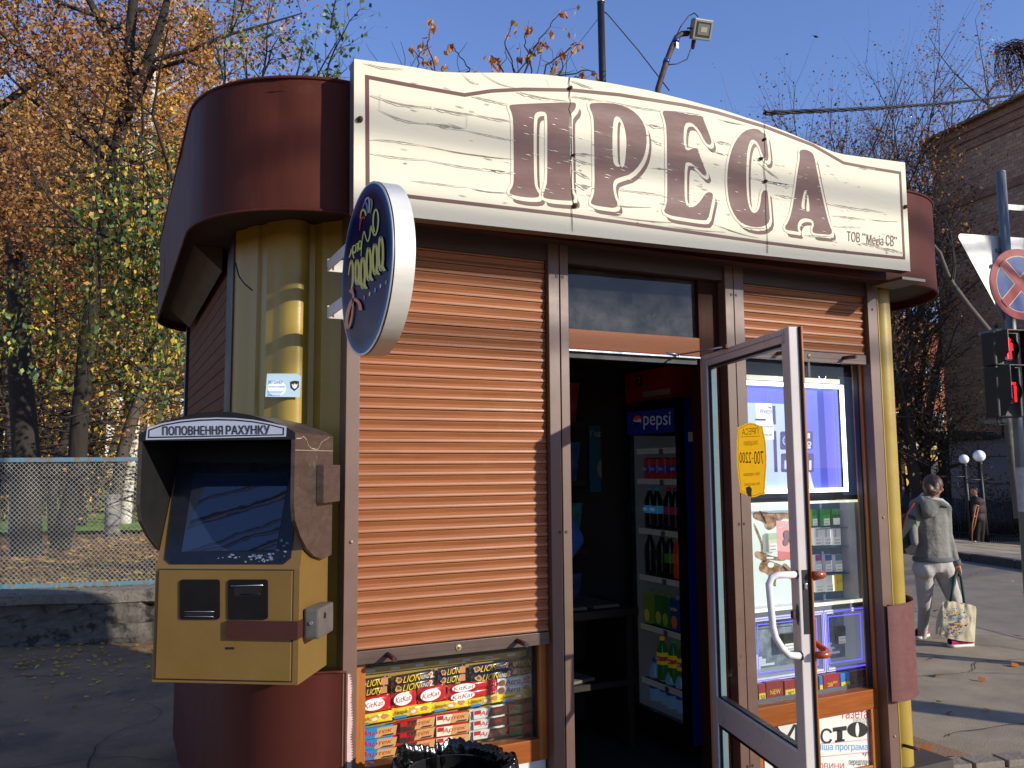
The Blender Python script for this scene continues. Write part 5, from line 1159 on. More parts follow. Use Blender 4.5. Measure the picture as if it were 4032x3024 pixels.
# ================================================================ inside: drinks fridge
XF = 2.70; PXF = lambda x, y: PX(x, y, XF)
yn, yf = PXF(1471,1000).y, PXF(1352,1000).y; zf1 = PXF(1471,856).z; zf0 = .24
FR = thing('drinks_fridge', 'tall blue and black drinks fridge with a glass door standing inside the doorway', 'fridge', (XF+.25, (yn+yf)/2, .17))
FBK = mat('fridge_black', '0a0b0e', .3, var=.1); FBL = mat('fridge_blue', '0a2a88', .35, var=.06)
def frb(b):
    b.box((XF+.03,yn,zf0),(XF+.36,yn+.02,zf1),.003); b.box((XF+.03,yf-.02,zf0),(XF+.36,yf,zf1)); b.box((XF+.33,yn+.02,zf0),(XF+.36,yf-.02,zf1)); b.box((XF+.03,yn+.02,zf1-.03),(XF+.33,yf-.02,zf1))
part('case', FR, FBL, frb)
def frf(b):
    zi0, zi1 = zf0+.10, PXF(1400,938).z
    b.box((XF,yn,zf0),(XF+.03,yn+.045,zf1),.004); b.box((XF,yf-.045,zf0),(XF+.03,yf,zf1),.004); b.box((XF,yn+.045,zi1),(XF+.03,yf-.045,zf1)); b.box((XF,yn+.045,zf0),(XF+.03,yf-.045,zi0)); b.box((XF,yn,zf0-.03),(XF+.34,yf,zf0))
part('door_frame', FR, FBK, frf)
zi0, zi1 = zf0+.10, PXF(1400,938).z
def hdr(b):  # header and logo carry a slight added glow, no lamp behind them
    b.use(mat('fridge_header', '0a2070', .3, var=.05, emit=('0a2070', .05))); b.box((XF-.004,yn+.05,zi1+.004),(XF,yf-.03,zf1-.055))
    def Q(x, y, k=1): p = PXF((2200+x/2.0737)*.54861, (1300+y/2.0737)*.54861); return V3((XF-.004-.0008*k, p.y, p.z))
    b.use(mat('logo_white', 'A0A4B0', .4, emit=('a0a4b0', .05))); qtext(b, 'pepsi', Q, 697, 672, 918, 812, bold=.0)
    cx_, cy_, rx, ry = 648, 738, 33, 40
    b.add([Q(cx_+rx*math.cos(t*.2618), cy_+ry*math.sin(t*.2618)) for t in range(24)], [tuple(range(24))])
    b.use(mat('logo_red', 'B02a30', .4, emit=('b02a30', .06))); b.add([Q(cx_+rx*math.cos(-math.pi*(.02+.92*t/12)), cy_+ry*math.sin(-math.pi*(.02+.92*t/12)), 2) for t in range(13)]+[Q(640,738,2),Q(665,722,2)], [tuple(range(15))])
    b.use(FBL); b.add([Q(cx_+rx*math.cos(math.pi*(.1+.85*t/12)), cy_+ry*math.sin(math.pi*(.1+.85*t/12)), 2) for t in range(13)]+[Q(640,752,2)], [tuple(range(14))])
b = MB(); hdr(b); b.build('header_panel', FR)
b = MB(); b.use(mat('fridge_lining', '70747a', .5, var=.05, emit=('70747a', .04))); b.box((XF+.03,yf-.024,zi0),(XF+.32,yf-.020,zi1)); b.box((XF+.32,yn+.02,zi0),(XF+.329,yf-.02,zi1)); b.box((XF+.03,yn+.02,zi0),(XF+.32,yf-.02,zi0+.004)); b.build('lining', FR)  # faint glow added to lift the dark inside, no fridge lamp
shz = [PXF(1392,y).z for y in (971,1034,1141,1245,1352)]; ZS = []
for (y_, nm) in ((1767,1),(1885,2),(2080,3),(2262,4),(2455,5),(2665,6)): ZS.append(PX(1392, y_*.54861, XF+.06).z)
WIRE = mat('shelf_rail_white', 'A8A8A6', .5, var=.05, emit=('a8a8a6', .05))  # rails glow slightly too, in place of light inside the fridge
for z in ZS:
    b = MB(); b.use(WIRE); x = XF+.055; y0, y1_ = yn+.03, yf-.03
    b.box((x,y0,z-.004),(x+.004,y1_,z)); b.box((x,y0,z-.030),(x+.004,y1_,z-.027)); k = 0; y = y0
    while y < y1_:
        b.box((x,y,z-.027),(x+.003,y+.004,z-.004)); y += .0105
    b.use(mat('rail_tag', '8d8d8a', .6)); b.box((x-.003,y0+.02,z-.036),(x,y0+.06,z-.002)); b.box((x-.003,y0+.2,z-.036),(x,y0+.235,z-.004))
    b.use(mat('shelf_grid', '3a3c40', .5)); b.box((x+.004,y0,z-.008),(XF+.315,y1_,z-.005)); b.build('shelf', FR)
b = MB(); b.use(glass('fridge_glass', (.75,.78,.78), 1.0)); b.quad((XF+.012,yn+.045,zi0),(XF+.012,yf-.045,zi0),(XF+.012,yf-.045,zi1),(XF+.012,yn+.045,zi1)); b.build('glass_pane', FR)
b = MB(); b.use(WHITEP); b.box((XF+.05,yn-.002,PX(1508,940,2.75).z-.03),(XF+.11,yn-.0005,PX(1508,940,2.75).z+.02)); b.build('energy_label', FR)
def bottle(prof, mts, labels, x, y, z, name, label, grp, cat, txt=None):
    b = MB()
    for (i0, i1, m_) in mts: b.use(m_); b.lathe([(r, h) for r, h in prof[i0:i1+1]], (x, y, z), seg=14)
    for (h0, h1, r, m_) in labels: b.use(m_); b.lathe([(r, h0), (r, h1)], (x, y, z), seg=14)
    for (tx, h0, h1, r, m_) in (txt or ()): b.use(m_); text(b, tx, (x-r-.0015, y+.02, z+h0), (0,-.04,0), (0,0,h1-h0), bold=.04)
    return tag(b.build(name, loc=(x,y,z)), label, cat, grp)
def dk(h, r=.25, e=.06): return mat('liq_'+h, h, r, var=.05, emit=(h, e), coat=.5)  # self-glow added to the drinks in place of light inside the fridge
PB = [(.001,0),(.030,.002),(.033,.02),(.031,.08),(.033,.13),(.031,.16),(.013,.205),(.012,.212),(.014,.213),(.014,.232),(.001,.233)]
def row(z, ys, colf, xx=XF+.12):
    for i, y in enumerate(ys): colf(i, xx+random.uniform(-.012,.015), y+random.uniform(-.007,.007), z)
W5 = [yf-.062-i*.084 for i in range(5)]
CAN = [(.001,0),(.026,.001),(.032,.008),(.032,.110),(.027,.118),(.001,.117)]
def fcan(i, x, y, z):
    bottle(CAN, [(0,1,SILVER),(1,3,dk('8A1E2A')),(3,5,SILVER)], [(.035,.075,.0326,dk('1c2f8a'))], x, y, z, 'drink_can', 'red and blue drink can on the second fridge shelf, '+['at the far left','second from the left','in the middle','second from the right','at the right end'][i], 'cans in the fridge', 'drink can', [('PEPSI',.046,.062,.033,dk('B0B4C0'))])
row(ZS[1], W5, fcan)
def fpep(i, x, y, z):
    m_ = [('2a7ab0','1c4a8a'),('2a7ab0','1c4a8a'),('7a1e3a','4a1430'),('7a1e3a','4a1430'),('3a1a24','2a1018')][i]
    bottle(PB, [(0,6,dk('120a08')),(6,8,dk('120a08')),(8,10,dk(m_[0]))], [(.085,.128,.0338,dk('2f8fc8' if i < 2 else '6a1e34',.3,.10))], x, y, z, 'drink_bottle', 'cola bottle with a '+('light blue' if i < 2 else 'dark red')+' label on the third fridge shelf, '+['far left','second from left','middle','second from right','right end'][i], 'bottles in the fridge', 'bottle', [('PEPSI',.098,.115,.034,dk('C8CCD0',.3,.15))] if i < 2 else None)
row(ZS[2], W5, fpep)
def fmix(i, x, y, z):
    c1 = ['101010','101010','0e120c','A8381A','A8381A'][i]; cap = ['101010','101010','2a8a3a','8a8a88','8a8a88'][i]
    bottle(PB, [(0,6,dk(c1)),(6,8,dk(c1)),(8,10,dk(cap))], [(.08,.13,.0338,dk(['1a1c20','1a1c20','3a6a2a','B8501e','B8501e'][i]))], x, y, z, 'drink_bottle', ['black cola bottle, far left of the fourth fridge shelf','black cola bottle, second on the fourth fridge shelf','black cola bottle with a green cap on the fourth fridge shelf','orange drink bottle beside the green-capped bottle','orange drink bottle at the right end of the fourth shelf'][i], 'bottles in the fridge', 'bottle')
row(ZS[3], W5, fmix)
def fjuice(i, x, y, z):
    b = MB(); c1 = ['5a6a24','2a5a2c','2a5230','16346e','16346e'][i]; b.use(dk(c1)); b.box((x-.03,y-.036,z),(x+.03,y+.036,z+.165),.004); b.use(dk(['a8a030','8a9a3a','7a8a3a','C05a1e','C05a1e'][i])); b.add([(x-.0306,y+.026*math.cos(t*.6),z+.045+.035*math.sin(t*.6)) for t in range(10)], [tuple(range(10))])
    b.use(WHITEP if i > 2 else dk('4a6a3a')); b.lathe([(.014,.165),(.014,.185),(.001,.185)], (x,y,z), seg=12)
    if i > 2: b.use(dk('B8B070')); text(b, 'сандора' if False else 'sandora', (x-.0312,y+.03,z+.105), (0,-.06,0), (0,0,.02), bold=.03)
    tag(b.build('juice_carton', loc=(x,y,z)), ['yellow-green juice carton, far left of the fifth fridge shelf','green juice carton, second on the fifth fridge shelf','dark green juice carton, middle of the fifth fridge shelf','dark blue juice carton with an orange fruit and white cap','dark blue juice carton at the right end of the fifth shelf'][i], 'juice carton', 'juice cartons in the fridge')
row(ZS[4], W5, fjuice)
def ftea(i, x, y, z):
    cap = ['C8A020','2a7a3a','2a7a3a','C8A020'][i]; bottle(PB, [(0,6,dk('2a5a2a')),(6,8,dk('2a5a2a')),(8,10,dk(cap,.3,.08))], [(.085,.150,.0338,dk('B8A828',.3,.08)),(.105,.128,.0342,dk('9a1e22',.3,.08))], x, y, z, 'drink_bottle', ['yellow-capped iced tea bottle at the back left of the sixth shelf','green-capped iced tea bottle, left of the two','green-capped iced tea bottle, right of the two','yellow-capped iced tea bottle at the right end'][i], 'bottles in the fridge', 'bottle', [('Lipton',.109,.124,.0345,dk('C8C0A0',.3,.1))])
row(ZS[5], W5[1:], ftea)
def fwat(i, x, y, z):
    bottle(PB, [(0,6,dk('5a80a8',.15,.08)),(6,8,dk('3a5a7a')),(8,10,dk('1a3a7a'))], [(.07,.12,.0338,dk('1c3f8a'))], x, y, z, 'drink_bottle', 'blue water bottle on the bottom of the fridge, '+['far left','second from left','middle','second from right','right end'][i], 'bottles in the fridge', 'bottle')
row(zi0+.005, W5, fwat)
# red drinks case on top of the fridge
b = MB(); b.use(mat('case_red', 'C01E2C', .6, var=.08)); ya0, ya1 = yn+.10, yf+.02; zq = PXF(1371,817).z+.0
b.box((XF+.02,ya0,zf1+.002),(XF+.30,ya1,zf1+.175)); b.use(mat('case_white', 'A8A8A8', .5)); b.box((XF+.0185,ya0+.001,zf1+.025),(XF+.02,ya0+.26,zf1+.055)); b.use(mat('case_black', '2a1010', .5)); b.add([(XF+.019,ya0+.29+.035*math.cos(t*.4),zf1+.12+.035*math.sin(t*.4)) for t in range(16)], [tuple(range(16))]); b.use(WHITEP); text(b, '7', (XF+.018,ya0+.31,zf1+.10), (0,-.035,0), (0,0,.042), bold=.05)
tag(b.build('drinks_case', loc=(XF+.15,(ya0+ya1)/2,zf1)), 'red cardboard drinks case lying on top of the fridge', 'case')
# magazine racks and newspapers at the back
RK = thing('magazine_rack', 'dim shelves of magazines on the back wall inside the doorway', 'rack', (2.0,4.46,.17))
YR = 4.46
b = MB(); b.use(mat('rack_wood', '3a2a20', .6)); 
for z in (.75,1.15,1.55,1.9,2.2): b.box((1.5,YR-.12,z-.012),(2.58,YR+.02,z)); b.box((1.5,YR-.125,z-.012),(2.58,YR-.12,z+.02))
b.box((1.5,YR,.17),(2.58,YR+.02,2.5)); b.build('shelves', RK)
mc = ['a04040','4070a0','b08040','70a070','c05060','5a5a90','b0b09a','904a2a','409090','c09a50']
mlab = ['dark red','blue','ochre','green','pink','indigo','grey','rust','teal','tan']
n_ = 0
for r_, z in enumerate((.75,1.15,1.55,1.9)):
    for k in range(6):
        x = 1.54+k*.17+random.uniform(-.01,.01); c1 = mc[(n_*7+r_) % 10]; b = MB(); b.use(mat('mag_'+c1, c1, .4, var=.6, vs=22)); h = random.uniform(.24,.29); w_ = random.uniform(.15,.18)
        b.obox((x+w_/2,YR-.06+random.uniform(-.01,.01),z+h/2), (1,0,0), (0,1,.25), (0,-.25,1), w_, .006, h); b.use(mat('mag_title', 'D8CCB8', .5)); b.obox((x+w_/2,YR-.078,z+h*.88), (1,0,0), (0,1,.25), (0,-.25,1), w_*.8, .004, h*.09)
        tag(b.build('magazine', loc=(x+w_/2,YR-.06,z)), '%s covered magazine, %s on the %s shelf of the rack' % (mlab[(n_*7+r_) % 10], ['first','second','third','fourth','fifth','sixth'][k], ['lowest','second','third','top'][r_]), 'magazine', 'magazines on the rack inside'); n_ += 1
b = MB(); b.use(mat('calendar_sky', '2a6a80', .5)); p = PY(1352,1000,4.36); 
b.box((p.x-.26,4.36,1.50),(p.x+.02,4.364,1.90)); b.use(mat('calendar_pale', '9a9a7a', .5)); b.add([(p.x-.12+.09*math.cos(t*.5),4.3585,1.64+.08*math.sin(t*.5)) for t in range(12)], [tuple(range(12))]); b.use(mat('mag_title', 'D8CCB8', .5)); text(b, 'Год свиньи', (p.x-.25,4.3585,1.83), (.26,0,0), (0,0,.04), bold=.04)
tag(b.build('wall_calendar', loc=(p.x-.12,4.36,1.5)), 'blue wall calendar with pale writing hanging left of the fridge', 'calendar')
CT = MB(); CT.use(mat('counter_wood', '22160f', .6, var=.2)); CT.box((1.72,3.85,.86),(2.60,4.30,.90)); CT.box((1.74,3.88,.17),(1.78,4.27,.86)); CT.box((2.54,3.88,.17),(2.58,4.27,.86)); CT.box((1.74,3.86,.5),(2.58,4.28,.53))
tag(CT.build('counter', loc=(2.1,4.1,.17)), 'low dark wooden counter inside the doorway holding newspapers', 'counter')
for k in range(7):
    b = MB(); b.use(mat('newsprint_dim', '6a665a', .7, var=.2, vs=30)); z = .902 if k < 4 else .532; x = 1.86+(k % 4)*.19
    b.obox((x, 4.07, z+.008), (1,.08*(k-3),0), (-.08*(k-3),1,0), (0,0,1), .16, .34, .014); b.use(_mats['print_dark']); 
    for j in range(5): b.obox((x, 3.95+j*.05, z+.0156), (1,.08*(k-3),0), (-.08*(k-3),1,0), (0,0,1), .13, .012, .0006)
    tag(b.build('newspaper', loc=(x,4.07,z)), 'folded newspaper pile, %s on the %s shelf of the counter' % (['first','second','third','last'][k % 4], 'upper' if k < 4 else 'lower'), 'newspaper', 'newspapers on the counter')
# ================================================================ ground
KN = V3((.963, -.27, 0)); KD = 10.25           # far kerb line on the right: normal and offset
def gz(x, y):
    s = x*KN.x+y*KN.y-KD
    return 0. if s < 0 else -.085*min(s, 7.2)
def grid(b, x0, x1, y0, y1, n, m_, f, z=0.):
    vs = []
    for i in range(n+1):
        for j in range(m_+1): x = x0+(x1-x0)*i/n; y = y0+(y1-y0)*j/m_; vs.append((x, y, f(x, y)+z))
    b.add(vs, [(i*(m_+1)+j, (i+1)*(m_+1)+j, (i+1)*(m_+1)+j+1, i*(m_+1)+j+1) for i in range(n) for j in range(m_)], True)
ASPH = mat('asphalt', '8F8069', .85, var=.22, vs=2.2, bump=.003, bs=90, specks=('a09888', 70, .10), col2='74664f', c2s=1.3, c2t=(.5,.75))
ASPL = mat('asphalt_dark', '8a6a4a', .88, var=.2, vs=2.5, bump=.005, bs=70, specks=('a89a84', 60, .12), col2='54463a', c2s=1.1, c2t=(.5,.7))
LITTER = mat('leaf_litter', '8A6A3C', .9, var=.35, vs=14, bump=.02, bs=20, col2='4c5a26', c2s=.7, c2t=(.56,.66))
b = MB(); b.use(mat('earth', '4a4034', .95, var=.2)); grid(b, -600, 600, -600, 700, 130, 130, gz, -.05); struct(b.build('ground'))
b = MB(); b.use(ASPL); grid(b, -14, 4.5, -8, 9.6, 30, 30, lambda x, y: 0.004*noise.noise(V3((x*.7,y*.7,0)))); struct(b.build('pavement'))
def sd(x, y): return x*KN.x+y*KN.y-KD
b = MB(); b.use(ASPH); P0 = PZ(1990,1326,0); P1 = PZ(2212,1374,0)
kt = V3((.27,.963,0))
def strip(b, s0, s1, t0, t1, z, n=30):
    vs = []; 
    for i in range(n+1):
        for s_ in (s0, s1): p = KN*s_+kt*(t0+(t1-t0)*i/n); vs.append((p.x, p.y, z))
    b.add(vs, [(2*i, 2*i+1, 2*i+3, 2*i+2) for i in range(n)])
SR = (P0.dot(KN)+P1.dot(KN))/2
b.quad((4.5,-8,.0),(24,-8,.0),(KN*SR+kt*(-10)).to_tuple()[:2]+(.0,),(KN*SR+kt*40).to_tuple()[:2]+(.0,),(4.5,40,.0)) if False else strip(b, SR, 2.2, -12, 60, .001)
struct(b.build('near_pavement'))
b = MB(); b.use(mat('road_asphalt', '7f7363', .85, var=.16, vs=2.5, bump=.003, bs=80, specks=('8a8478', 60, .12), col2='6d685f', c2s=.9, c2t=(.5,.7))); strip(b, KD, SR, -12, 60, -.012); struct(b.build('road'))
b = MB(); b.use(mat('kerb_edge', '7b746a', .9, var=.2)); strip(b, SR+.0, SR-.06, -12, 60, .004); b.build('road_edge'); struct(bpy.data.objects['road_edge'])
b = MB(); b.use(mat('kerb_stone', '4a4640', .9, var=.35, vs=5, bump=.01, bs=20))
for i in range(60):
    t0 = -8+i*1.0; a = KN*KD+kt*t0; c_ = KN*(KD+.15)+kt*(t0+.98); m_ = (a+c_)/2; b.obox((m_.x, m_.y, .045+random.uniform(-.012,.012)), kt, KN, (0,0,1), .975, .15, .15, .012)
struct(b.build('kerb'))
b = MB(); b.use(mat('far_paving', '9a8e7a', .9, var=.25, vs=3, bump=.01, bs=30, col2='6e6452', c2s=1.2, c2t=(.5,.62)))
vs = []; n = 30
for i in range(n+1):
    for s_ in (.15, .8, 1.8, 3., 5., 7.2, 12, 30): p = KN*(KD+s_)+kt*(-12+72*i/n); vs.append((p.x, p.y, gz(p.x, p.y)+.11))
b.add(vs, [(i*8+j, i*8+j+1, (i+1)*8+j+1, (i+1)*8+j) for i in range(n) for j in range(7)]); struct(b.build('far_pavement'))
def crack(b, p, d, L, w_):
    q = V3(p); A = []; B_ = []; a = math.atan2(d[1], d[0])
    for i in range(int(L/.06)):
        a += random.gauss(0,.22); q = q+V3((math.cos(a), math.sin(a), 0))*.06; n = V3((-math.sin(a), math.cos(a), 0)); k = w_*random.uniform(.3,1)*(1-i*.06/L*.7); A.append(q+n*k); B_.append(q-n*k)
    n = len(A); b.add(A+B_, [(i, i+1, n+i+1, n+i) for i in range(n-1)])
b = MB(); b.use(mat('crack_dark', '2e2822', .95)); 
for (x, y, dx, dy, L) in ((3.95,3.0,1,-.1,1.5),(4.6,3.6,1,.5,2.4),(5.6,3.4,1,.1,2.),(6.2,4.6,1,-.2,2.6),(4.9,2.6,.5,1,1.5),(7.2,4.4,.8,.6,2.5),(5.2,5.2,1,.2,3)): crack(b, (x,y,.009), (dx,dy), L, .007)
for (x, y, dx, dy, L) in ((-.6,4.4,1,.3,1.2),(-.9,5.6,1,.1,1.6),(-1.2,7.0,1,-.2,2.),(-.2,4.9,.2,1,2.),(-.6,8.0,1,0,1.4)): crack(b, (x,y,.009), (dx,dy), L, .008)
struct(b.build('pavement_cracks'))
# ---- retaining wall and park
WA = V3((-.85, 9.43, 0)); WB = V3((.46, 9.05, 0)); WD = (WB-WA).normalized(); WNn = V3((-WD.y, WD.x, 0))
WH = .50
STW = thing('stone_wall', 'low rough dark stone retaining wall with a concrete coping under the wire fence', 'wall', WA)
def stw(b):
    n = 150; m_ = 10; vs = []
    for i in range(n+1):
        t = -9+16*i/n
        for j in range(m_+1):
            z = -.02+(WH-.10)*j/m_; p = WA+WD*t
            c1 = noise.cell(V3((t*1.6+.5*noise.noise(V3((t*2,z*3,1))), z*3.4+.7*noise.noise(V3((t*1.5,0,4))), 3)))
            d = .05*(c1-.5)+.03*noise.noise(V3((t*6, z*8, 0)))+.015*noise.noise(V3((t*18, z*20, 0))); 
            q = p-WNn*(d+.02); vs.append((q.x, q.y, z))
    b.add(vs, [(i*(m_+1)+j, (i+1)*(m_+1)+j, (i+1)*(m_+1)+j+1, i*(m_+1)+j+1) for i in range(n) for j in range(m_)], False)
part('stones', STW, mat('dark_stone', '5a544c', .95, var=.4, vs=4, bump=.02, bs=14, col2='2c2924', c2s=5, c2t=(.52,.6)), stw)
def cop(b):
    n = 120; vs = []; pr = [(-.02,-.13),(-.06,-.11),(-.065,-.02),(-.03,.0),(.12,.012),(.26,.0),(.27,-.1)]
    for i in range(n+1):
        t = -9+16*i/n
        for (d, z) in pr:
            q = WA+WD*t+WNn*(d+.02*noise.noise(V3((t*3, z*9, 0)))); vs.append((q.x, q.y, WH+z+.018*noise.noise(V3((t*2.2, d*8, 5)))))
    k = len(pr); b.add(vs, [(i*k+j, (i+1)*k+j, (i+1)*k+j+1, i*k+j+1) for i in range(n) for j in range(k-1)], False)
part('coping', STW, mat('old_concrete', '787064', .95, var=.3, vs=6, bump=.012, bs=30, col2='3f3b34', c2s=6, c2t=(.5,.62)), cop)
b = MB(); b.use(LITTER)
def lz(x, y): return WH-.02+.05*noise.noise(V3((x*.5,y*.5,0)))
vs = []; 
for i in range(41):
    for j in range(31):
        t = -60+ (67)*i/40 if False else -60+66.5*i/40; s_ = .25+110*(j/30)**2.2; ext = max(0, s_)*.9*(i/40)**3
        p = WA+WD*(t+ext)+WNn*s_; vs.append((p.x, p.y, lz(p.x, p.y)+max(0,(s_-20))*.008))
b.add(vs, [(i*31+j, (i+1)*31+j, (i+1)*31+j+1, i*31+j+1) for i in range(40) for j in range(30)], True); struct(b.build('park_ground'))
# sunlit lawn strips beyond
b = MB(); b.use(mat('lawn', '7a9a34', .9, var=.3, vs=10, bump=.03, bs=30, col2='7a6a2a', c2s=2, c2t=(.55,.7)))
for (s0, s1) in ((8.,14.5),(16,40)):
    vs = []
    for i in range(31):
        for s_ in (s0, (s0+s1)/2, s1): p = WA+WD*(-40+46*i/30)+WNn*s_; vs.append((p.x, p.y, lz(p.x, p.y)+.06+max(0,(s_-20))*.008+.02))
    b.add(vs, [(i*3+j, (i+1)*3+j, (i+1)*3+j+1, i*3+j+1) for i in range(30) for j in range(2)], True)
struct(b.build('lawn'))
def scatter(n, f): return np.array([f() for _ in range(n)])
LY = mat('leaf_yellow', 'D6B644', .6, var=.2, trans=.25); LO = mat('leaf_rust', '98653A', .7, var=.25, trans=.25); LBr = mat('leaf_brown', '80592F', .8, var=.25, trans=.2)
LGo = mat('leaf_gold', 'D09A38', .6, var=.2, trans=.35); LG = mat('leaf_green', '5E7038', .5, var=.2, trans=.3); LG2 = mat('leaf_green_light', '8A9446', .5, var=.2, trans=.35); LG3 = mat('leaf_green_dark', '3F5A30', .5, var=.2, trans=.2)
LOr = mat('leaf_orange', 'C0702E', .6, var=.2, trans=.35); LTan = mat('leaf_tan', 'BE9356', .7, var=.2, trans=.3)
def gl_():
    t = random.uniform(-4.5,1.8); s_ = -abs(random.gauss(0,1.1))-.05 if random.random() < .75 else -random.uniform(0,5.5)
    p = WA+WD*t+WNn*s_; return (p.x, p.y, .012)
o = leaves('fallen_leaves', scatter(900, gl_), .05, [LY, LGo, LTan], flat=True, asp=.75); tag(o, 'yellow leaves scattered on the dark pavement along the stone wall', 'leaves', kind='stuff')
def gr_():
    x = random.uniform(3.9, 14); y = random.uniform(1., 14); return (x, y, .014)
o = leaves('fallen_leaves', scatter(420, gr_), .075, [LO, LTan, LOr], flat=True, asp=.75); tag(o, 'brown and orange leaves scattered over the sunny pavement on the right', 'leaves', kind='stuff')
def gp_():
    t = random.uniform(-9,6); s_ = .5+abs(random.gauss(0,1))*2.9; p = WA+WD*t+WNn*s_; return (p.x, p.y, lz(p.x,p.y)+.02+random.random()*.02)
o = leaves('leaf_carpet', scatter(22000, gp_), .09, [LO, LBr, LTan, LTan, LY], flat=True, asp=.7); tag(o, 'thick carpet of brown fallen leaves under the park trees', 'leaves', kind='stuff')
def gg_():
    t = random.uniform(-7,6); s_ = random.choice((random.uniform(.24,.55), random.uniform(.24,1.2))); p = WA+WD*t+WNn*s_; return (p.x, p.y, lz(p.x,p.y)+.03)
o = leaves('grass', scatter(9000, gg_), .07, [LG, LG2, mat('grass_yellow','9a9a3a',.6,trans=.3)], asp=.12, up=(0,0,.2)); tag(o, 'strip of short green grass between the wall coping and the wire fence', 'grass', kind='stuff')
# ---- chain-link fence
FEN = thing('wire_fence', 'chain-link fence with peeling blue rails on top of the stone wall', 'fence', WA+WNn*.35)
fo = .35
def fp(t, z): p = WA+WD*t+WNn*fo; return V3((p.x, p.y, z))
def fz(px, py): p = PN(px, py, WA+WNn*fo, WNn); return (p-WA).dot(WD), p.z
t0_, zt0 = fz(0,992); t1_, zt1 = fz(305,994); _, zb0 = fz(0,1268); _, zb1_2 = fz(320,1258)
zT = (zt0+zt1)/2; zBt = (zb0+zb1_2)/2
BLUER = mat('peeling_blue', '5a8698', .7, var=.3, vs=14, col2='74685e', c2s=14, c2t=(.48,.58), bump=.002, bs=60)
part('top_rail', FEN, BLUER, lambda b: b.obox(fp(-1,zT), WD, WNn, (0,0,1), 14, .04, .045, .003))
part('bottom_rail', FEN, BLUER, lambda b: b.obox(fp(-1,zBt), WD, WNn, (0,0,1), 14, .04, .045, .003))
for t in (-4.6, 2.2): part('post', FEN, BLUER, lambda b, t=t: b.cyl(fp(t,.4), fp(t,zT), .03, 10))
def mesh_(b):
    b.smooth = False; P_ = .047; H = zT-zBt; n = int(8.5/P_)
    for i in range(-int(H/P_)-2, n):
        for sgn in (1, -1):
            ta = -5.5+i*P_; tb = ta+H*.95; za, zb_ = (zBt, zT) if sgn > 0 else (zT, zBt)
            K = 10; pts = []
            for k in range(K+1):
                u = k/K; pts.append(fp(ta+(tb-ta)*u, za+(zb_-za)*u)+WNn*(.004*(-1)**k+.02*noise.noise(V3((ta,u*2,0)))))
            b.tube(pts, .0024, 3, cap=False)
part('wire_mesh', FEN, mat('galvanised_wire', 'B8B8B0', .45, metal=.2, var=.2), mesh_)
# ================================================================ trees
def rot(v, ang, ax): return Matrix.Rotation(ang, 3, ax) @ v
def grow(b, p, d, L, r, lv, mx, tips, P):
    n = max(3, int(L/P.get('seg', .35))); pts = [p.copy()]; rs = [r]; q = p.copy(); dd = d.normalized(); kids = []
    for i in range(n):
        j = V3((random.gauss(0,1), random.gauss(0,1), random.gauss(0,1)))*P.get('wob', .14)
        dd = (dd+j+V3((0,0,P.get('up', .05) if lv < P.get('droop_lv', 9) else -P.get('droop', .1)))).normalized()
        q = q+dd*(L/n); pts.append(q.copy()); rs.append(r*(1-(i+1)/n*(.62 if lv == 0 else .75)))
        if lv < mx and (i+1)/n > (P.get('first', .35) if lv == 0 else .2):
            for _ in range(P['kids'][lv] if random.random() < .85 else 1): kids.append((q.copy(), dd.copy(), rs[-1], (i+1)/n))
        if lv >= mx-P.get('leaf_lv', 1): tips.append((q.x, q.y, q.z))
    b.tube(pts, rs, [8,6,5,4,3,3][min(lv,5)], cap=False)
    for (kp, kd, kr, f) in kids:
        if lv >= 2 and len(tips) > P.get('max', 9000): break
        ax = kd.cross(V3((random.gauss(0,1), random.gauss(0,1), random.gauss(0,1)))).normalized(); a = math.radians(random.uniform(*P.get('ang', (32,70))))
        nd = rot(kd, a, ax); nd = (nd+V3(P.get('pull', (0,0,0)))).normalized()
        grow(b, kp, nd, L*P.get('ratio', .58)*random.uniform(.6,1.15)*(1.15-.35*f), kr*random.uniform(.42,.62), lv+1, mx, tips, P)
def tree(base, H, r, lab, cat, ms, nl, lsz, P, bark, d=(0,0,1), mx=3, group=None, name='park_tree', path=None, spread=.35, sig=.12, keep=None, cap_n=99999):
    t = thing(name, lab, cat, base, group); b = MB(); b.use(bark); b.smooth = True; tips = []
    if path:
        pts = [V3(p) for p in path]; n = len(pts); b.tube(pts, [r*(1-.6*i/(n-1)) for i in range(n)], 10, cap=False); b.use(TWIG if bark is BIRCH else bark)
        fr0 = P.get('first', .3)
        for i in range(n-1):
            if i/(n-1) < fr0: continue
            for _ in range(P['kids'][0]):
                f = random.random(); p = pts[i].lerp(pts[i+1], f); dd = (pts[i+1]-pts[i]).normalized(); ax = dd.cross(V3((random.gauss(0,1),random.gauss(0,1),random.gauss(0,1)))).normalized()
                nd = (rot(dd, math.radians(random.uniform(*P.get('ang',(35,80)))), ax)+V3(P.get('pull',(0,0,0)))).normalized()
                grow(b, p, nd, P.get('L1', H*.3)*random.uniform(.6,1.2), r*.38*(1-.5*i/n), 1, mx, tips, P)
    else: grow(b, V3(base), V3(d), H, r, 0, mx, tips, P)
    if b.v: b.build('trunk', t)
    if tips and nl:
        tp = np.array(tips); 
        if keep is not None: tp = np.array([q for q in tips if keep(q)]) 
        if len(tp):
            idx = rng.integers(0, len(tp), nl); pts = tp[idx]+rng.normal(0, sig, (nl,3))
            leaves('crown', pts, lsz, ms, parent=t)
    return t
BARK = mat('dark_bark', '2c2620', .95, var=.35, vs=7, bump=.02, bs=12, aniso=(1,1,.3)); BARKG = mat('grey_bark', '4a4238', .95, var=.35, vs=7, bump=.02, bs=12, aniso=(1,1,.3))
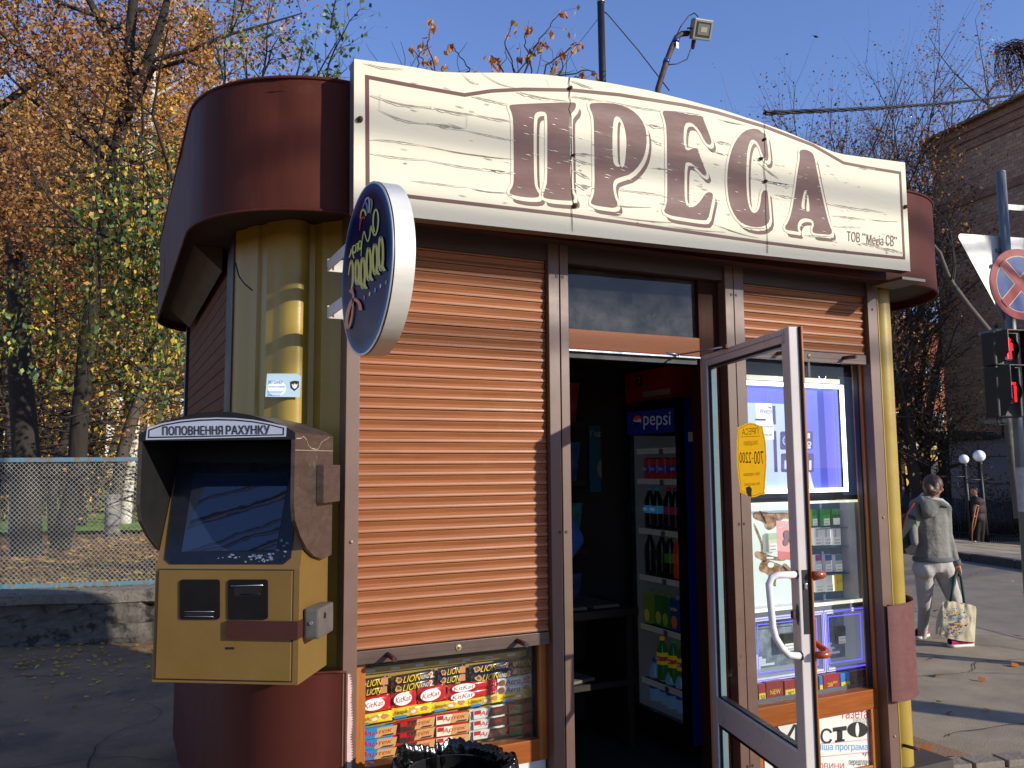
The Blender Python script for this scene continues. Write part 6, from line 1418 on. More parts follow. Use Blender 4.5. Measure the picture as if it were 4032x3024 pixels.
BIRCH = mat('birch_bark', '585149', .85, var=.15, vs=4, aniso=(1,1,6), col2='2a2622', c2s=5, c2t=(.56,.62))
BIRCHW = mat('birch_bark_white', 'C8C2B6', .8, var=.12, vs=4, aniso=(1,1,6), col2='2a2622', c2s=5, c2t=(.6,.66))
TWIG = mat('twig', '352c25', .9, var=.2)
def gp(x, D, z=.5): p = PD(x, 1100, D); return V3((p.x, p.y, z))
GT = 'trees of the park on the left'
BR_ = [LO, LBr, LTan, LO]; 
# 1 big brown-leaved tree far left
tree(gp(62,11.5), 7.5, .20, 'thick-trunked tree at the far left with a mass of curled rust-brown leaves', 'tree', BR_, 24000, .062, dict(kids=(2,2,2,1), seg=.55, first=.38, wob=.12, ratio=.5, ang=(40,85), up=.03), BARK, mx=3, group=GT, name='brown_leaved_tree', path=[gp(62,11.5), PD(58,1000,11.5), PD(44,800,11.5), PD(40,600,11.6), PD(20,400,11.8), PD(-30,180,12), PD(-60,0,12)], sig=.22)
# 2 forked tree in the middle, reaching the top of the picture
tree(gp(150,12.5), 9, .15, 'dark forked tree with crooked limbs standing in the middle of the park trees', 'tree', [LO, LTan, LBr, LO], 15000, .060, dict(kids=(2,2,2,1), seg=.5, first=.42, wob=.16, ratio=.5, ang=(35,80), L1=2.6), BARK, group=GT, name='brown_leaved_tree', path=[gp(132,12.5), PD(165,1040,12.5), PD(172,900,12.5), PD(190,720,12.4), PD(215,560,12.3), PD(240,400,12.2), PD(262,270,12.2), PD(275,150,12.2), PD(288,0,12.2), PD(296,-180,12.2)], sig=.20)
b = MB(); b.use(BARK); b.tube([PD(262,270,12.2),PD(300,180,12.),PD(345,60,11.9),PD(372,-40,11.9)],[.09,.075,.06,.04],8); b.tube([PD(265,140,12.2),PD(225,60,12.3),PD(160,-60,12.4)],[.07,.06,.04],8); b.tube([PD(268,270,12.2),PD(330,148,12),PD(400,130,11.8),PD(450,150,11.7)],[.06,.045,.03,.015],7)
t2 = bpy.data.objects['brown_leaved_tree.001']; b.build('limb', t2)
for k, (x, D, H_, r_) in enumerate(((35,15,8,.11),(118,14,7,.08),(242,14.5,8,.12),(178,17,9,.09),(330,18,9,.12),(8,19,9,.12),(300,22,10,.13),(90,21,10,.11),(205,24,10,.10))):
    tree(gp(x,D), H_, r_, ['slim tree right beside the thick trunk at the far left','thin leaning tree left of the birch, seen through the fence','stout straight trunk just left of the white birch','mid-distance tree between the forked tree and the birch','tree close to the left edge of the terminal hood','half-hidden tree at the left picture border behind the thick trunk','far tree seen just right of the white birch','far thin tree behind the fence left of centre','farthest thin tree behind the forked tree'][k], 'tree', [BR_, [LY, LGo, LTan], BR_][k % 3], 5200, .095, dict(kids=(2,2,1,1), seg=.7, first=.25, wob=.1, ratio=.42, ang=(45,90), pull=(0,0,-.1)), BARK if k % 2 else BARKG, d=(random.uniform(-.12,.12), 0, 1), group=GT, sig=.28)
# birch
bp_ = gp(271,17.5)
tree(bp_, 11, .125, 'white-barked birch standing upright behind the wire fence', 'tree', [LY, LGo], 2600, .085, dict(kids=(2,2,1), seg=.8, first=.5, wob=.03, ratio=.30), BIRCHW, mx=2, group=GT, name='birch_tree')
b = MB(); b.use(mat('whitewash','8f8c84',.9,col2='4a443c',c2s=5)); p = gp(244,14.5); b.cyl(p+V3((0,0,-.1)), p+V3((0,0,.75)), .128, 14); b.build('painted_base', bpy.data.objects['park_tree.002'])
# gold birches high behind
for k, (x, D, H_) in enumerate(((300,27,17),(400,30,19),(200,31,17),(90,34,18),(500,33,17),(10,30,16))):
    t = thing('golden_birch', ['tall golden birch behind the forked tree','tallest golden birch, its top left of the maroon roof band','golden birch behind the crown of the forked tree, left side','golden tree far back above the thick left trunk','golden birch farthest right, behind the green leaved tree','golden tree far back at the left picture edge'][k], 'tree', gp(x,D), GT)
    b = MB(); b.use(BIRCH); b.smooth = True; p = gp(x,D); tips = []
    b.tube([p, p+V3((.1,0,H_*.5)), p+V3((.3,.1,H_))], [.16,.10,.02], 8)
    n_ = 9500; hh = rng.uniform(.28, 1.02, n_); th = rng.uniform(0, 2*math.pi, n_); rr = np.sqrt(rng.uniform(0,1,n_))*2.5*np.sin(np.clip((1.06-hh)*1.6, 0, 1)*math.pi/2)
    # drooping strands
    ns = 130; sa = rng.uniform(0,2*math.pi,ns); sr = rng.uniform(.2,1,ns); sh = rng.uniform(.4,1.0,ns); si = rng.integers(0,ns,n_); dr = rng.uniform(0,1,n_)
    R_ = sr[si]*2.6*np.sin(np.clip((1.08-sh[si])*1.7,0,1)*math.pi/2)
    pts = np.stack([p.x+np.cos(sa[si])*R_*(.6+.4*dr)+rng.normal(0,.13,n_), p.y+np.sin(sa[si])*R_*(.6+.4*dr)+rng.normal(0,.13,n_), p.z+sh[si]*H_-dr*2.2+rng.normal(0,.12,n_)],1)
    for i in range(0,ns,2): 
        a = V3((p.x, p.y, p.z+sh[i]*H_-.6)); e = V3((p.x+math.cos(sa[i])*R_[0]*0+math.cos(sa[i])*sr[i]*2.0, p.y+math.sin(sa[i])*sr[i]*2.0, p.z+sh[i]*H_)); b.tube([a, a.lerp(e,.5)+V3((0,0,.25)), e, e+V3((0,0,-1.6))], [.04,.025,.015,.005], 4, cap=False)
    b.build('trunk', t); leaves('crown', pts, .15, [LGo, LGo, LY, LOr], parent=t)
# green-leaved tree beside the kiosk with hanging strands
gt = gp(470,10.2)
tree(gt, 6, .10, 'green-leaved tree with hanging leafy strands just behind the left side of the kiosk', 'tree', [LG, LG2, LG3, LTan], 1900, .085, dict(kids=(3,2,2,1), seg=.4, first=.25, wob=.2, ratio=.55, ang=(40,90), L1=2.3, pull=(-.35,.1,-.05)), TWIG, group=GT, name='green_leaved_tree', path=[gt, PD(455,900,10.2), PD(445,700,10.1), PD(430,560,10), PD(432,460,9.9)], sig=.16, keep=lambda q: q[2] < 4.9 and q[0] < .225*q[1] and q[0] > -.035*q[1])
t = bpy.data.objects['green_leaved_tree']
def vines():
    b = MB(); b.use(TWIG); pts = []
    for k in range(44):
        x = random.uniform(110,400) if k % 2 else random.uniform(250,400); y0 = random.uniform(300,560); L_ = random.uniform(150,420); D = random.uniform(9.0,10.4); P_ = []
        for i in range(9):
            u = i/8; p = PD(x+math.sin(u*3+k)*7+u*random.uniform(-4,10), y0+L_*u, D); P_.append(p)
            for _ in range(7): pts.append((p.x+random.gauss(0,.07), p.y+random.gauss(0,.07), p.z+random.gauss(0,.11)))
        b.tube(P_, [.008-.0006*i for i in range(9)], 4, cap=False)
    for k in range(60):
        x = random.uniform(-10,400); y = random.uniform(620-x*.9,860); D = random.uniform(9.2,10.6)
        for _ in range(26): p = PD(x+random.gauss(0,22), y+random.gauss(0,13), D+random.gauss(0,.15)); pts.append(tuple(p))
    b.build('strands', t); leaves('hanging_leaves', pts, .066, [LG, LG2, LG3, LY], parent=t, up=(0,0,.8), asp=.7)
vines()
def sprigs():
    """the bare thorny twigs with a few leaves above the roof band"""
    b = MB(); b.use(TWIG); tips = []
    for (x0,y0,x1,y1) in ((470,230,560,60),(520,240,640,90),(560,240,600,10),(600,250,700,60),(640,240,745,95),(660,240,730,150),(500,240,480,20),(690,240,715,-10),(620,240,655,130),(700,250,760,140),(540,240,520,100),(715,60,725,-20)):
        a = PD(x0,y0,9.8); c_ = PD(x1,y1,9.6+random.uniform(-.3,.3)); grow(b, a, c_-a, (c_-a).length*1.02, .016, 1, 3, tips, dict(kids=(2,2,1,1), seg=.16, wob=.14, ratio=.40, ang=(35,80), up=.02, leaf_lv=0))
    b.build('bare_twigs', t); tp = np.array(tips); tp = tp[rng.permutation(len(tp))[:430]]; leaves('sparse_leaves', tp+rng.normal(0,.03,tp.shape), .07, [LG, LG3, LG2], parent=t, up=(0,0,.8), asp=.65)
sprigs()
# leafless undergrowth and yellow leaves behind the fence
def under():
    b = MB(); b.use(TWIG)
    for k in range(620):
        x = random.uniform(-60,400); D = random.uniform(12,22); z = random.uniform(1.2,7.5); p = PD(x,1000,D); p = V3((p.x,p.y,z)); P_ = [p]
        d = V3((random.choice((-1,1))*random.uniform(.5,1), random.uniform(-.4,.4), random.uniform(-.35,.25)))
        for i in range(6): d = d+V3((random.gauss(0,.12),random.gauss(0,.12),random.gauss(0,.10)-.02)); P_.append(P_[-1]+d*.36)
        b.tube(P_, [.014-.002*i for i in range(7)], 4, cap=False)
    return b
u_ = under(); o = u_.build('undergrowth'); tag(o, 'tangle of bare brown twigs hanging between the park trees', 'undergrowth', kind='stuff')
n_ = 15000; D_ = rng.uniform(14,26,n_); X_ = rng.uniform(-80,420,n_); Y_ = rng.uniform(480,1130,n_)
cl = np.array([noise.noise(V3((X_[i]*.012, Y_[i]*.014, D_[i]*.3))) for i in range(n_)]); k_ = cl > -.06
pts = np.array([tuple(PD(X_[i],Y_[i],D_[i])) for i in range(n_) if k_[i]]); pts = pts[pts[:,2] > .6]
o = leaves('undergrowth_leaves', pts, .075, [LY, LTan, LO, LBr]); tag(o, 'yellow and brown leaves of the undergrowth between the park trunks', 'leaves', kind='stuff')
# distant wood
n_ = 42000; D_ = rng.uniform(36,60,n_); X_ = rng.uniform(-700,760,n_); zz = rng.uniform(0,1,n_)**.8*18
cl = np.array([noise.noise(V3((X_[i]*.008, zz[i]*.35, D_[i]*.1))) for i in range(n_)]); k_ = cl > -.12
pts = np.array([tuple(PD(X_[i],1000,D_[i])[:2])+(zz[i]+.5,) for i in range(n_) if k_[i]])
o = leaves('distant_wood', pts, .34, [LBr, LO, LTan, LBr, LGo], asp=.8); tag(o, 'brown autumn wood closing the view behind the park', 'wood', kind='stuff')
b = MB(); b.use(BARK)
for k in range(110):
    x = random.uniform(-300,700); D = random.uniform(26,50); p = gp(x,D,.5); b.tube([p, p+V3((random.gauss(0,.4),random.gauss(0,.4),7)), p+V3((random.gauss(0,1),random.gauss(0,1),14))], [random.uniform(.1,.22),.1,.03], 6, cap=False)
o = b.build('distant_trunks'); tag(o, 'dark trunks of the distant wood', 'wood', kind='stuff')
# orange-leaved shoots rising behind the signboard
OSH = thing('orange_leaved_shrub', 'thin shoots with drooping orange leaves rising behind the top of the signboard', 'shrub', PD(1080,300,8.5))
def shoots():
    b = MB(); b.use(TWIG); pts = []
    L = [[(960,260),(945,180),(925,100),(932,45)],[(960,250),(900,170),(905,120),(915,95)],[(975,240),(935,150),(890,105)],[(960,250),(1000,170),(1015,150),(985,110),(975,98)],[(1140,260),(1125,180),(1150,110),(1185,55),(1213,25)],[(1140,260),(1110,150),(1090,90),(1110,45)],[(1130,250),(1085,150),(1060,120),(1075,130)],[(1150,260),(1180,140),(1240,100),(1250,95)],[(1150,260),(1190,170),(1270,150),(1290,160)],[(1140,250),(1080,160),(1060,130)],[(1160,250),(1215,150),(1215,115)],[(1140,250),(1150,150),(1135,100),(1140,60)],[(1150,250),(1230,170),(1260,160)],[(960,250),(950,170),(960,140)],[(950,260),(1000,180),(1010,165)],[(1130,255),(1100,170),(1150,120),(1170,90)]]
    for q in L:
        D = random.uniform(8.2,8.8); P_ = [PD(x,y,D) for x, y in q]; F_ = []
        for i in range(len(P_)-1):
            for k in range(6): F_.append(P_[i].lerp(P_[i+1], k/6)+V3((random.gauss(0,.008),0,random.gauss(0,.008))))
        F_.append(P_[-1]); n = len(F_); b.tube(F_, [.010*(1-.75*i/n)+.001 for i in range(n)], 5, cap=False)
        for i in range(n//3, n, 2):
            if random.random() < .42:
                c = F_[i]+V3((random.gauss(0,.05),random.gauss(0,.05),random.gauss(0,.03))); b.tube([F_[i], c], .0018, 3, cap=False)
                for _ in range(random.randint(2,6)): pts.append((c.x+random.gauss(0,.035), c.y+random.gauss(0,.035), c.z-abs(random.gauss(0,.04))))
        for _ in range(8): pts.append((F_[-1].x+random.gauss(0,.03), F_[-1].y, F_[-1].z-abs(random.gauss(0,.04))))
    for k in range(26):
        x = random.choice((random.uniform(860,1010), random.uniform(1040,1290))); a = PD(x,200,8.6); P_ = [a]; d = V3((random.gauss(0,.5),random.gauss(0,.3),1)).normalized()
        for i in range(6): d = (d+V3((random.gauss(0,.35),random.gauss(0,.3),random.gauss(0,.2)))).normalized(); P_.append(P_[-1]+d*.055*random.uniform(.7,1.4)*1.6)
        b.tube(P_, [.006-.0007*i for i in range(7)], 4, cap=False)
    b.build('stems', OSH); leaves('foliage', pts, .075, [LOr, LTan, LGo, LOr], parent=OSH, up=(0,0,.8), asp=.5)
shoots()
# ================================================================ things on the roof and wires
MPy = 4.5
m0 = PY(1303,165,MPy); m0.z = 3.0
MAST = thing('mast', 'black pole standing on the kiosk roof and running out of the top of the picture', 'pole', m0)
part('tube', MAST, mat('mast_black', '121214', .5, var=.2, bump=.001, bs=120), lambda b: b.cyl(m0, PY(1296,-60,MPy), .0235, 14))
part('clamp', MAST, SILVER, lambda b: b.lathe([(.024,0),(.028,.002),(.028,.012),(.024,.014)], PY(1298,6,MPy), seg=14))
WIREB = mat('wire_black', '101012', .6)
def wr(label, pts, r): b = MB(); b.use(WIREB); b.tube(pts, r, 6); tag(b.build('wire', loc=pts[0]), label, 'wire')
wr('thin stay wire running down right from the mast to behind the signboard', [PY(1306,26,MPy), PY(1312,30,MPy), PY(1380,110,MPy), PY(1446,196,MPy)], .004)
wr('thin wire running down left from the mast towards the orange leaves', [PY(1300,30,MPy), PY(1252,92,MPy+.8), PY(1200,170,MPy+1.6)], .002)
fl0 = PY(1421,192,4.0)
FLO = thing('floodlight', 'grey square floodlight on a bent rusty pipe above the signboard', 'floodlight', V3((fl0.x, fl0.y, 3.0)))
part('pipe', FLO, mat('rusty_pipe', '4a3228', .7, var=.4, vs=20, col2='2a2220', c2s=9), lambda b: b.tube([V3((fl0.x-.09,4.0,2.98)), fl0, PY(1437,140,4.0), PY(1452,100,4.0), PY(1462,80,4.0), PY(1472,73,4.0), PY(1486,72,4.0)], .0175, 10))
def flh(b):
    # head: box tipped down towards the street
    c_ = PY(1515,64,3.95); n = V3((.10,-.80,-.38)).normalized(); u = V3((.97,.10,.16)); u = (u-n*u.dot(n)).normalized(); v = n.cross(u); 
    if v.z < 0: v = -v
    b.obox(c_, u, v, n, .150, .120, .035, .006); b.obox(c_-n*.028+v*.012, u, v, n, .12, .085, .03, .006)
    for k in range(5): b.obox(c_-n*.045+u*(-.045+k*.022)+v*.012, u, v, n, .003, .08, .02)
    b.use(BLACK); b.obox(c_+n*.018, u, v, n, .118, .088, .003, .001); b.use(mat('lamp_glass', '6f7064', .12, var=.1, spec=.8)); b.obox(c_+n*.0200, u, v, n, .092, .064, .003); b.use(mat('reflector', '9a9a88', .3)); b.obox(c_+n*.022+u*.002, u, v, n, .05, .03, .002)
    b.use(RUST); b.tube([c_-u*.078, c_-u*.085-n*.03, c_-u*.06-n*.06], .005, 6); b.lathe([(.014,0),(.012,-.05),(.008,-.055)], c_-v*.062-u*.03-n*.02, v, 10)
part('head', FLO, mat('lamp_grey', '7d7d7a', .45, var=.1), flh)
part('cable', FLO, WIREB, lambda b: (b.tube([PY(1494,102,3.96), PY(1484,128,4.), PY(1462,138,4.), PY(1442,140,4.)], .0035, 6), b.tube([PY(1508,36,3.96), PY(1500,28,4.0), PY(1488,34,4.0), PY(1470,58,4.0), PY(1458,84,4.)], .0035, 6)))
part('tape', FLO, mat('tape_blue', '1c3f8a', .4), lambda b: (b.tube([PY(1459,92,3.99),PY(1462,84,3.99)], .021, 10), b.box(PY(1461,104,3.97), PY(1465,92,3.975)), b.tube([PY(1438,136,4.),PY(1441,128,4.)], .020, 10)))
def tw(b):
    a = PD(1652,244,6.5); c_ = PD(2330,172,22)
    for ph in (0, 2.1, 4.2):
        P_ = []
        for i in range(241):
            u = i/240; p = a.lerp(c_, u)+V3((0,0,-.28*4*u*(1-u)*.55)); an = u*150+ph; k = .012; P_.append(p+V3((0,math.cos(an)*k,math.sin(an)*k)))
        b.tube(P_, .010, 5)
b = MB(); b.use(WIREB); tw(b); tag(b.build('overhead_cable', loc=PD(1652,244,6.5)), 'black twisted overhead cable running right from the signboard to the brick building', 'cable')
# cables over the street behind the photographer: they shade the front in soft bands and mirror in the terminal screen
for k in range(5):
    z = 9.15+[0,.42,.62,1.35,1.95][k]; b = MB(); b.use(WIREB); b.tube([V3((-12, y_-3.7, z-1.02*y_+.07*noise.noise(V3((y_*1.3,k,0)))*2)) for y_ in [v*.35 for v in range(-16,17)]], [.075,.045,.035,.085,.04][k], 6); tag(b.build('street_cable', loc=(-12,-3.7,z)), 'black wire slanting down far left of the viewpoint, %s of its five' % ['lowest','second lowest','middle','second highest','highest'][k], 'cable')
for k, (z, y, dx) in enumerate(((7.95,-8.6,.03),(8.22,-8.6,.04),(8.5,-8.5,.03),(9.9,-8.6,.05),(11.2,-8.4,.05))):
    b = MB(); b.use(WIREB); b.tube([V3((x, y, z-.35*math.cos((x-6)*.09)+.02*(x-6)*.4)) for x in range(-30,44,2)], dx, 6); tag(b.build('street_cable', loc=(6,y,z)), 'black street cable behind the viewpoint, %s of the five' % ['highest','second highest','middle','second lowest','lowest'][k], 'cable')
# bird
bd = PD(1762,79,45); b = MB(); b.use(mat('bird_dark', '26262a', .8)); b.smooth = True
b.tube([bd+V3((-.16,.0,-.0)), bd+V3((-.05,0,0)), bd+V3((.06,0,0)), bd+V3((.15,0,.01)), bd+V3((.19,0,.0))], [.01,.05,.06,.035,.005], 8)
for s_ in (1,-1): w0 = bd; b.add([w0+V3((.06,0,.02)), w0+V3((-.05,0,.02)), w0+V3((-.12+.05*s_,s_*.1,.06)) if s_ > 0 else w0+V3((-.40,.05,.02)), w0+V3((-.02+.42*(s_>0),s_*.12,.07 if s_>0 else -.02)), w0+V3((.1,0,.02))], [(0,1,2,3,4)])
tag(b.build('bird', loc=bd), 'small dark bird flying in the blue sky right of the floodlight', 'bird')
# ================================================================ road signs and signal on the right
SD = 7.0; pc = PD(2204,1000,7.1); px_, py_ = pc.x, pc.y
sn = V3((-.21,-.98,0)).normalized(); su = V3((-sn.y, sn.x, 0)); su = V3((.98,-.21,0)).normalized()
POLE = thing('sign_pole', 'grey metal pole carrying the no-stopping sign and the pedestrian signal at the right border', 'pole', (px_,py_,0))
GALV = mat('galvanised_pole', '6f7476', .5, metal=.3, var=.15, vs=6)
ptz = PD(2165,350,7.1).z
part('tube', POLE, GALV, lambda b: b.cyl((px_,py_,-.02),(px_,py_,ptz),.040,18))
part('cap', POLE, GALV, lambda b: b.lathe([(.041,0),(.041,.006),(.03,.014),(.001,.016)], (px_,py_,ptz), seg=18))
part('side_arm', POLE, GALV, lambda b: b.obox((px_+.4,py_-.08,PD(2195,430,7.1).z), (.98,-.2,0), (.2,.98,0), (0,0,1), .74, .04, .05))
part('pasted_papers', POLE, mat('paper_scrap','b0aca8',.8,var=.2,vs=20), lambda b: b.lathe([(.0412,1.25),(.0412,1.62)], (px_,py_,0), seg=18))
cS = PD(2203,614,6.98)-su*0; cS = V3((cS.x, cS.y, cS.z))
NS = thing('no_stopping_sign', 'round blue no-stopping sign with a red rim and crossed red bars on the grey pole', 'road sign', cS)
RS = .30
def disc(b, c_, r, off, n=40, u=su, v=V3((0,0,1)), nn=sn): b.add([V3(c_)+u*r*math.cos(2*math.pi*t/n)+v*r*math.sin(2*math.pi*t/n)+nn*off for t in range(n)], [tuple(range(n))])
def nst(b):
    RED = mat('sign_face_red', '86202a', .5, var=.05, spec=.2); BL = mat('sign_face_blue', '26407a', .5, var=.05, spec=.2); WL = mat('sign_line', 'B0A988', .5, spec=.2)
    b.use(GALV); n = 40
    b.add([V3(cS)+su*RS*math.cos(2*math.pi*t/n)+V3((0,0,RS*math.sin(2*math.pi*t/n)))+sn*o for o in (-.006,.006) for t in range(n)], [(t,(t+1)%n,n+(t+1)%n,n+t) for t in range(n)]); disc(b, cS, RS, -.006)
    b.use(RED); disc(b, cS, RS, .006); b.use(WL); disc(b, cS, RS*.80, .0072); b.use(BL); disc(b, cS, RS*.775, .0084)
    for s_ in (1,-1):
        d = (su+V3((0,0,s_))).normalized(); e = d.cross(sn).normalized()
        for (w_, L_, m_, o) in ((.046,.775,WL,.0096+(.0006 if s_ < 0 else 0)),):
            b.use(m_); b.quad(*[V3(cS)+d*a*RS*L_+e*q*w_+sn*o for a, q in ((-1,-1),(1,-1),(1,1),(-1,1))])
    for s_ in (1,-1):
        d = (su+V3((0,0,s_))).normalized(); e = d.cross(sn).normalized(); b.use(RED); b.quad(*[V3(cS)+d*a*RS*.83+e*q*.038+sn*(.0112+(.0006 if s_ < 0 else 0)) for a, q in ((-1,-1),(1,-1),(1,1),(-1,1))])
b = MB(); nst(b); b.build('face', NS)
for z_ in (.27,-.2): part('clamp', NS, SILVER, lambda b: b.obox((px_,py_-.045,cS.z+z_), su, sn, (0,0,1), .10, .02, .03))
cT = V3((px_+.0,py_+.045,PD(2175,494,7.1).z))
YS_ = thing('give_way_sign', 'bare back of a triangular road sign fixed behind the grey pole', 'road sign', cT)
def tri(b):
    s_ = .45; h_ = .78; r = .03; pts = []
    cs = [(-s_,0),(s_,0),(0,-h_)]
    def corner(c, a0): return [(c[0]+r*math.cos(math.radians(a0+120*i/5)), c[1]+r*math.sin(math.radians(a0+120*i/5))) for i in range(6)]
    P_ = corner((s_-.05,-.03), -30)+corner((-s_+.05,-.03), 90)+corner((0,-h_+.06), 210)
    P3_ = [cT+su*x+V3((0,0,z)) for x, z in P_]; b.prism(P3_, -sn*.003)
    b.use(GALV); b.obox(cT-V3((0,0,.13))+sn*.006, su, sn, (0,0,1), .12, .02, .03)
part('plate', YS_, mat('sign_back', 'C2C0B8', .45, metal=.2, var=.08), tri)
TLt = thing('pedestrian_signal', 'black two-lamp pedestrian signal showing a red figure above a red number 7', 'traffic light', (px_, py_-.2, PD(2180,900,7).z))
zq0 = PD(2150,902,6.9).z; zq1 = PD(2150,712,6.9).z; zqm = PD(2165,800-12,6.9).z
TB = mat('signal_black', '111213', .5, var=.15)
tc_ = PD(2196,812,6.9)
ctr = V3((px_,py_,0))+sn*.12-su*.225
part('housing', TLt, TB, lambda b: [b.obox(ctr+sn*(-.02)+V3((0,0,(za+zb_)/2)), su, sn, (0,0,1), .25, .14, za-zb_-.006, .012) for za, zb_ in ((zq1,zqm),(zqm,zq0))])
each('bracket', TLt, GALV, lambda b, z: b.obox(ctr-sn*.12+V3((0,0,z)), su, sn, (0,0,1), .05, .2, .03), ((zq0-.02,), (zq1+.02,)))
part('cable', TLt, TB, lambda b: b.tube([ctr-su*.10+V3((0,0,zq0)), ctr-su*.08+V3((0,0,zq0-.06)), ctr+V3((0,0,zq0-.05))], .006, 6))
REDL = emis('signal_red', 'FF1420', 2.6, '600008')
for za, zb_, kind_ in ((zq1,zqm,0),(zqm,zq0,1)):
    c_ = ctr+sn*.065+V3((0,0,(za+zb_)/2)); hz_ = (za-zb_)/2-.012
    v = MB(); v.use(TB)
    # square-section visor, cut back at the bottom
    L_ = .13
    for s_ in (-1,1): v.add([c_+su*s_*.120+V3((0,0,hz_)), c_+su*s_*.120+V3((0,0,hz_))+sn*L_, c_+su*s_*.120+V3((0,0,-hz_*.35))+sn*L_, c_+su*s_*.120+V3((0,0,-hz_))+sn*.05, c_+su*s_*.120+V3((0,0,-hz_))], [(0,1,2,3,4)]); 
    v.obox(c_+V3((0,0,hz_))+sn*L_/2, su, sn, (0,0,1), .245, L_, .006); v.obox(c_-su*.122+V3((0,0,hz_*.33))+sn*L_/2, su, sn, (0,0,1), .006, L_, hz_*1.34)
    v.build('visor', TLt)
    l = MB(); l.use(mat('signal_lens', '1c0a0c', .25, var=.05)); disc(l, c_, .105, .004); l.use(REDL)
    if kind_ == 0:
        for (x, z, w_, h_) in ((0,.012,.046,.070),(-.012,-.055,.018,.07),(.012,-.055,.018,.07),(-.032,.010,.012,.062),(.032,.010,.012,.062)): l.obox(c_+su*x+V3((0,0,z))+sn*.008, su, sn, (0,0,1), w_, .002, h_)
        l.add([c_+su*.017*math.cos(t*.524)+V3((0,0,.068+.019*math.sin(t*.524)))+sn*.009 for t in range(12)], [tuple(range(12))])
    else:
        l.obox(c_+V3((0,0,.065))+sn*.008, su, sn, (0,0,1), .085, .002, .020); l.obox(c_+su*.033+V3((0,0,.0-.02))+sn*.0085, su, sn, (0,0,1), .020, .002, .135)
    l.build('lens', TLt)
# ================================================================ buildings on the right
def brick(name, c1, c2, mo, sx):
    m = bpy.data.materials.new(name); m.use_nodes = True; t = m.node_tree; N = t.nodes; L = t.links; b_ = N['Principled BSDF']; b_.inputs['Roughness'].default_value = .9
    tc = N.new('ShaderNodeTexCoord'); se = N.new('ShaderNodeSeparateXYZ'); L.new(tc.outputs['Object'], se.inputs[0]); ad = N.new('ShaderNodeMath'); L.new(se.outputs[0], ad.inputs[0]); L.new(se.outputs[1], ad.inputs[1])
    co = N.new('ShaderNodeCombineXYZ'); L.new(ad.outputs[0], co.inputs[0]); L.new(se.outputs[2], co.inputs[1]); br = N.new('ShaderNodeTexBrick'); br.inputs['Scale'].default_value = sx
    br.inputs['Color1'].default_value = (*srgb(c1),1); br.inputs['Color2'].default_value = (*srgb(c2),1); br.inputs['Mortar'].default_value = (*srgb(mo),1); br.inputs['Mortar Size'].default_value = .012
    L.new(co.outputs[0], br.inputs['Vector']); nz = N.new('ShaderNodeTexNoise'); nz.inputs['Scale'].default_value = .6; L.new(tc.outputs['Object'], nz.inputs['Vector'])
    mx = N.new('ShaderNodeMix'); mx.data_type = 'RGBA'; mx.blend_type = 'MULTIPLY'; mx.inputs[0].default_value = .25; L.new(br.outputs[0], mx.inputs[6]); L.new(nz.outputs[0], mx.inputs[7]); L.new(mx.outputs[2], b_.inputs['Base Color'])
    bp = N.new('ShaderNodeBump'); bp.inputs['Distance'].default_value = .02; L.new(br.outputs['Fac'], bp.inputs['Height']); bp.invert = True; L.new(bp.outputs[0], b_.inputs['Normal']); _mats[name] = m; return m
BK = brick('tan_brick', 'd4a886', 'b48e70', '92826f', 1.9); BK2 = brick('red_brick', 'A8603F', '8e4f34', '7a5a48', 1.9)
bw = V3((math.cos(math.radians(82.7)), math.sin(math.radians(82.7)), 0)); bn = V3((-bw.y, bw.x, 0))
cB = PD(2050,1000,30); cB.z = -.9; eB = cB-bw*26
BLD = thing('brick_building', 'tall shaded tan brick building with a stepped cornice and a grey panelled base', 'building', cB)
HB = PD(2050,262,30).z
def bbox(b, off, z0, z1, back=12, l0=0, l1=12): # slab along the facade; off>0 sticks out
    a = cB-bw*l0+bn*off; c_ = cB-bw*l1+bn*off; d = -bn*(back+off); P_ = [(a.x,a.y),(c_.x,c_.y),(c_.x+d.x,c_.y+d.y),(a.x+d.x,a.y+d.y)]
    b.prism([V3((x,y,z0)) for x, y in P_], (0,0,z1-z0))
zBs = PD(2080,948,30).z
part('wall', BLD, BK, lambda b: bbox(b, 0, zBs, HB-1.2))
def corn(b):
    bbox(b, .06, HB-3.1, HB-2.8, l0=-.06); bbox(b, .06, HB-1.2, HB-.9, l0=-.06); bbox(b, .12, HB-.9, HB-.62, l0=-.12); bbox(b, .19, HB-.62, HB-.35, l0=-.19)
    b.use(BK); bbox(b, .0, HB-2.8, HB-2.8+.001)
part('cornice', BLD, brick('cornice_brick', 'b88a6e', 'a07458', '7a6a5c', 1.9), corn)
part('roof', BLD, mat('roof_tile', '80684c', .9, var=.3, vs=9), lambda b: (bbox(b, .27, HB-.35, HB-.22, l0=-.25), [b.obox(cB-bw*(k*.3)+bn*.28+V3((0,0,HB+.9-.33)), bw, bn, (0,0,1), .2, .3, .10) for k in range(40)]))
PANEL = mat('grey_panel', '8a8a90', .6, var=.08, vs=3)
def base_(b):
    bbox(b, .25, -1.2, zBs-.05); b.use(mat('panel_joint', '3c3c40', .8))
    for k in range(8): a = cB-bw*(k*1.5)+bn*.254; b.obox(a+V3((0,0,.9+.6)), bw, bn, (0,0,1), .03, .01, 3.4)
    for z in (.1,1.,1.9): a = cB-bw*6+bn*.254; b.obox((a.x,a.y,z), bw, bn, (0,0,1), 12, .01, .03)
part('base_cladding', BLD, PANEL, base_)
part('ledge', BLD, mat('ledge_metal', '4a4640', .7), lambda b: bbox(b, .4, zBs-.05, zBs+.06, l0=-.3))
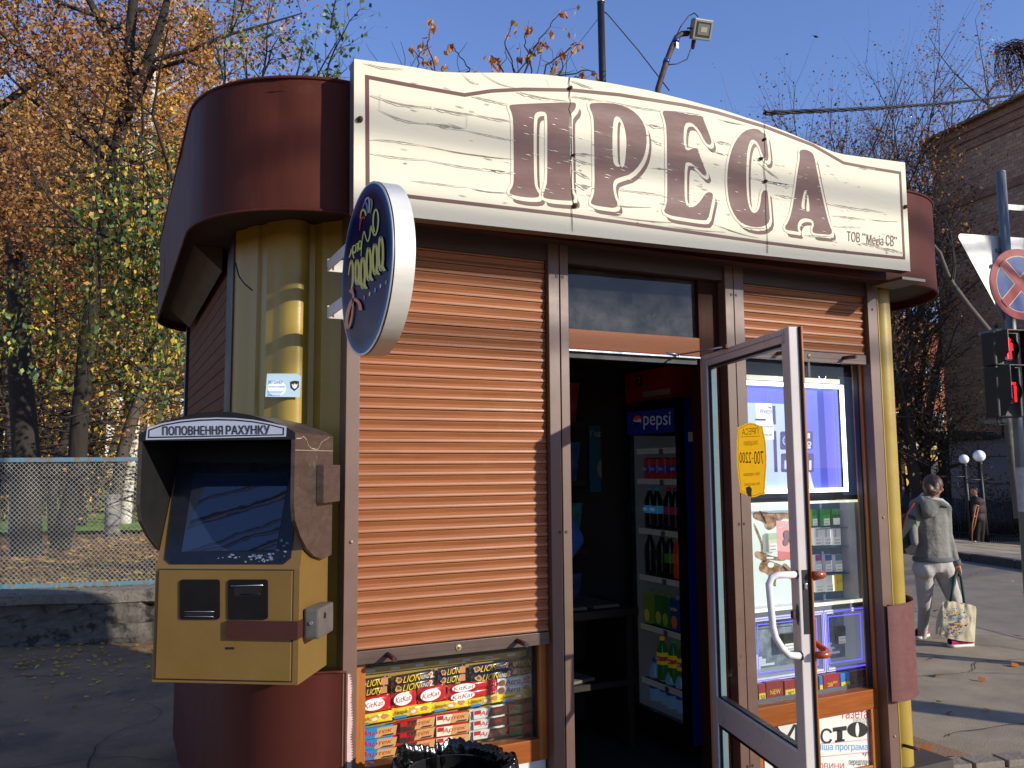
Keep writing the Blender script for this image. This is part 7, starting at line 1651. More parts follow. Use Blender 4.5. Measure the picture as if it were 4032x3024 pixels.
part('drain_pipe', BLD, mat('pipe_dark', '3a3632', .7), lambda b: b.cyl(cB-bw*2.4+bn*.1+V3((0,0,3)), cB-bw*2.4+bn*.1+V3((0,0,7.2)), .05, 8))
# sunlit brick house far behind
hb = PD(1905,1000,52); hb.z = -.8; he = PD(2100,1000,52); he.z = -.8; hu = V3((1,.0,0))
FH = thing('brick_house', 'sunlit red brick house seen through the bare trees', 'house', hb)
def hbx(b, x0, x1, y0, y1, z0, z1): b.box((hb.x+x0, hb.y+y0, z0), (hb.x+x1, hb.y+y1, z1))
part('wall', FH, BK2, lambda b: hbx(b, -6, 16, 0, 8, -1, 10.5))
part('roof', FH, mat('roof_red', '7a4030', .8), lambda b: hbx(b, -6.5, 16.5, -.5, 8.5, 10.5, 10.9))
for i in range(5):
    for k, z in enumerate((3.3, 6.4)):
        x = -2+i*3.2; b = MB(); b.use(WHITEP); hbx(b, x, x+1.4, -.06, -.0, z, z+1.7); wn = b.build('window', FH); b = MB(); b.use(mat('window_dark','26303a',.1)); hbx(b, x+.08, x+.65, -.08, -.061, z+.08, z+1.62); hbx(b, x+.75, x+1.32, -.08, -.061, z+.08, z+1.62); b.build('pane', wn)
yb = PD(1985,1000,42); 
YB = thing('yellow_pavilion', 'low yellow-walled pavilion with a pale roof edge under the trees', 'pavilion', (yb.x,yb.y,-.8))
part('wall', YB, mat('yellow_wall', 'B89A4A', .8, var=.1), lambda b: (b.box((yb.x-1,yb.y,-.9),(yb.x+9,yb.y+4,2.4))))
part('roof', YB, mat('pale_roof', 'A8A088', .8), lambda b: b.box((yb.x-1.4,yb.y-.6,2.4),(yb.x+9.4,yb.y+4.4,2.7)))
part('window', YB, mat('window_dark','26303a',.1), lambda b: (b.box((yb.x+.2,yb.y-.05,.2),(yb.x+1.5,yb.y-.01,1.8)), b.box((yb.x+2.2,yb.y-.05,-.6),(yb.x+3.2,yb.y-.01,1.6))))
# dark canopy slab in front of the pavilion
cn = PD(2000,930,27); 
CN = thing('canopy', 'dark flat canopy reaching out beside the grey panelled wall', 'canopy', (cn.x+2,cn.y+1,-.8))
part('slab', CN, mat('canopy_dark', '2a2624', .8), lambda b: b.obox(PD(2030,943,27), (1,.2,0), (-.2,1,0), (0,0,1), 2.6, 2.2, .25, .02))
part('post', CN, mat('canopy_post', '1c1a18', .8), lambda b: b.cyl(PD(2036,950,26.6), V3((PD(2036,950,26.6).x, PD(2036,950,26.6).y, -.8)), .17, 12))
# park lamps with globes
GLB = mat('globe_white', 'F0F2F8', .25, var=.03)
for k, (x, y, r) in enumerate(((2115,985,.155),(2082,992,.125))):
    D = 22.3; c_ = PD(x, y, D); L_ = thing('globe_lamp', ['white globe lamp on a black post, the larger and nearer to the right border','white globe lamp on a black post, the smaller one on the left'][k], 'street lamp', (c_.x+.1,c_.y,-.6), 'globe lamps by the grey wall')
    b = MB(); b.use(GLB); b.smooth = True; b.lathe([(r*math.sin(math.pi*i/12), -r*math.cos(math.pi*i/12)) for i in range(13)], c_, seg=20); b.build('globe', L_)
    b = MB(); b.use(TB); b.tube([c_-V3((0,0,r)), V3((c_.x+.12,c_.y,-.8))], [.05,.06], 10); b.lathe([(.08,0),(.06,.05),(.05,.06)], c_-V3((0,0,r+.05)), seg=12); z = c_.z-.62 if k == 0 else c_.z-.45; b.cyl((c_.x-.55,c_.y,z),(c_.x+.55,c_.y,z-.02),.018,6); b.build('post', L_)
# iron fence along the far pavement
IF = thing('iron_fence', 'black iron railing with upright bars along the far pavement', 'fence', gp(2050,20,-.5))
def ifn(b):
    a = PD(1925,1172,23.6); c_ = PD(2330,1182,23.2); n = 96
    for i in range(n+1):
        p = a.lerp(c_, i/n); z = gz(p.x, p.y)+.1; b.cyl((p.x,p.y,z),(p.x,p.y,z+1.12+.02*(i % 2)),.014,5)
    for h in (.18,.95): b.tube([V3((p.x,p.y,gz(p.x,p.y)+.1+h)) for p in (a.lerp(c_, i/8) for i in range(9))], .016, 5)
part('railing', IF, TB, ifn)
n_ = 7000; pts = []
for i in range(n_):
    x = random.uniform(2075,2260) if random.random() < .7 else random.uniform(1930,2260); D = random.uniform(24.6,27.5); p = PD(x,1100,D); pts.append((p.x, p.y, gz(p.x,p.y)+abs(random.gauss(0,.65))+.05))
hd = thing('hedge', 'dark reddish bushes behind the black iron railing', 'hedge', gp(2120,20,-.6)); leaves('foliage', pts, .09, [mat('leaf_dark_red','3a2420',.7,var=.3), LG3, LBr], parent=hd)
b = MB(); b.use(TWIG)
for i in range(160): x = random.uniform(1930,2260); p = PD(x,1100,random.uniform(24.6,27.5)); z = gz(p.x,p.y); b.tube([V3((p.x,p.y,z)), V3((p.x+random.gauss(0,.2),p.y,z+.6)), V3((p.x+random.gauss(0,.4),p.y,z+random.uniform(.9,1.7)))], [.012,.008,.003], 4, cap=False)
b.build('stems', hd)
# parked white car in the distance
cc_ = PD(2050,1075,31); CAR = thing('parked_car', 'white car parked far off behind the woman and the iron railing', 'car', (cc_.x, cc_.y, -.8)); cz0 = -.78
def carb(b):
    pr = [(-2.1,.35),(-2.15,.75),(-1.9,.92),(-1.3,.98),(-.75,1.38),(.55,1.42),(1.25,1.02),(1.95,.90),(2.15,.65),(2.1,.35)]
    b.smooth = False; 
    for y0, y1, k in ((-.8,.8,1),): b.prism([V3((cc_.x+x, cc_.y+y0, cz0+z)) for x, z in pr], (0,y1-y0,0))
part('body', CAR, mat('car_white', 'C8CACC', .25, coat=.6, var=.03), carb)
part('window', CAR, mat('window_dark','26303a',.1), lambda b: (b.add([V3((cc_.x+x,cc_.y-.806,cz0+z)) for x, z in ((-1.15,.98),(-.72,1.32),(-.1,1.34),(-.1,.98))], [(0,1,2,3)]), b.add([V3((cc_.x+x,cc_.y-.806,cz0+z)) for x, z in ((0,.98),(0,1.34),(.5,1.35),(1.05,1.0))], [(0,1,2,3)])))
for x in (-1.35,1.35):
    w_ = MB(); w_.use(TB); w_.cyl((cc_.x+x,cc_.y-.82,cz0+.32),(cc_.x+x,cc_.y-.62,cz0+.32),.32,18); wo = w_.build('wheel', CAR); w_ = MB(); w_.use(SILVER); w_.cyl((cc_.x+x,cc_.y-.83,cz0+.32),(cc_.x+x,cc_.y-.815,cz0+.32),.19,12); w_.build('rim', wo)
b = MB(); b.use(mat('tail_red','9a1420',.3)); b.box((cc_.x+2.02,cc_.y-.81,cz0+.68),(cc_.x+2.13,cc_.y-.6,cz0+.84)); b.build('tail_light', CAR)
# ---- right trees
RG = 'bare autumn trees on the right'
LDk = mat('leaf_dark_brown', '5e4228', .8, var=.3, trans=.2)
SPR = [LDk, LBr, LDk, LO]
def rt(k, x, D, H_, r_, lab, nl, P, bark=TWIG, ms=SPR, lsz=.12, d=(0,0,1), mx=3, name='bare_tree'):
    p = PD(x,1000,D); z = gz(p.x,p.y); return tree(V3((p.x,p.y,z)), H_, r_, lab, 'tree', ms, int(nl*1.5), lsz*.8, P, bark, d=d, mx=mx, group=RG, name=name, sig=.15)
BT = dict(kids=(2,2,2,1), seg=.6, first=.22, wob=.11, ratio=.50, ang=(22,52), up=.09, max=7000)
rt(0, 1985, 24, 9, .20, 'dark bare tree with rust leaves leaning beside the yellow pipe corner of the kiosk', 2600, BT, d=(.05,0,1))
rt(1, 1905, 26, 11.2, .17, 'bushy rust-leaved tree behind the right end of the signboard', 4200, dict(BT, ang=(30,65), first=.15))
rt(2, 2000, 27, 7.0, .15, 'dark straight tree in front of the dark canopy', 2000, BT)
rt(3, 1915, 30, 13, .16, 'tall thin-twigged tree just left of the brick building', 2600, dict(BT, ang=(18,45)))
rt(4, 1850, 29, 12, .17, 'low rust-leaved tree mostly hidden by the signboard end', 4000, dict(BT, ang=(30,65), first=.12))
rt(5, 1975, 33, 16.5, .18, 'tallest birch right of centre with bare hanging twigs above the cable', 2200, dict(kids=(2,2,2,1), seg=.8, first=.4, wob=.06, ratio=.30, ang=(22,55), droop_lv=2, droop=.12, max=6000), bark=BIRCH, ms=[LTan,LO,LBr], name='birch_tree')
rt(6, 1935, 35, 17, .16, 'slender birch with a pointed bare top beside the tallest one', 1600, dict(kids=(2,2,2,1), seg=.8, first=.4, wob=.06, ratio=.28, ang=(22,50), droop_lv=2, droop=.12, max=6000), bark=BIRCH, ms=[LTan,LO,LBr], name='birch_tree')
rt(8, 1870, 34, 13.5, .17, 'far twiggy tree whose top shows above the right end of the signboard', 1800, dict(BT, ang=(22,55), first=.2))
# leaning birch in front of the brick building
lb = [PD(2200,1120,17), PD(2175,900,17.3), PD(2135,714,17.6), PD(2095,665,17.8), PD(2059,616,18), PD(2045,590,18), PD(2030,547,18), PD(1990,500,18.2), PD(1960,420,18.4)]
tree(lb[0], 8, .08, 'leaning birch whose pale trunk crosses in front of the shaded brick building', 'tree', [LDk, LO, LBr], 1000, .08, dict(kids=(2,2,2,1), seg=.45, first=.45, wob=.16, ratio=.5, ang=(35,80), L1=2.0, max=4000), BIRCH, group=RG, name='birch_tree', path=lb, sig=.12)
# weeping birch top beyond the roof
wb = thing('weeping_birch', 'top of a weeping birch with bare hanging twigs above the roof of the brick building', 'tree', gp(2190,44,-.8), RG); b = MB(); b.use(TWIG); pts = []
root = PD(2230,420,44); b.tube([V3((root.x,root.y,-.8)), root, PD(2215,120,44)], [.25,.15,.04], 6)
for k in range(70):
    a = PD(2215+random.uniform(-5,30),random.uniform(95,150),44+random.uniform(-1,1)); e = PD(random.uniform(2148,2235),random.uniform(92,120),44); P_ = [a, a.lerp(e,.5)+V3((0,0,.35)), e]
    for i in range(5): P_.append(P_[-1]+V3((random.gauss(0,.08),random.gauss(0,.08),-.42)))
    b.tube(P_, [.04,.03,.02,.016,.014,.012,.010,.006], 4, cap=False)
    for q in P_[2:]:
        for _ in range(4): pts.append((q.x+random.gauss(0,.08), q.y+random.gauss(0,.08), q.z+random.gauss(0,.15)))
b.build('trunk', wb); leaves('crown', pts, .10, [LBr, TWIG], parent=wb)
# small dark trees filling the shade behind the woman
for k, (x, D) in enumerate(((1935,24.8),(2000,25.2))):
    p = PD(x,1000,D); tree(V3((p.x,p.y,gz(p.x,p.y))), 4.2, .10, ['crooked young tree right beside the kiosk corner guard','dark crooked young tree behind the head of the woman'][k], 'tree', [LDk, LBr, LG3], 1900, .09, dict(kids=(2,2,2,1), seg=.35, first=.3, wob=.2, ratio=.55, ang=(30,75), max=3000), TWIG, d=(.2-.3*k,0,1), group=RG, name='young_tree', sig=.14)
# things behind the viewpoint that shade the left pavement are not needed: the kiosk itself throws that shade
for k, (x, y, r_) in enumerate(((9.97,.31,.05),(9.2,-1.5,.15),(7.95,.03,.07))):
    t = thing('roadside_tree', ['slim','thick','straight','thinnest'][k]+' bare tree beyond the right border whose trunk throws a stripe of shade', 'tree', (x,y,0)); b = MB(); b.use(BARK); P_ = [V3((x+.05*math.sin(i*1.3+k), y+.06*math.cos(i*1.1+k), i*.8)) for i in range(9)]; b.tube(P_, [r_*(1-.06*i) for i in range(9)], 8)
    for i in range(5,9):
        for a in range(3): q = P_[i]; d = V3((math.cos(a*2.1+i+k), math.sin(a*2.1+i+k), 1.2)); b.tube([q, q+d*.6, q+d*1.1+V3((0,0,.3))], [r_*.4, r_*.25, r_*.1], 5, cap=False)
    b.build('trunk', t)
# paving slabs by the kiosk corner
b = MB(); b.use(mat('loose_slab', '7c7064', .9, var=.25, vs=6, bump=.006, bs=30)); p = PZ(1985,1650,0)
for k in range(5): b.obox((p.x-.12+k*.20, p.y-.08-k*.05, .02), (.97,-.22,0), (.22,.97,0), (0,0,1), .185, .12, .04, .008)
struct(b.build('paving_edge'))
# ================================================================ people
cr_ = V3((cx.x, cx.y, 0)).normalized()        # to the right of the picture
fw_ = V3((-cr_.y, cr_.x, 0))                  # away from the viewer
def blob(name, prims, voxel, mfn, ms, parent=None, loc=None, smooth=4):
    """one continuous skin from tapered limbs and ellipsoids, closed with a voxel remesh"""
    bm = bmesh.new()
    def ball(c, rx, ry=None, rz=None, R=None):
        ry = ry or rx; rz = rz or rx; S = Matrix.Diagonal((rx,ry,rz,1)); T_ = Matrix.Translation(V3(c)); RR = R.to_4x4() if R else Matrix.Identity(4)
        bmesh.ops.create_icosphere(bm, subdivisions=2, radius=1, matrix=T_ @ RR @ S)
    for pr in prims:
        if pr[0] == 'c':
            _, a, c_, r0, r1 = pr[:5]; a = V3(a); c_ = V3(c_); n = max(2, int((c_-a).length/(min(r0,r1)*.35))+1)
            for i in range(n+1): t = i/n; ball(a.lerp(c_, t), r0*(1-t)+r1*t)
        elif pr[0] == 'l':
            S_ = pr[1]; R_ = Matrix((cr_, fw_, V3((0,0,1)))).transposed()
            for (p0, a0, b0), (p1, a1, b1) in zip(S_, S_[1:]):
                p0, p1 = V3(p0), V3(p1); n = max(1, int((p1-p0).length/.014))
                for i in range(n+1):
                    t = i/n; t2 = t*t*(3-2*t); ball(p0.lerp(p1, t), a0+(a1-a0)*t2, b0+(b1-b0)*t2, .035, R=R_)
        else: ball(pr[1], *pr[2], R=pr[3] if len(pr) > 3 else None)
    me = bpy.data.meshes.new(name); bm.to_mesh(me); bm.free(); ob = bpy.data.objects.new(name, me); C.objects.link(ob)
    md = ob.modifiers.new('r', 'REMESH'); md.mode = 'VOXEL'; md.voxel_size = voxel; md.use_smooth_shade = True
    ms_ = ob.modifiers.new('s', 'SMOOTH'); ms_.iterations = smooth; ms_.factor = .5
    m2 = bpy.data.meshes.new_from_object(ob.evaluated_get(bpy.context.evaluated_depsgraph_get())); bpy.data.objects.remove(ob)
    if parent is not None: off = wloc(parent)
    else: off = V3(loc)
    m2.name = name
    for m_ in ms: m2.materials.append(m_)
    if mfn:
        for p in m2.polygons: p.material_index = mfn(p.center)
    for v in m2.vertices: v.co -= off
    for p in m2.polygons: p.use_smooth = True
    o = bpy.data.objects.new(name, m2); C.objects.link(o)
    if parent is not None: o.parent = parent
    else: o.location = off
    return o
SKIN = mat('skin', 'B07C62', .55, var=.06); HOOD = mat('grey_fleece', '77766F', .9, var=.14, vs=9, bump=.022, bs=9); PANT = mat('pale_sweatpants', 'ADA69F', .9, var=.10, vs=8, bump=.018, bs=9, aniso=(1,1,.7)); HAIR = mat('brown_hair', '54382a', .5, var=.5, vs=30, bump=.004, bs=60, aniso=(1,1,.2)); LIN = mat('hood_lining', 'C9C4BC', .9)
WDp = 7.8
def Wp(x, y, dd=0.): return PD(x, y, WDp+dd)
def Wc(x, y, dd=0.): return Wp((3400+x/1.747)*.54861, (1700+y/1.747)*.54861, dd)   # from the detail crop
hips = Wc(480, 930); hd_ = Wc(474, 375)
WO = thing('person', 'woman seen from behind in grey hooded sweatshirt and pale sweatpants, carrying a cloth bag', 'person', (hips.x, hips.y, 0))
RH = Wc(652, 950, -.02)
ShL, ShR = Wc(362, 505, -.0), Wc(560, 530, -.0)
pr = []
pr += [('e', hd_+V3((0,0,.0)), (.077,.092,.108)), ('c', hd_-V3((0,0,.06)), Wc(470,500), .052, .055)]
pr += [('l', [(Wc(465,490),.075,.055),(Wc(462,515),.135,.075),(Wc(463,550),.165,.092),(Wc(466,620),.166,.102),(Wc(470,700),.156,.104),(Wc(474,770),.158,.108),(Wc(477,840),.168,.120),(Wc(480,900),.172,.130),(Wc(482,950),.165,.125)])]
pr += [('c', ShL, ShR, .062, .062), ('c', ShR, Wc(575,700,.02), .058, .048), ('c', Wc(575,700,.02), Wc(640,905,-.02), .048, .034)]
pr += [('c', ShL, Wc(338,650,-.06), .058, .05), ('c', Wc(338,650,-.06), Wc(350,760,-.16), .045, .036)]
pr += [('e', Wc(415,945,-.02), (.095,.11,.10)), ('e', Wc(545,945,-.02), (.095,.11,.10))]
pr += [('c', Wc(420,960), Wc(420,1190,.05), .092, .062), ('c', Wc(420,1190,.05), Wc(400,1430,.22), .058, .042)]
pr += [('c', Wc(550,960), Wc(640,1190,-.04), .092, .066), ('c', Wc(640,1190,-.04), Wc(655,1405,-.08), .060, .045)]
zh_, zl_ = Wc(475,880).z, Wc(0,1395).z
def wm(c_):
    if c_.z > Wc(475,478).z and abs((c_-hd_).dot(cr_)) < .14 and c_.z > Wc(475,470).z: return 0
    if c_.z > zh_ and True: return 1
    if (c_-Wc(640,905)).length < .16 and (c_-hips).dot(cr_) > .17 and c_.z < Wc(640,912).z: return 0
    if (c_-hips).dot(cr_) > .215 and c_.z > Wc(0,925).z: return 1
    return 2
blob('body', pr, .011, wm, [SKIN, HOOD, PANT], parent=WO)
# hair with a clipped-up bun
hr = [('e', hd_+V3((0,0,.018))-fw_*.010, (.080,.094,.100)), ('e', Wc(475,415,-.10), (.05,.035,.045)), ('e', Wc(476,452,-.09), (.045,.03,.03)), ('e', Wc(455,395,-.10), (.035,.03,.05)), ('e', Wc(498,398,-.10), (.035,.03,.05))]
blob('hair', hr, .008, None, [HAIR], parent=WO, smooth=2)
cl = MB(); cl.use(mat('hair_clip', '8a6a50', .3)); cl.tube([Wc(455,408,-.14), Wc(480,398,-.15), Wc(508,412,-.14)], .006, 6); cl.tube([Wc(450,440,-.13), Wc(480,450,-.14), Wc(512,436,-.13)], .006, 6); cl.build('hair_clip', WO)
ear = MB(); ear.use(SKIN); ear.smooth = True; ear.lathe([(.004,-.012),(.016,-.008),(.022,0),(.016,.006),(.002,.008)], Wc(540,398), cr_, 12); ear.build('ear', WO)
# hood lying on the back, with its pale lining rolled over the shoulders
hoodp = [('e', Wc(455,520,-.10), (.105,.055,.10)), ('c', Wc(368,478,-.06), Wc(400,465,-.09), .036, .038), ('c', Wc(400,465,-.09), Wc(520,480,-.09), .038, .038), ('c', Wc(520,480,-.09), Wc(570,510,-.04), .036, .028), ('e', Wc(440,560,-.10), (.06,.045,.05))]
blob('hood', hoodp, .010, None, [HOOD], parent=WO, smooth=6)
ln_ = MB(); ln_.use(LIN); ln_.tube([Wc(378,448,-.06), Wc(420,455,-.10), Wc(480,462,-.12), Wc(540,472,-.10), Wc(578,500,-.05), Wc(588,528,-.02)], [.010,.016,.018,.018,.014,.008], 8); ln_.tube([Wc(395,448,.02), Wc(410,428,.0), Wc(418,440,-.02)], .016, 8); ln_.build('hood_lining', WO)
# hem, pocket seams and cuffs
hm = MB(); hm.use(mat('fleece_rib', '5c5d60', .95, bump=.002, bs=150)); hm.smooth = True
c0 = Wc(476,872); hm.add([c0+cr_*math.cos(a*math.pi/16)*.182*k+fw_*math.sin(a*math.pi/16)*.135*k+V3((0,0,z)) for z, k in ((.018,.97),(.0,1.),(-.022,.985),(-.026,.95)) for a in range(32)], [(i*32+j, i*32+(j+1)%32, (i+1)*32+(j+1)%32, (i+1)*32+j) for i in range(3) for j in range(32)])
hm.tube([Wc(632,880,-.02), Wc(644,915,-.02)], [.042,.038], 12); hm.build('rib_hem', WO)
# right hand: palm and five fingers closed round the straps
def hand(o, down, side, back, name, parent, s=1.):
    """o wrist, down towards finger tips, side towards thumb, back = back of the hand"""
    p = []; K_ = o+down*.075*s
    p += [('c', o, o+down*.02*s, .025*s, .027*s)]
    for k, (f, l) in enumerate(((.026,.040),(.009,.046),(-.009,.043),(-.025,.034))):
        a = o+down*.02*s+side*f*.8*s; kn = K_+side*f*s; p += [('c', a, kn, .015*s, .0115*s)]
        j1 = kn+down*l*.55*s-back*.012*s; j2 = j1+down*l*.18*s-back*.024*s; j3 = j2-down*l*.30*s-back*.010*s
        p += [('c', kn, j1, .0105*s, .0092*s), ('c', j1, j2, .0092*s, .0082*s), ('c', j2, j3, .0082*s, .0072*s)]
    t0 = o+down*.022*s+side*.022*s; t1 = t0+down*.028*s+side*.018*s-back*.012*s; t2 = t1+down*.026*s-side*.004*s-back*.016*s; t3 = t2+down*.016*s-side*.014*s-back*.008*s
    p += [('c', t0, t1, .0135*s, .0115*s), ('c', t1, t2, .0115*s, .0095*s), ('c', t2, t3, .0095*s, .008*s)]
    return blob(name, p, .0045, None, [SKIN], parent=parent, smooth=2)
hand(Wc(640,912,-.02), V3((0,0,-1))+cr_*.12, -cr_*.55+fw_*.8, cr_*.7-fw_*.5, 'hand', WO, 1.05)
# shoes
def shoe(o, f, name='shoe'):
    b = MB(); s_ = V3((-f.y, f.x, 0)); b.smooth = True
    L = [(-.115,.030,.06),(-.09,.036,.072),(-.04,.038,.075),(.01,.040,.062),(.06,.045,.045),(.105,.042,.034),(.135,.024,.022)]
    b.use(mat('pink_canvas', 'B01E58', .7, var=.08)); n = 12; vs = []
    for (x, w_, h) in L:
        for k in range(n): a = 2*math.pi*k/n; vs.append(o+f*x+s_*w_*math.cos(a)+V3((0,0,.022+max(0,(h)*(.5+.5*math.sin(a))))))
    b.add(vs, [(i*n+k, i*n+(k+1)%n, (i+1)*n+(k+1)%n, (i+1)*n+k) for i in range(len(L)-1) for k in range(n)])
    b.use(mat('white_sole', 'D4D0CC', .6)); out = [(x, w_+.003) for x, w_, h in L]; P_ = [o+f*x+s_*w_ for x, w_ in out]+[o+f*.142]+[o+f*x-s_*w_ for x, w_ in reversed(out)]+[o-f*.12]
    b.prism([p+V3((0,0,.003)) for p in P_], (0,0,.024)); 
    for k in range(4): x = .0+k*.022; b.tube([o+f*x+s_*.022+V3((0,0,.085-k*.008)), o+f*(x+.01)+V3((0,0,.098-k*.010)), o+f*(x+.012)-s_*.022+V3((0,0,.085-k*.008))], .003, 5)
    b.tube([o+f*.0+s_*-.040+V3((0,0,.045)), o+f*.03-s_*.042+V3((0,0,.065)), o+f*.06-s_*.040+V3((0,0,.04))], .0035, 5)
    b.build(name, WO)
sf = (cr_*.96+fw_*.28).normalized(); g0 = PZ(2074,1392,.02); shoe(V3((g0.x,g0.y,0)), sf)
lf = Wc(400,1450,.24); shoe(V3((lf.x,lf.y,0)), (cr_*.7+fw_*.7).normalized())
# shoulder bag on her left
SBG = thing('shoulder_bag', 'black shoulder bag with a red strap hanging at the left side of the woman', 'bag', Wc(300,700,-.1))
b = MB(); b.smooth = True; b.use(mat('bag_black', '121214', .6, var=.2)); c0 = Wc(300,700,-.06); bp_pts = [(.0,.17),(.10,.15),(.125,.02),(.11,-.10),(.05,-.17),(-.06,-.17),(-.11,-.10),(-.12,.02),(-.07,.13)]
b.prism([c0+cr_*x*.62+V3((0,0,z*1.05))-fw_*.05 for x, z in bp_pts], fw_*.11); b.build('pouch', SBG)
b = MB(); b.use(mat('strap_red', '7a2a2a', .7, var=.3, vs=30)); b.tube([Wc(262,665,-.1), Wc(300,560,-.12), Wc(345,495,-.10), Wc(372,475,-.03)], .011, 6); b.build('strap', SBG)
# cloth bag in the hand
TG = thing('tote_bag', 'cream cloth bag with green handles and round colourful print, carried by the woman', 'bag', Wc(640,1300,-.05))
def Wt(x, y, d=-.20): return Wc(x, y, d)
def tote(b):
    nx, ny = 26, 18; top = [(545,1172),(590,1158),(640,1172),(690,1180),(740,1190),(778,1204)]; bot = [(495,1388),(540,1408),(590,1422),(650,1436),(720,1445),(765,1446)]
    def li(P_, u): k = min(int(u*(len(P_)-1)), len(P_)-2); f = u*(len(P_)-1)-k; return P_[k][0]*(1-f)+P_[k+1][0]*f, P_[k][1]*(1-f)+P_[k+1][1]*f
    for s_ in (1, -1):
        vs = []
        for i in range(nx+1):
            for j in range(ny+1):
                u, v_ = i/nx, j/ny; a = li(top, u); c_ = li(bot, u); x, y = a[0]*(1-v_)+c_[0]*v_, a[1]*(1-v_)+c_[1]*v_
                x -= 14*math.sin(v_*math.pi)*(1-u) if u < .3 else 0
                bul = .045*math.sin(u*math.pi)**.5*math.sin(min(1,v_*1.1)*math.pi*.62)**.7 if 0 < u < 1 and v_ > 0 else 0.
                wr = .013*noise.noise(V3((u*9-v_*2, v_*2.2, 4)))+.008*noise.noise(V3((u*18, v_*5, 1)))
                vs.append(Wt(x, y, -.20-(bul*s_)-wr*(1 if 0 < u < 1 else 0)))
        b.add(vs, [(i*(ny+1)+j, (i+1)*(ny+1)+j, (i+1)*(ny+1)+j+1, i*(ny+1)+j+1) for i in range(nx) for j in range(ny)], True)
part('bag_body', TG, mat('canvas_cream', 'B9AE8E', .9, var=.06, vs=30, bump=.002, bs=160), tote)
def th(b):
    for d in (-.07, -.05):
        b.tube([Wt(600,1165,d-.14), Wt(615,1080,d-.10), Wt(628,1000,d-.04), Wt(648,965,d), Wt(670,1000,d-.04), Wt(682,1080,d-.10), Wt(692,1178,d-.14)], .0125, 6)
part('bag_handles', TG, mat('strap_green', '0d4034', .8), th)
def tprint(b):
    cx_, cy_ = 640, 1308
    def Q(x, y, k=0): return Wt(x, y, -.262-.001*k)
    b.use(mat('print_lilac', '8a8aa8', .8)); n = 40
    for t in range(n): a = 2*math.pi*t/n; b.add([Q(cx_+94*math.cos(a)+4*i, cy_+92*math.sin(a)+4*j) for i, j in ((-1,-1),(1,-1),(1,1),(-1,1))], [(0,1,2,3)])
    random.seed(3)
    for k in range(52):
        a = random.uniform(0,2*math.pi); r = 84*math.sqrt(random.random()); x, y = cx_+r*math.cos(a), cy_+r*math.sin(a)
        if abs(y-1285) < 22 and abs(x-640) < 70: continue
        b.use(mat('dot_%d' % (k % 6), ['B0482a','C89A2a','8a4a2a','3a5a9a','C06a4a','6a3a2a'][k % 6], .8)); s_ = random.uniform(4,9); b.add([Q(x+s_*math.cos(t*1.05), y+s_*math.sin(t*1.05)*.8, 1) for t in range(6)], [tuple(range(6))])
    b.use(mat('print_blue', '3f6fb0', .5)); a = Q(572,1300,2); text(b, 'Україна', a, Q(705,1292,2)-a, Q(576,1262,2)-a, bold=.03)
    b.use(mat('dot_flag_blue','3a5a9a',.8)); b.add([Q(x,y,2) for x, y in ((625,1306),(668,1304),(668,1314),(625,1316))], [(0,1,2,3)]); b.use(mat('dot_flag_yellow','C8A02a',.8)); b.add([Q(x,y,2) for x, y in ((625,1316),(668,1314),(668,1324),(625,1326))], [(0,1,2,3)])
    random.seed(11)
part('bag_print', TG, None, tprint) if False else None
b = MB(); tprint(b); b.build('bag_print', TG)
# ---- man with a crutch across the road
MD = 22.0
def Mc(x, y, dd=0.): return PD((3400+x/1.747)*.54861, (1700+y/1.747)*.54861, MD+dd)
mb = Mc(790,780); MAN = thing('person', 'dark-dressed man leaning on a wooden crutch in front of the iron railing across the road', 'person', (mb.x, mb.y, Mc(790,785).z))
JK = mat('dark_red_jacket', '2e1f22', .8, var=.4, vs=12); TR = mat('black_trousers', '121216', .9)
pr = [('e', Mc(758,410), (.085,.095,.115)), ('c', Mc(762,425), Mc(775,455), .05, .055), ('e', Mc(790,480), (.19,.13,.12)), ('e', Mc(795,530), (.185,.13,.16)), ('e', Mc(798,590), (.18,.13,.14)), ('c', Mc(768,478), Mc(752,530,-.08), .065, .055), ('c', Mc(752,530,-.08), Mc(758,575,-.2), .052, .04), ('c', Mc(818,478), Mc(832,540), .065, .055), ('c', Mc(832,540), Mc(825,600), .052, .04), ('e', Mc(758,582,-.22), (.035,.035,.045)), ('e', Mc(825,612), (.035,.035,.045)),
      ('c', Mc(785,610), Mc(780,690), .10, .075), ('c', Mc(780,690), Mc(778,765), .07, .055), ('c', Mc(812,610), Mc(815,690), .10, .075), ('c', Mc(815,690), Mc(812,768), .07, .055)]
def mm_(c_):
    if c_.z > Mc(0,448).z or (c_-Mc(758,582,-.22)).length < .05: return 0
    return 1 if c_.z > Mc(0,612).z else 2
blob('body', pr, .02, mm_, [SKIN, JK, TR], parent=MAN)
blob('hair', [('e', Mc(762,402,.01), (.092,.10,.10))], .016, None, [mat('black_hair','141010',.6)], parent=MAN)
b = MB(); b.use(mat('shoe_red','8a1c30',.6)); 
for q in (Mc(776,778,-.05), Mc(812,780,-.05)): b.obox(q, cr_, fw_, (0,0,1), .26, .10, .09, .03)
b.build('shoe', MAN)
b = MB(); b.use(mat('crutch_wood','9a6438',.6)); b.tube([Mc(775,500,-.25), Mc(748,640,-.25), Mc(745,780,-.25)], .018, 6); b.tube([Mc(790,520,-.25), Mc(765,640,-.25), Mc(745,700,-.25)], .018, 6); b.cyl(Mc(770,505,-.25), Mc(792,512,-.25), .022, 6); b.cyl(Mc(750,582,-.25), Mc(778,582,-.25), .015, 6)
tag(b.build('crutch', loc=Mc(745,780,-.25)), 'wooden crutch held by the dark-dressed man across the road', 'crutch')
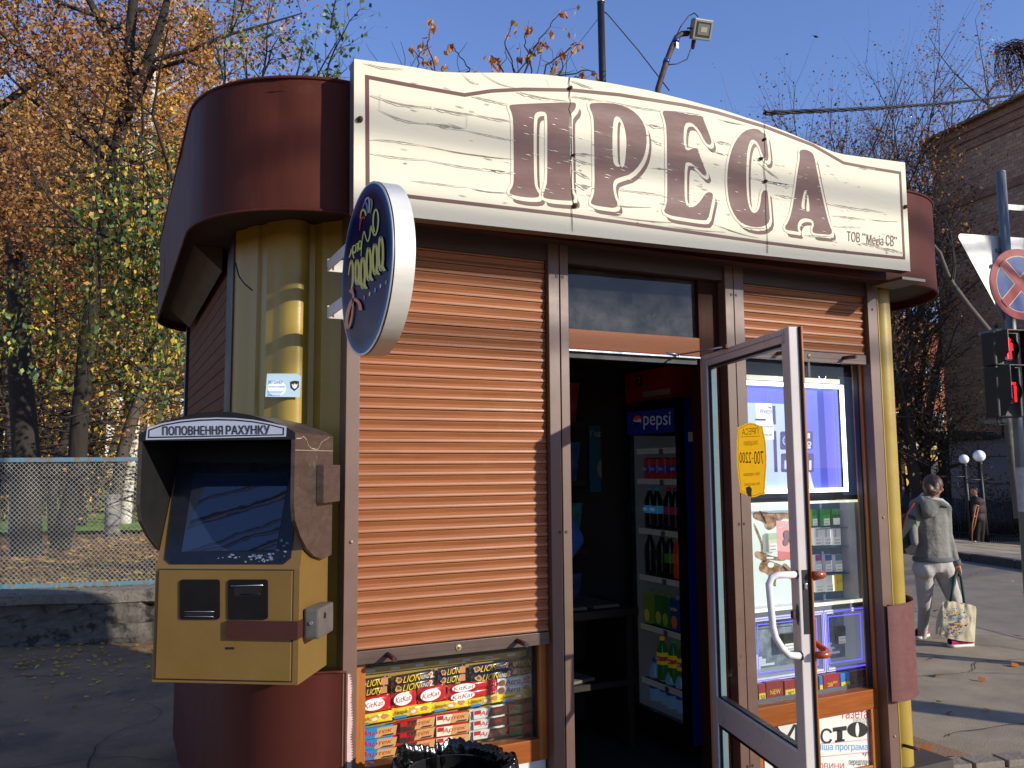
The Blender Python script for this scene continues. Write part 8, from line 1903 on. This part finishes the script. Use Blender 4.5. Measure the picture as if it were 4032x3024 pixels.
b = MB(); b.use(mat('shoe_red','8a1c30',.6)); b.obox(Mc(724,774,.1), cr_, fw_, (0,0,1), .26, .2, .16, .05); b.use(WHITEP); b.obox(Mc(785,770,-.2), (cr_+V3((0,0,-.6))).normalized(), fw_, (V3((0,0,1))+cr_*.6).normalized(), .2, .05, .06, .01)
tag(b.build('small_bag', loc=Mc(724,780,.1)), 'small red bag on the ground beside the crutch across the road', 'bag')
# ---- seller inside: blue striped sleeve showing past the door post
SL = PY(1236,1130,3.75)
SEL = thing('person', 'person in a blue knitted jumper inside, only an elbow showing past the door post', 'person', (SL.x-.22, SL.y, .17))
JB = mat('blue_knit', '2f5a94', .85, var=.1, vs=12)
w2 = JB.node_tree; wv = w2.nodes.new('ShaderNodeTexWave'); wv.bands_direction = 'Z'; wv.inputs['Scale'].default_value = 34; wv.inputs['Distortion'].default_value = 1.5; bp2 = w2.nodes.new('ShaderNodeBump'); bp2.inputs['Distance'].default_value = .004; tc2 = w2.nodes.new('ShaderNodeTexCoord'); w2.links.new(tc2.outputs['Object'], wv.inputs['Vector']); w2.links.new(wv.outputs['Fac'], bp2.inputs['Height']); w2.links.new(bp2.outputs[0], w2.nodes['Principled BSDF'].inputs['Normal'])
s0 = V3((SL.x-.24, SL.y+.02, 0)); el = PY(1252,1165,3.72)
pr = [('e', s0+V3((0,0,1.63)), (.08,.095,.115)), ('c', s0+V3((0,0,1.5)), s0+V3((0,0,1.56)), .05, .05), ('e', s0+V3((0,0,1.36)), (.19,.12,.12)), ('e', s0+V3((0,0,1.15)), (.175,.12,.18)), ('e', s0+V3((0,0,.95)), (.17,.12,.14)), ('c', s0+V3((.17,0,1.40)), V3((el.x-.035,el.y,el.z)), .06, .055), ('c', V3((el.x-.035,el.y,el.z)), s0+V3((.05,-.20,1.18)), .055, .036), ('e', s0+V3((.03,-.24,1.20)), (.04,.05,.03)),
      ('c', s0+V3((-.17,0,1.40)), s0+V3((-.24,0,1.12)), .06, .048), ('c', s0+V3((-.24,0,1.12)), s0+V3((-.15,-.2,1.08)), .045, .035), ('c', s0+V3((-.08,0,.9)), s0+V3((-.09,0,.52)), .09, .065), ('c', s0+V3((-.09,0,.52)), s0+V3((-.09,0,.22)), .06, .045), ('c', s0+V3((.08,0,.9)), s0+V3((.09,0,.52)), .09, .065), ('c', s0+V3((.09,0,.52)), s0+V3((.09,0,.22)), .06, .045)]
blob('body', pr, .014, lambda c_: 0 if c_.z > 1.50 or (c_-(s0+V3((.03,-.24,1.20)))).length < .06 else (1 if c_.z > .92 else 2), [SKIN, JB, TR], parent=SEL)
blob('hair', [('e', s0+V3((0,.01,1.66)), (.09,.10,.10))], .014, None, [HAIR], parent=SEL)
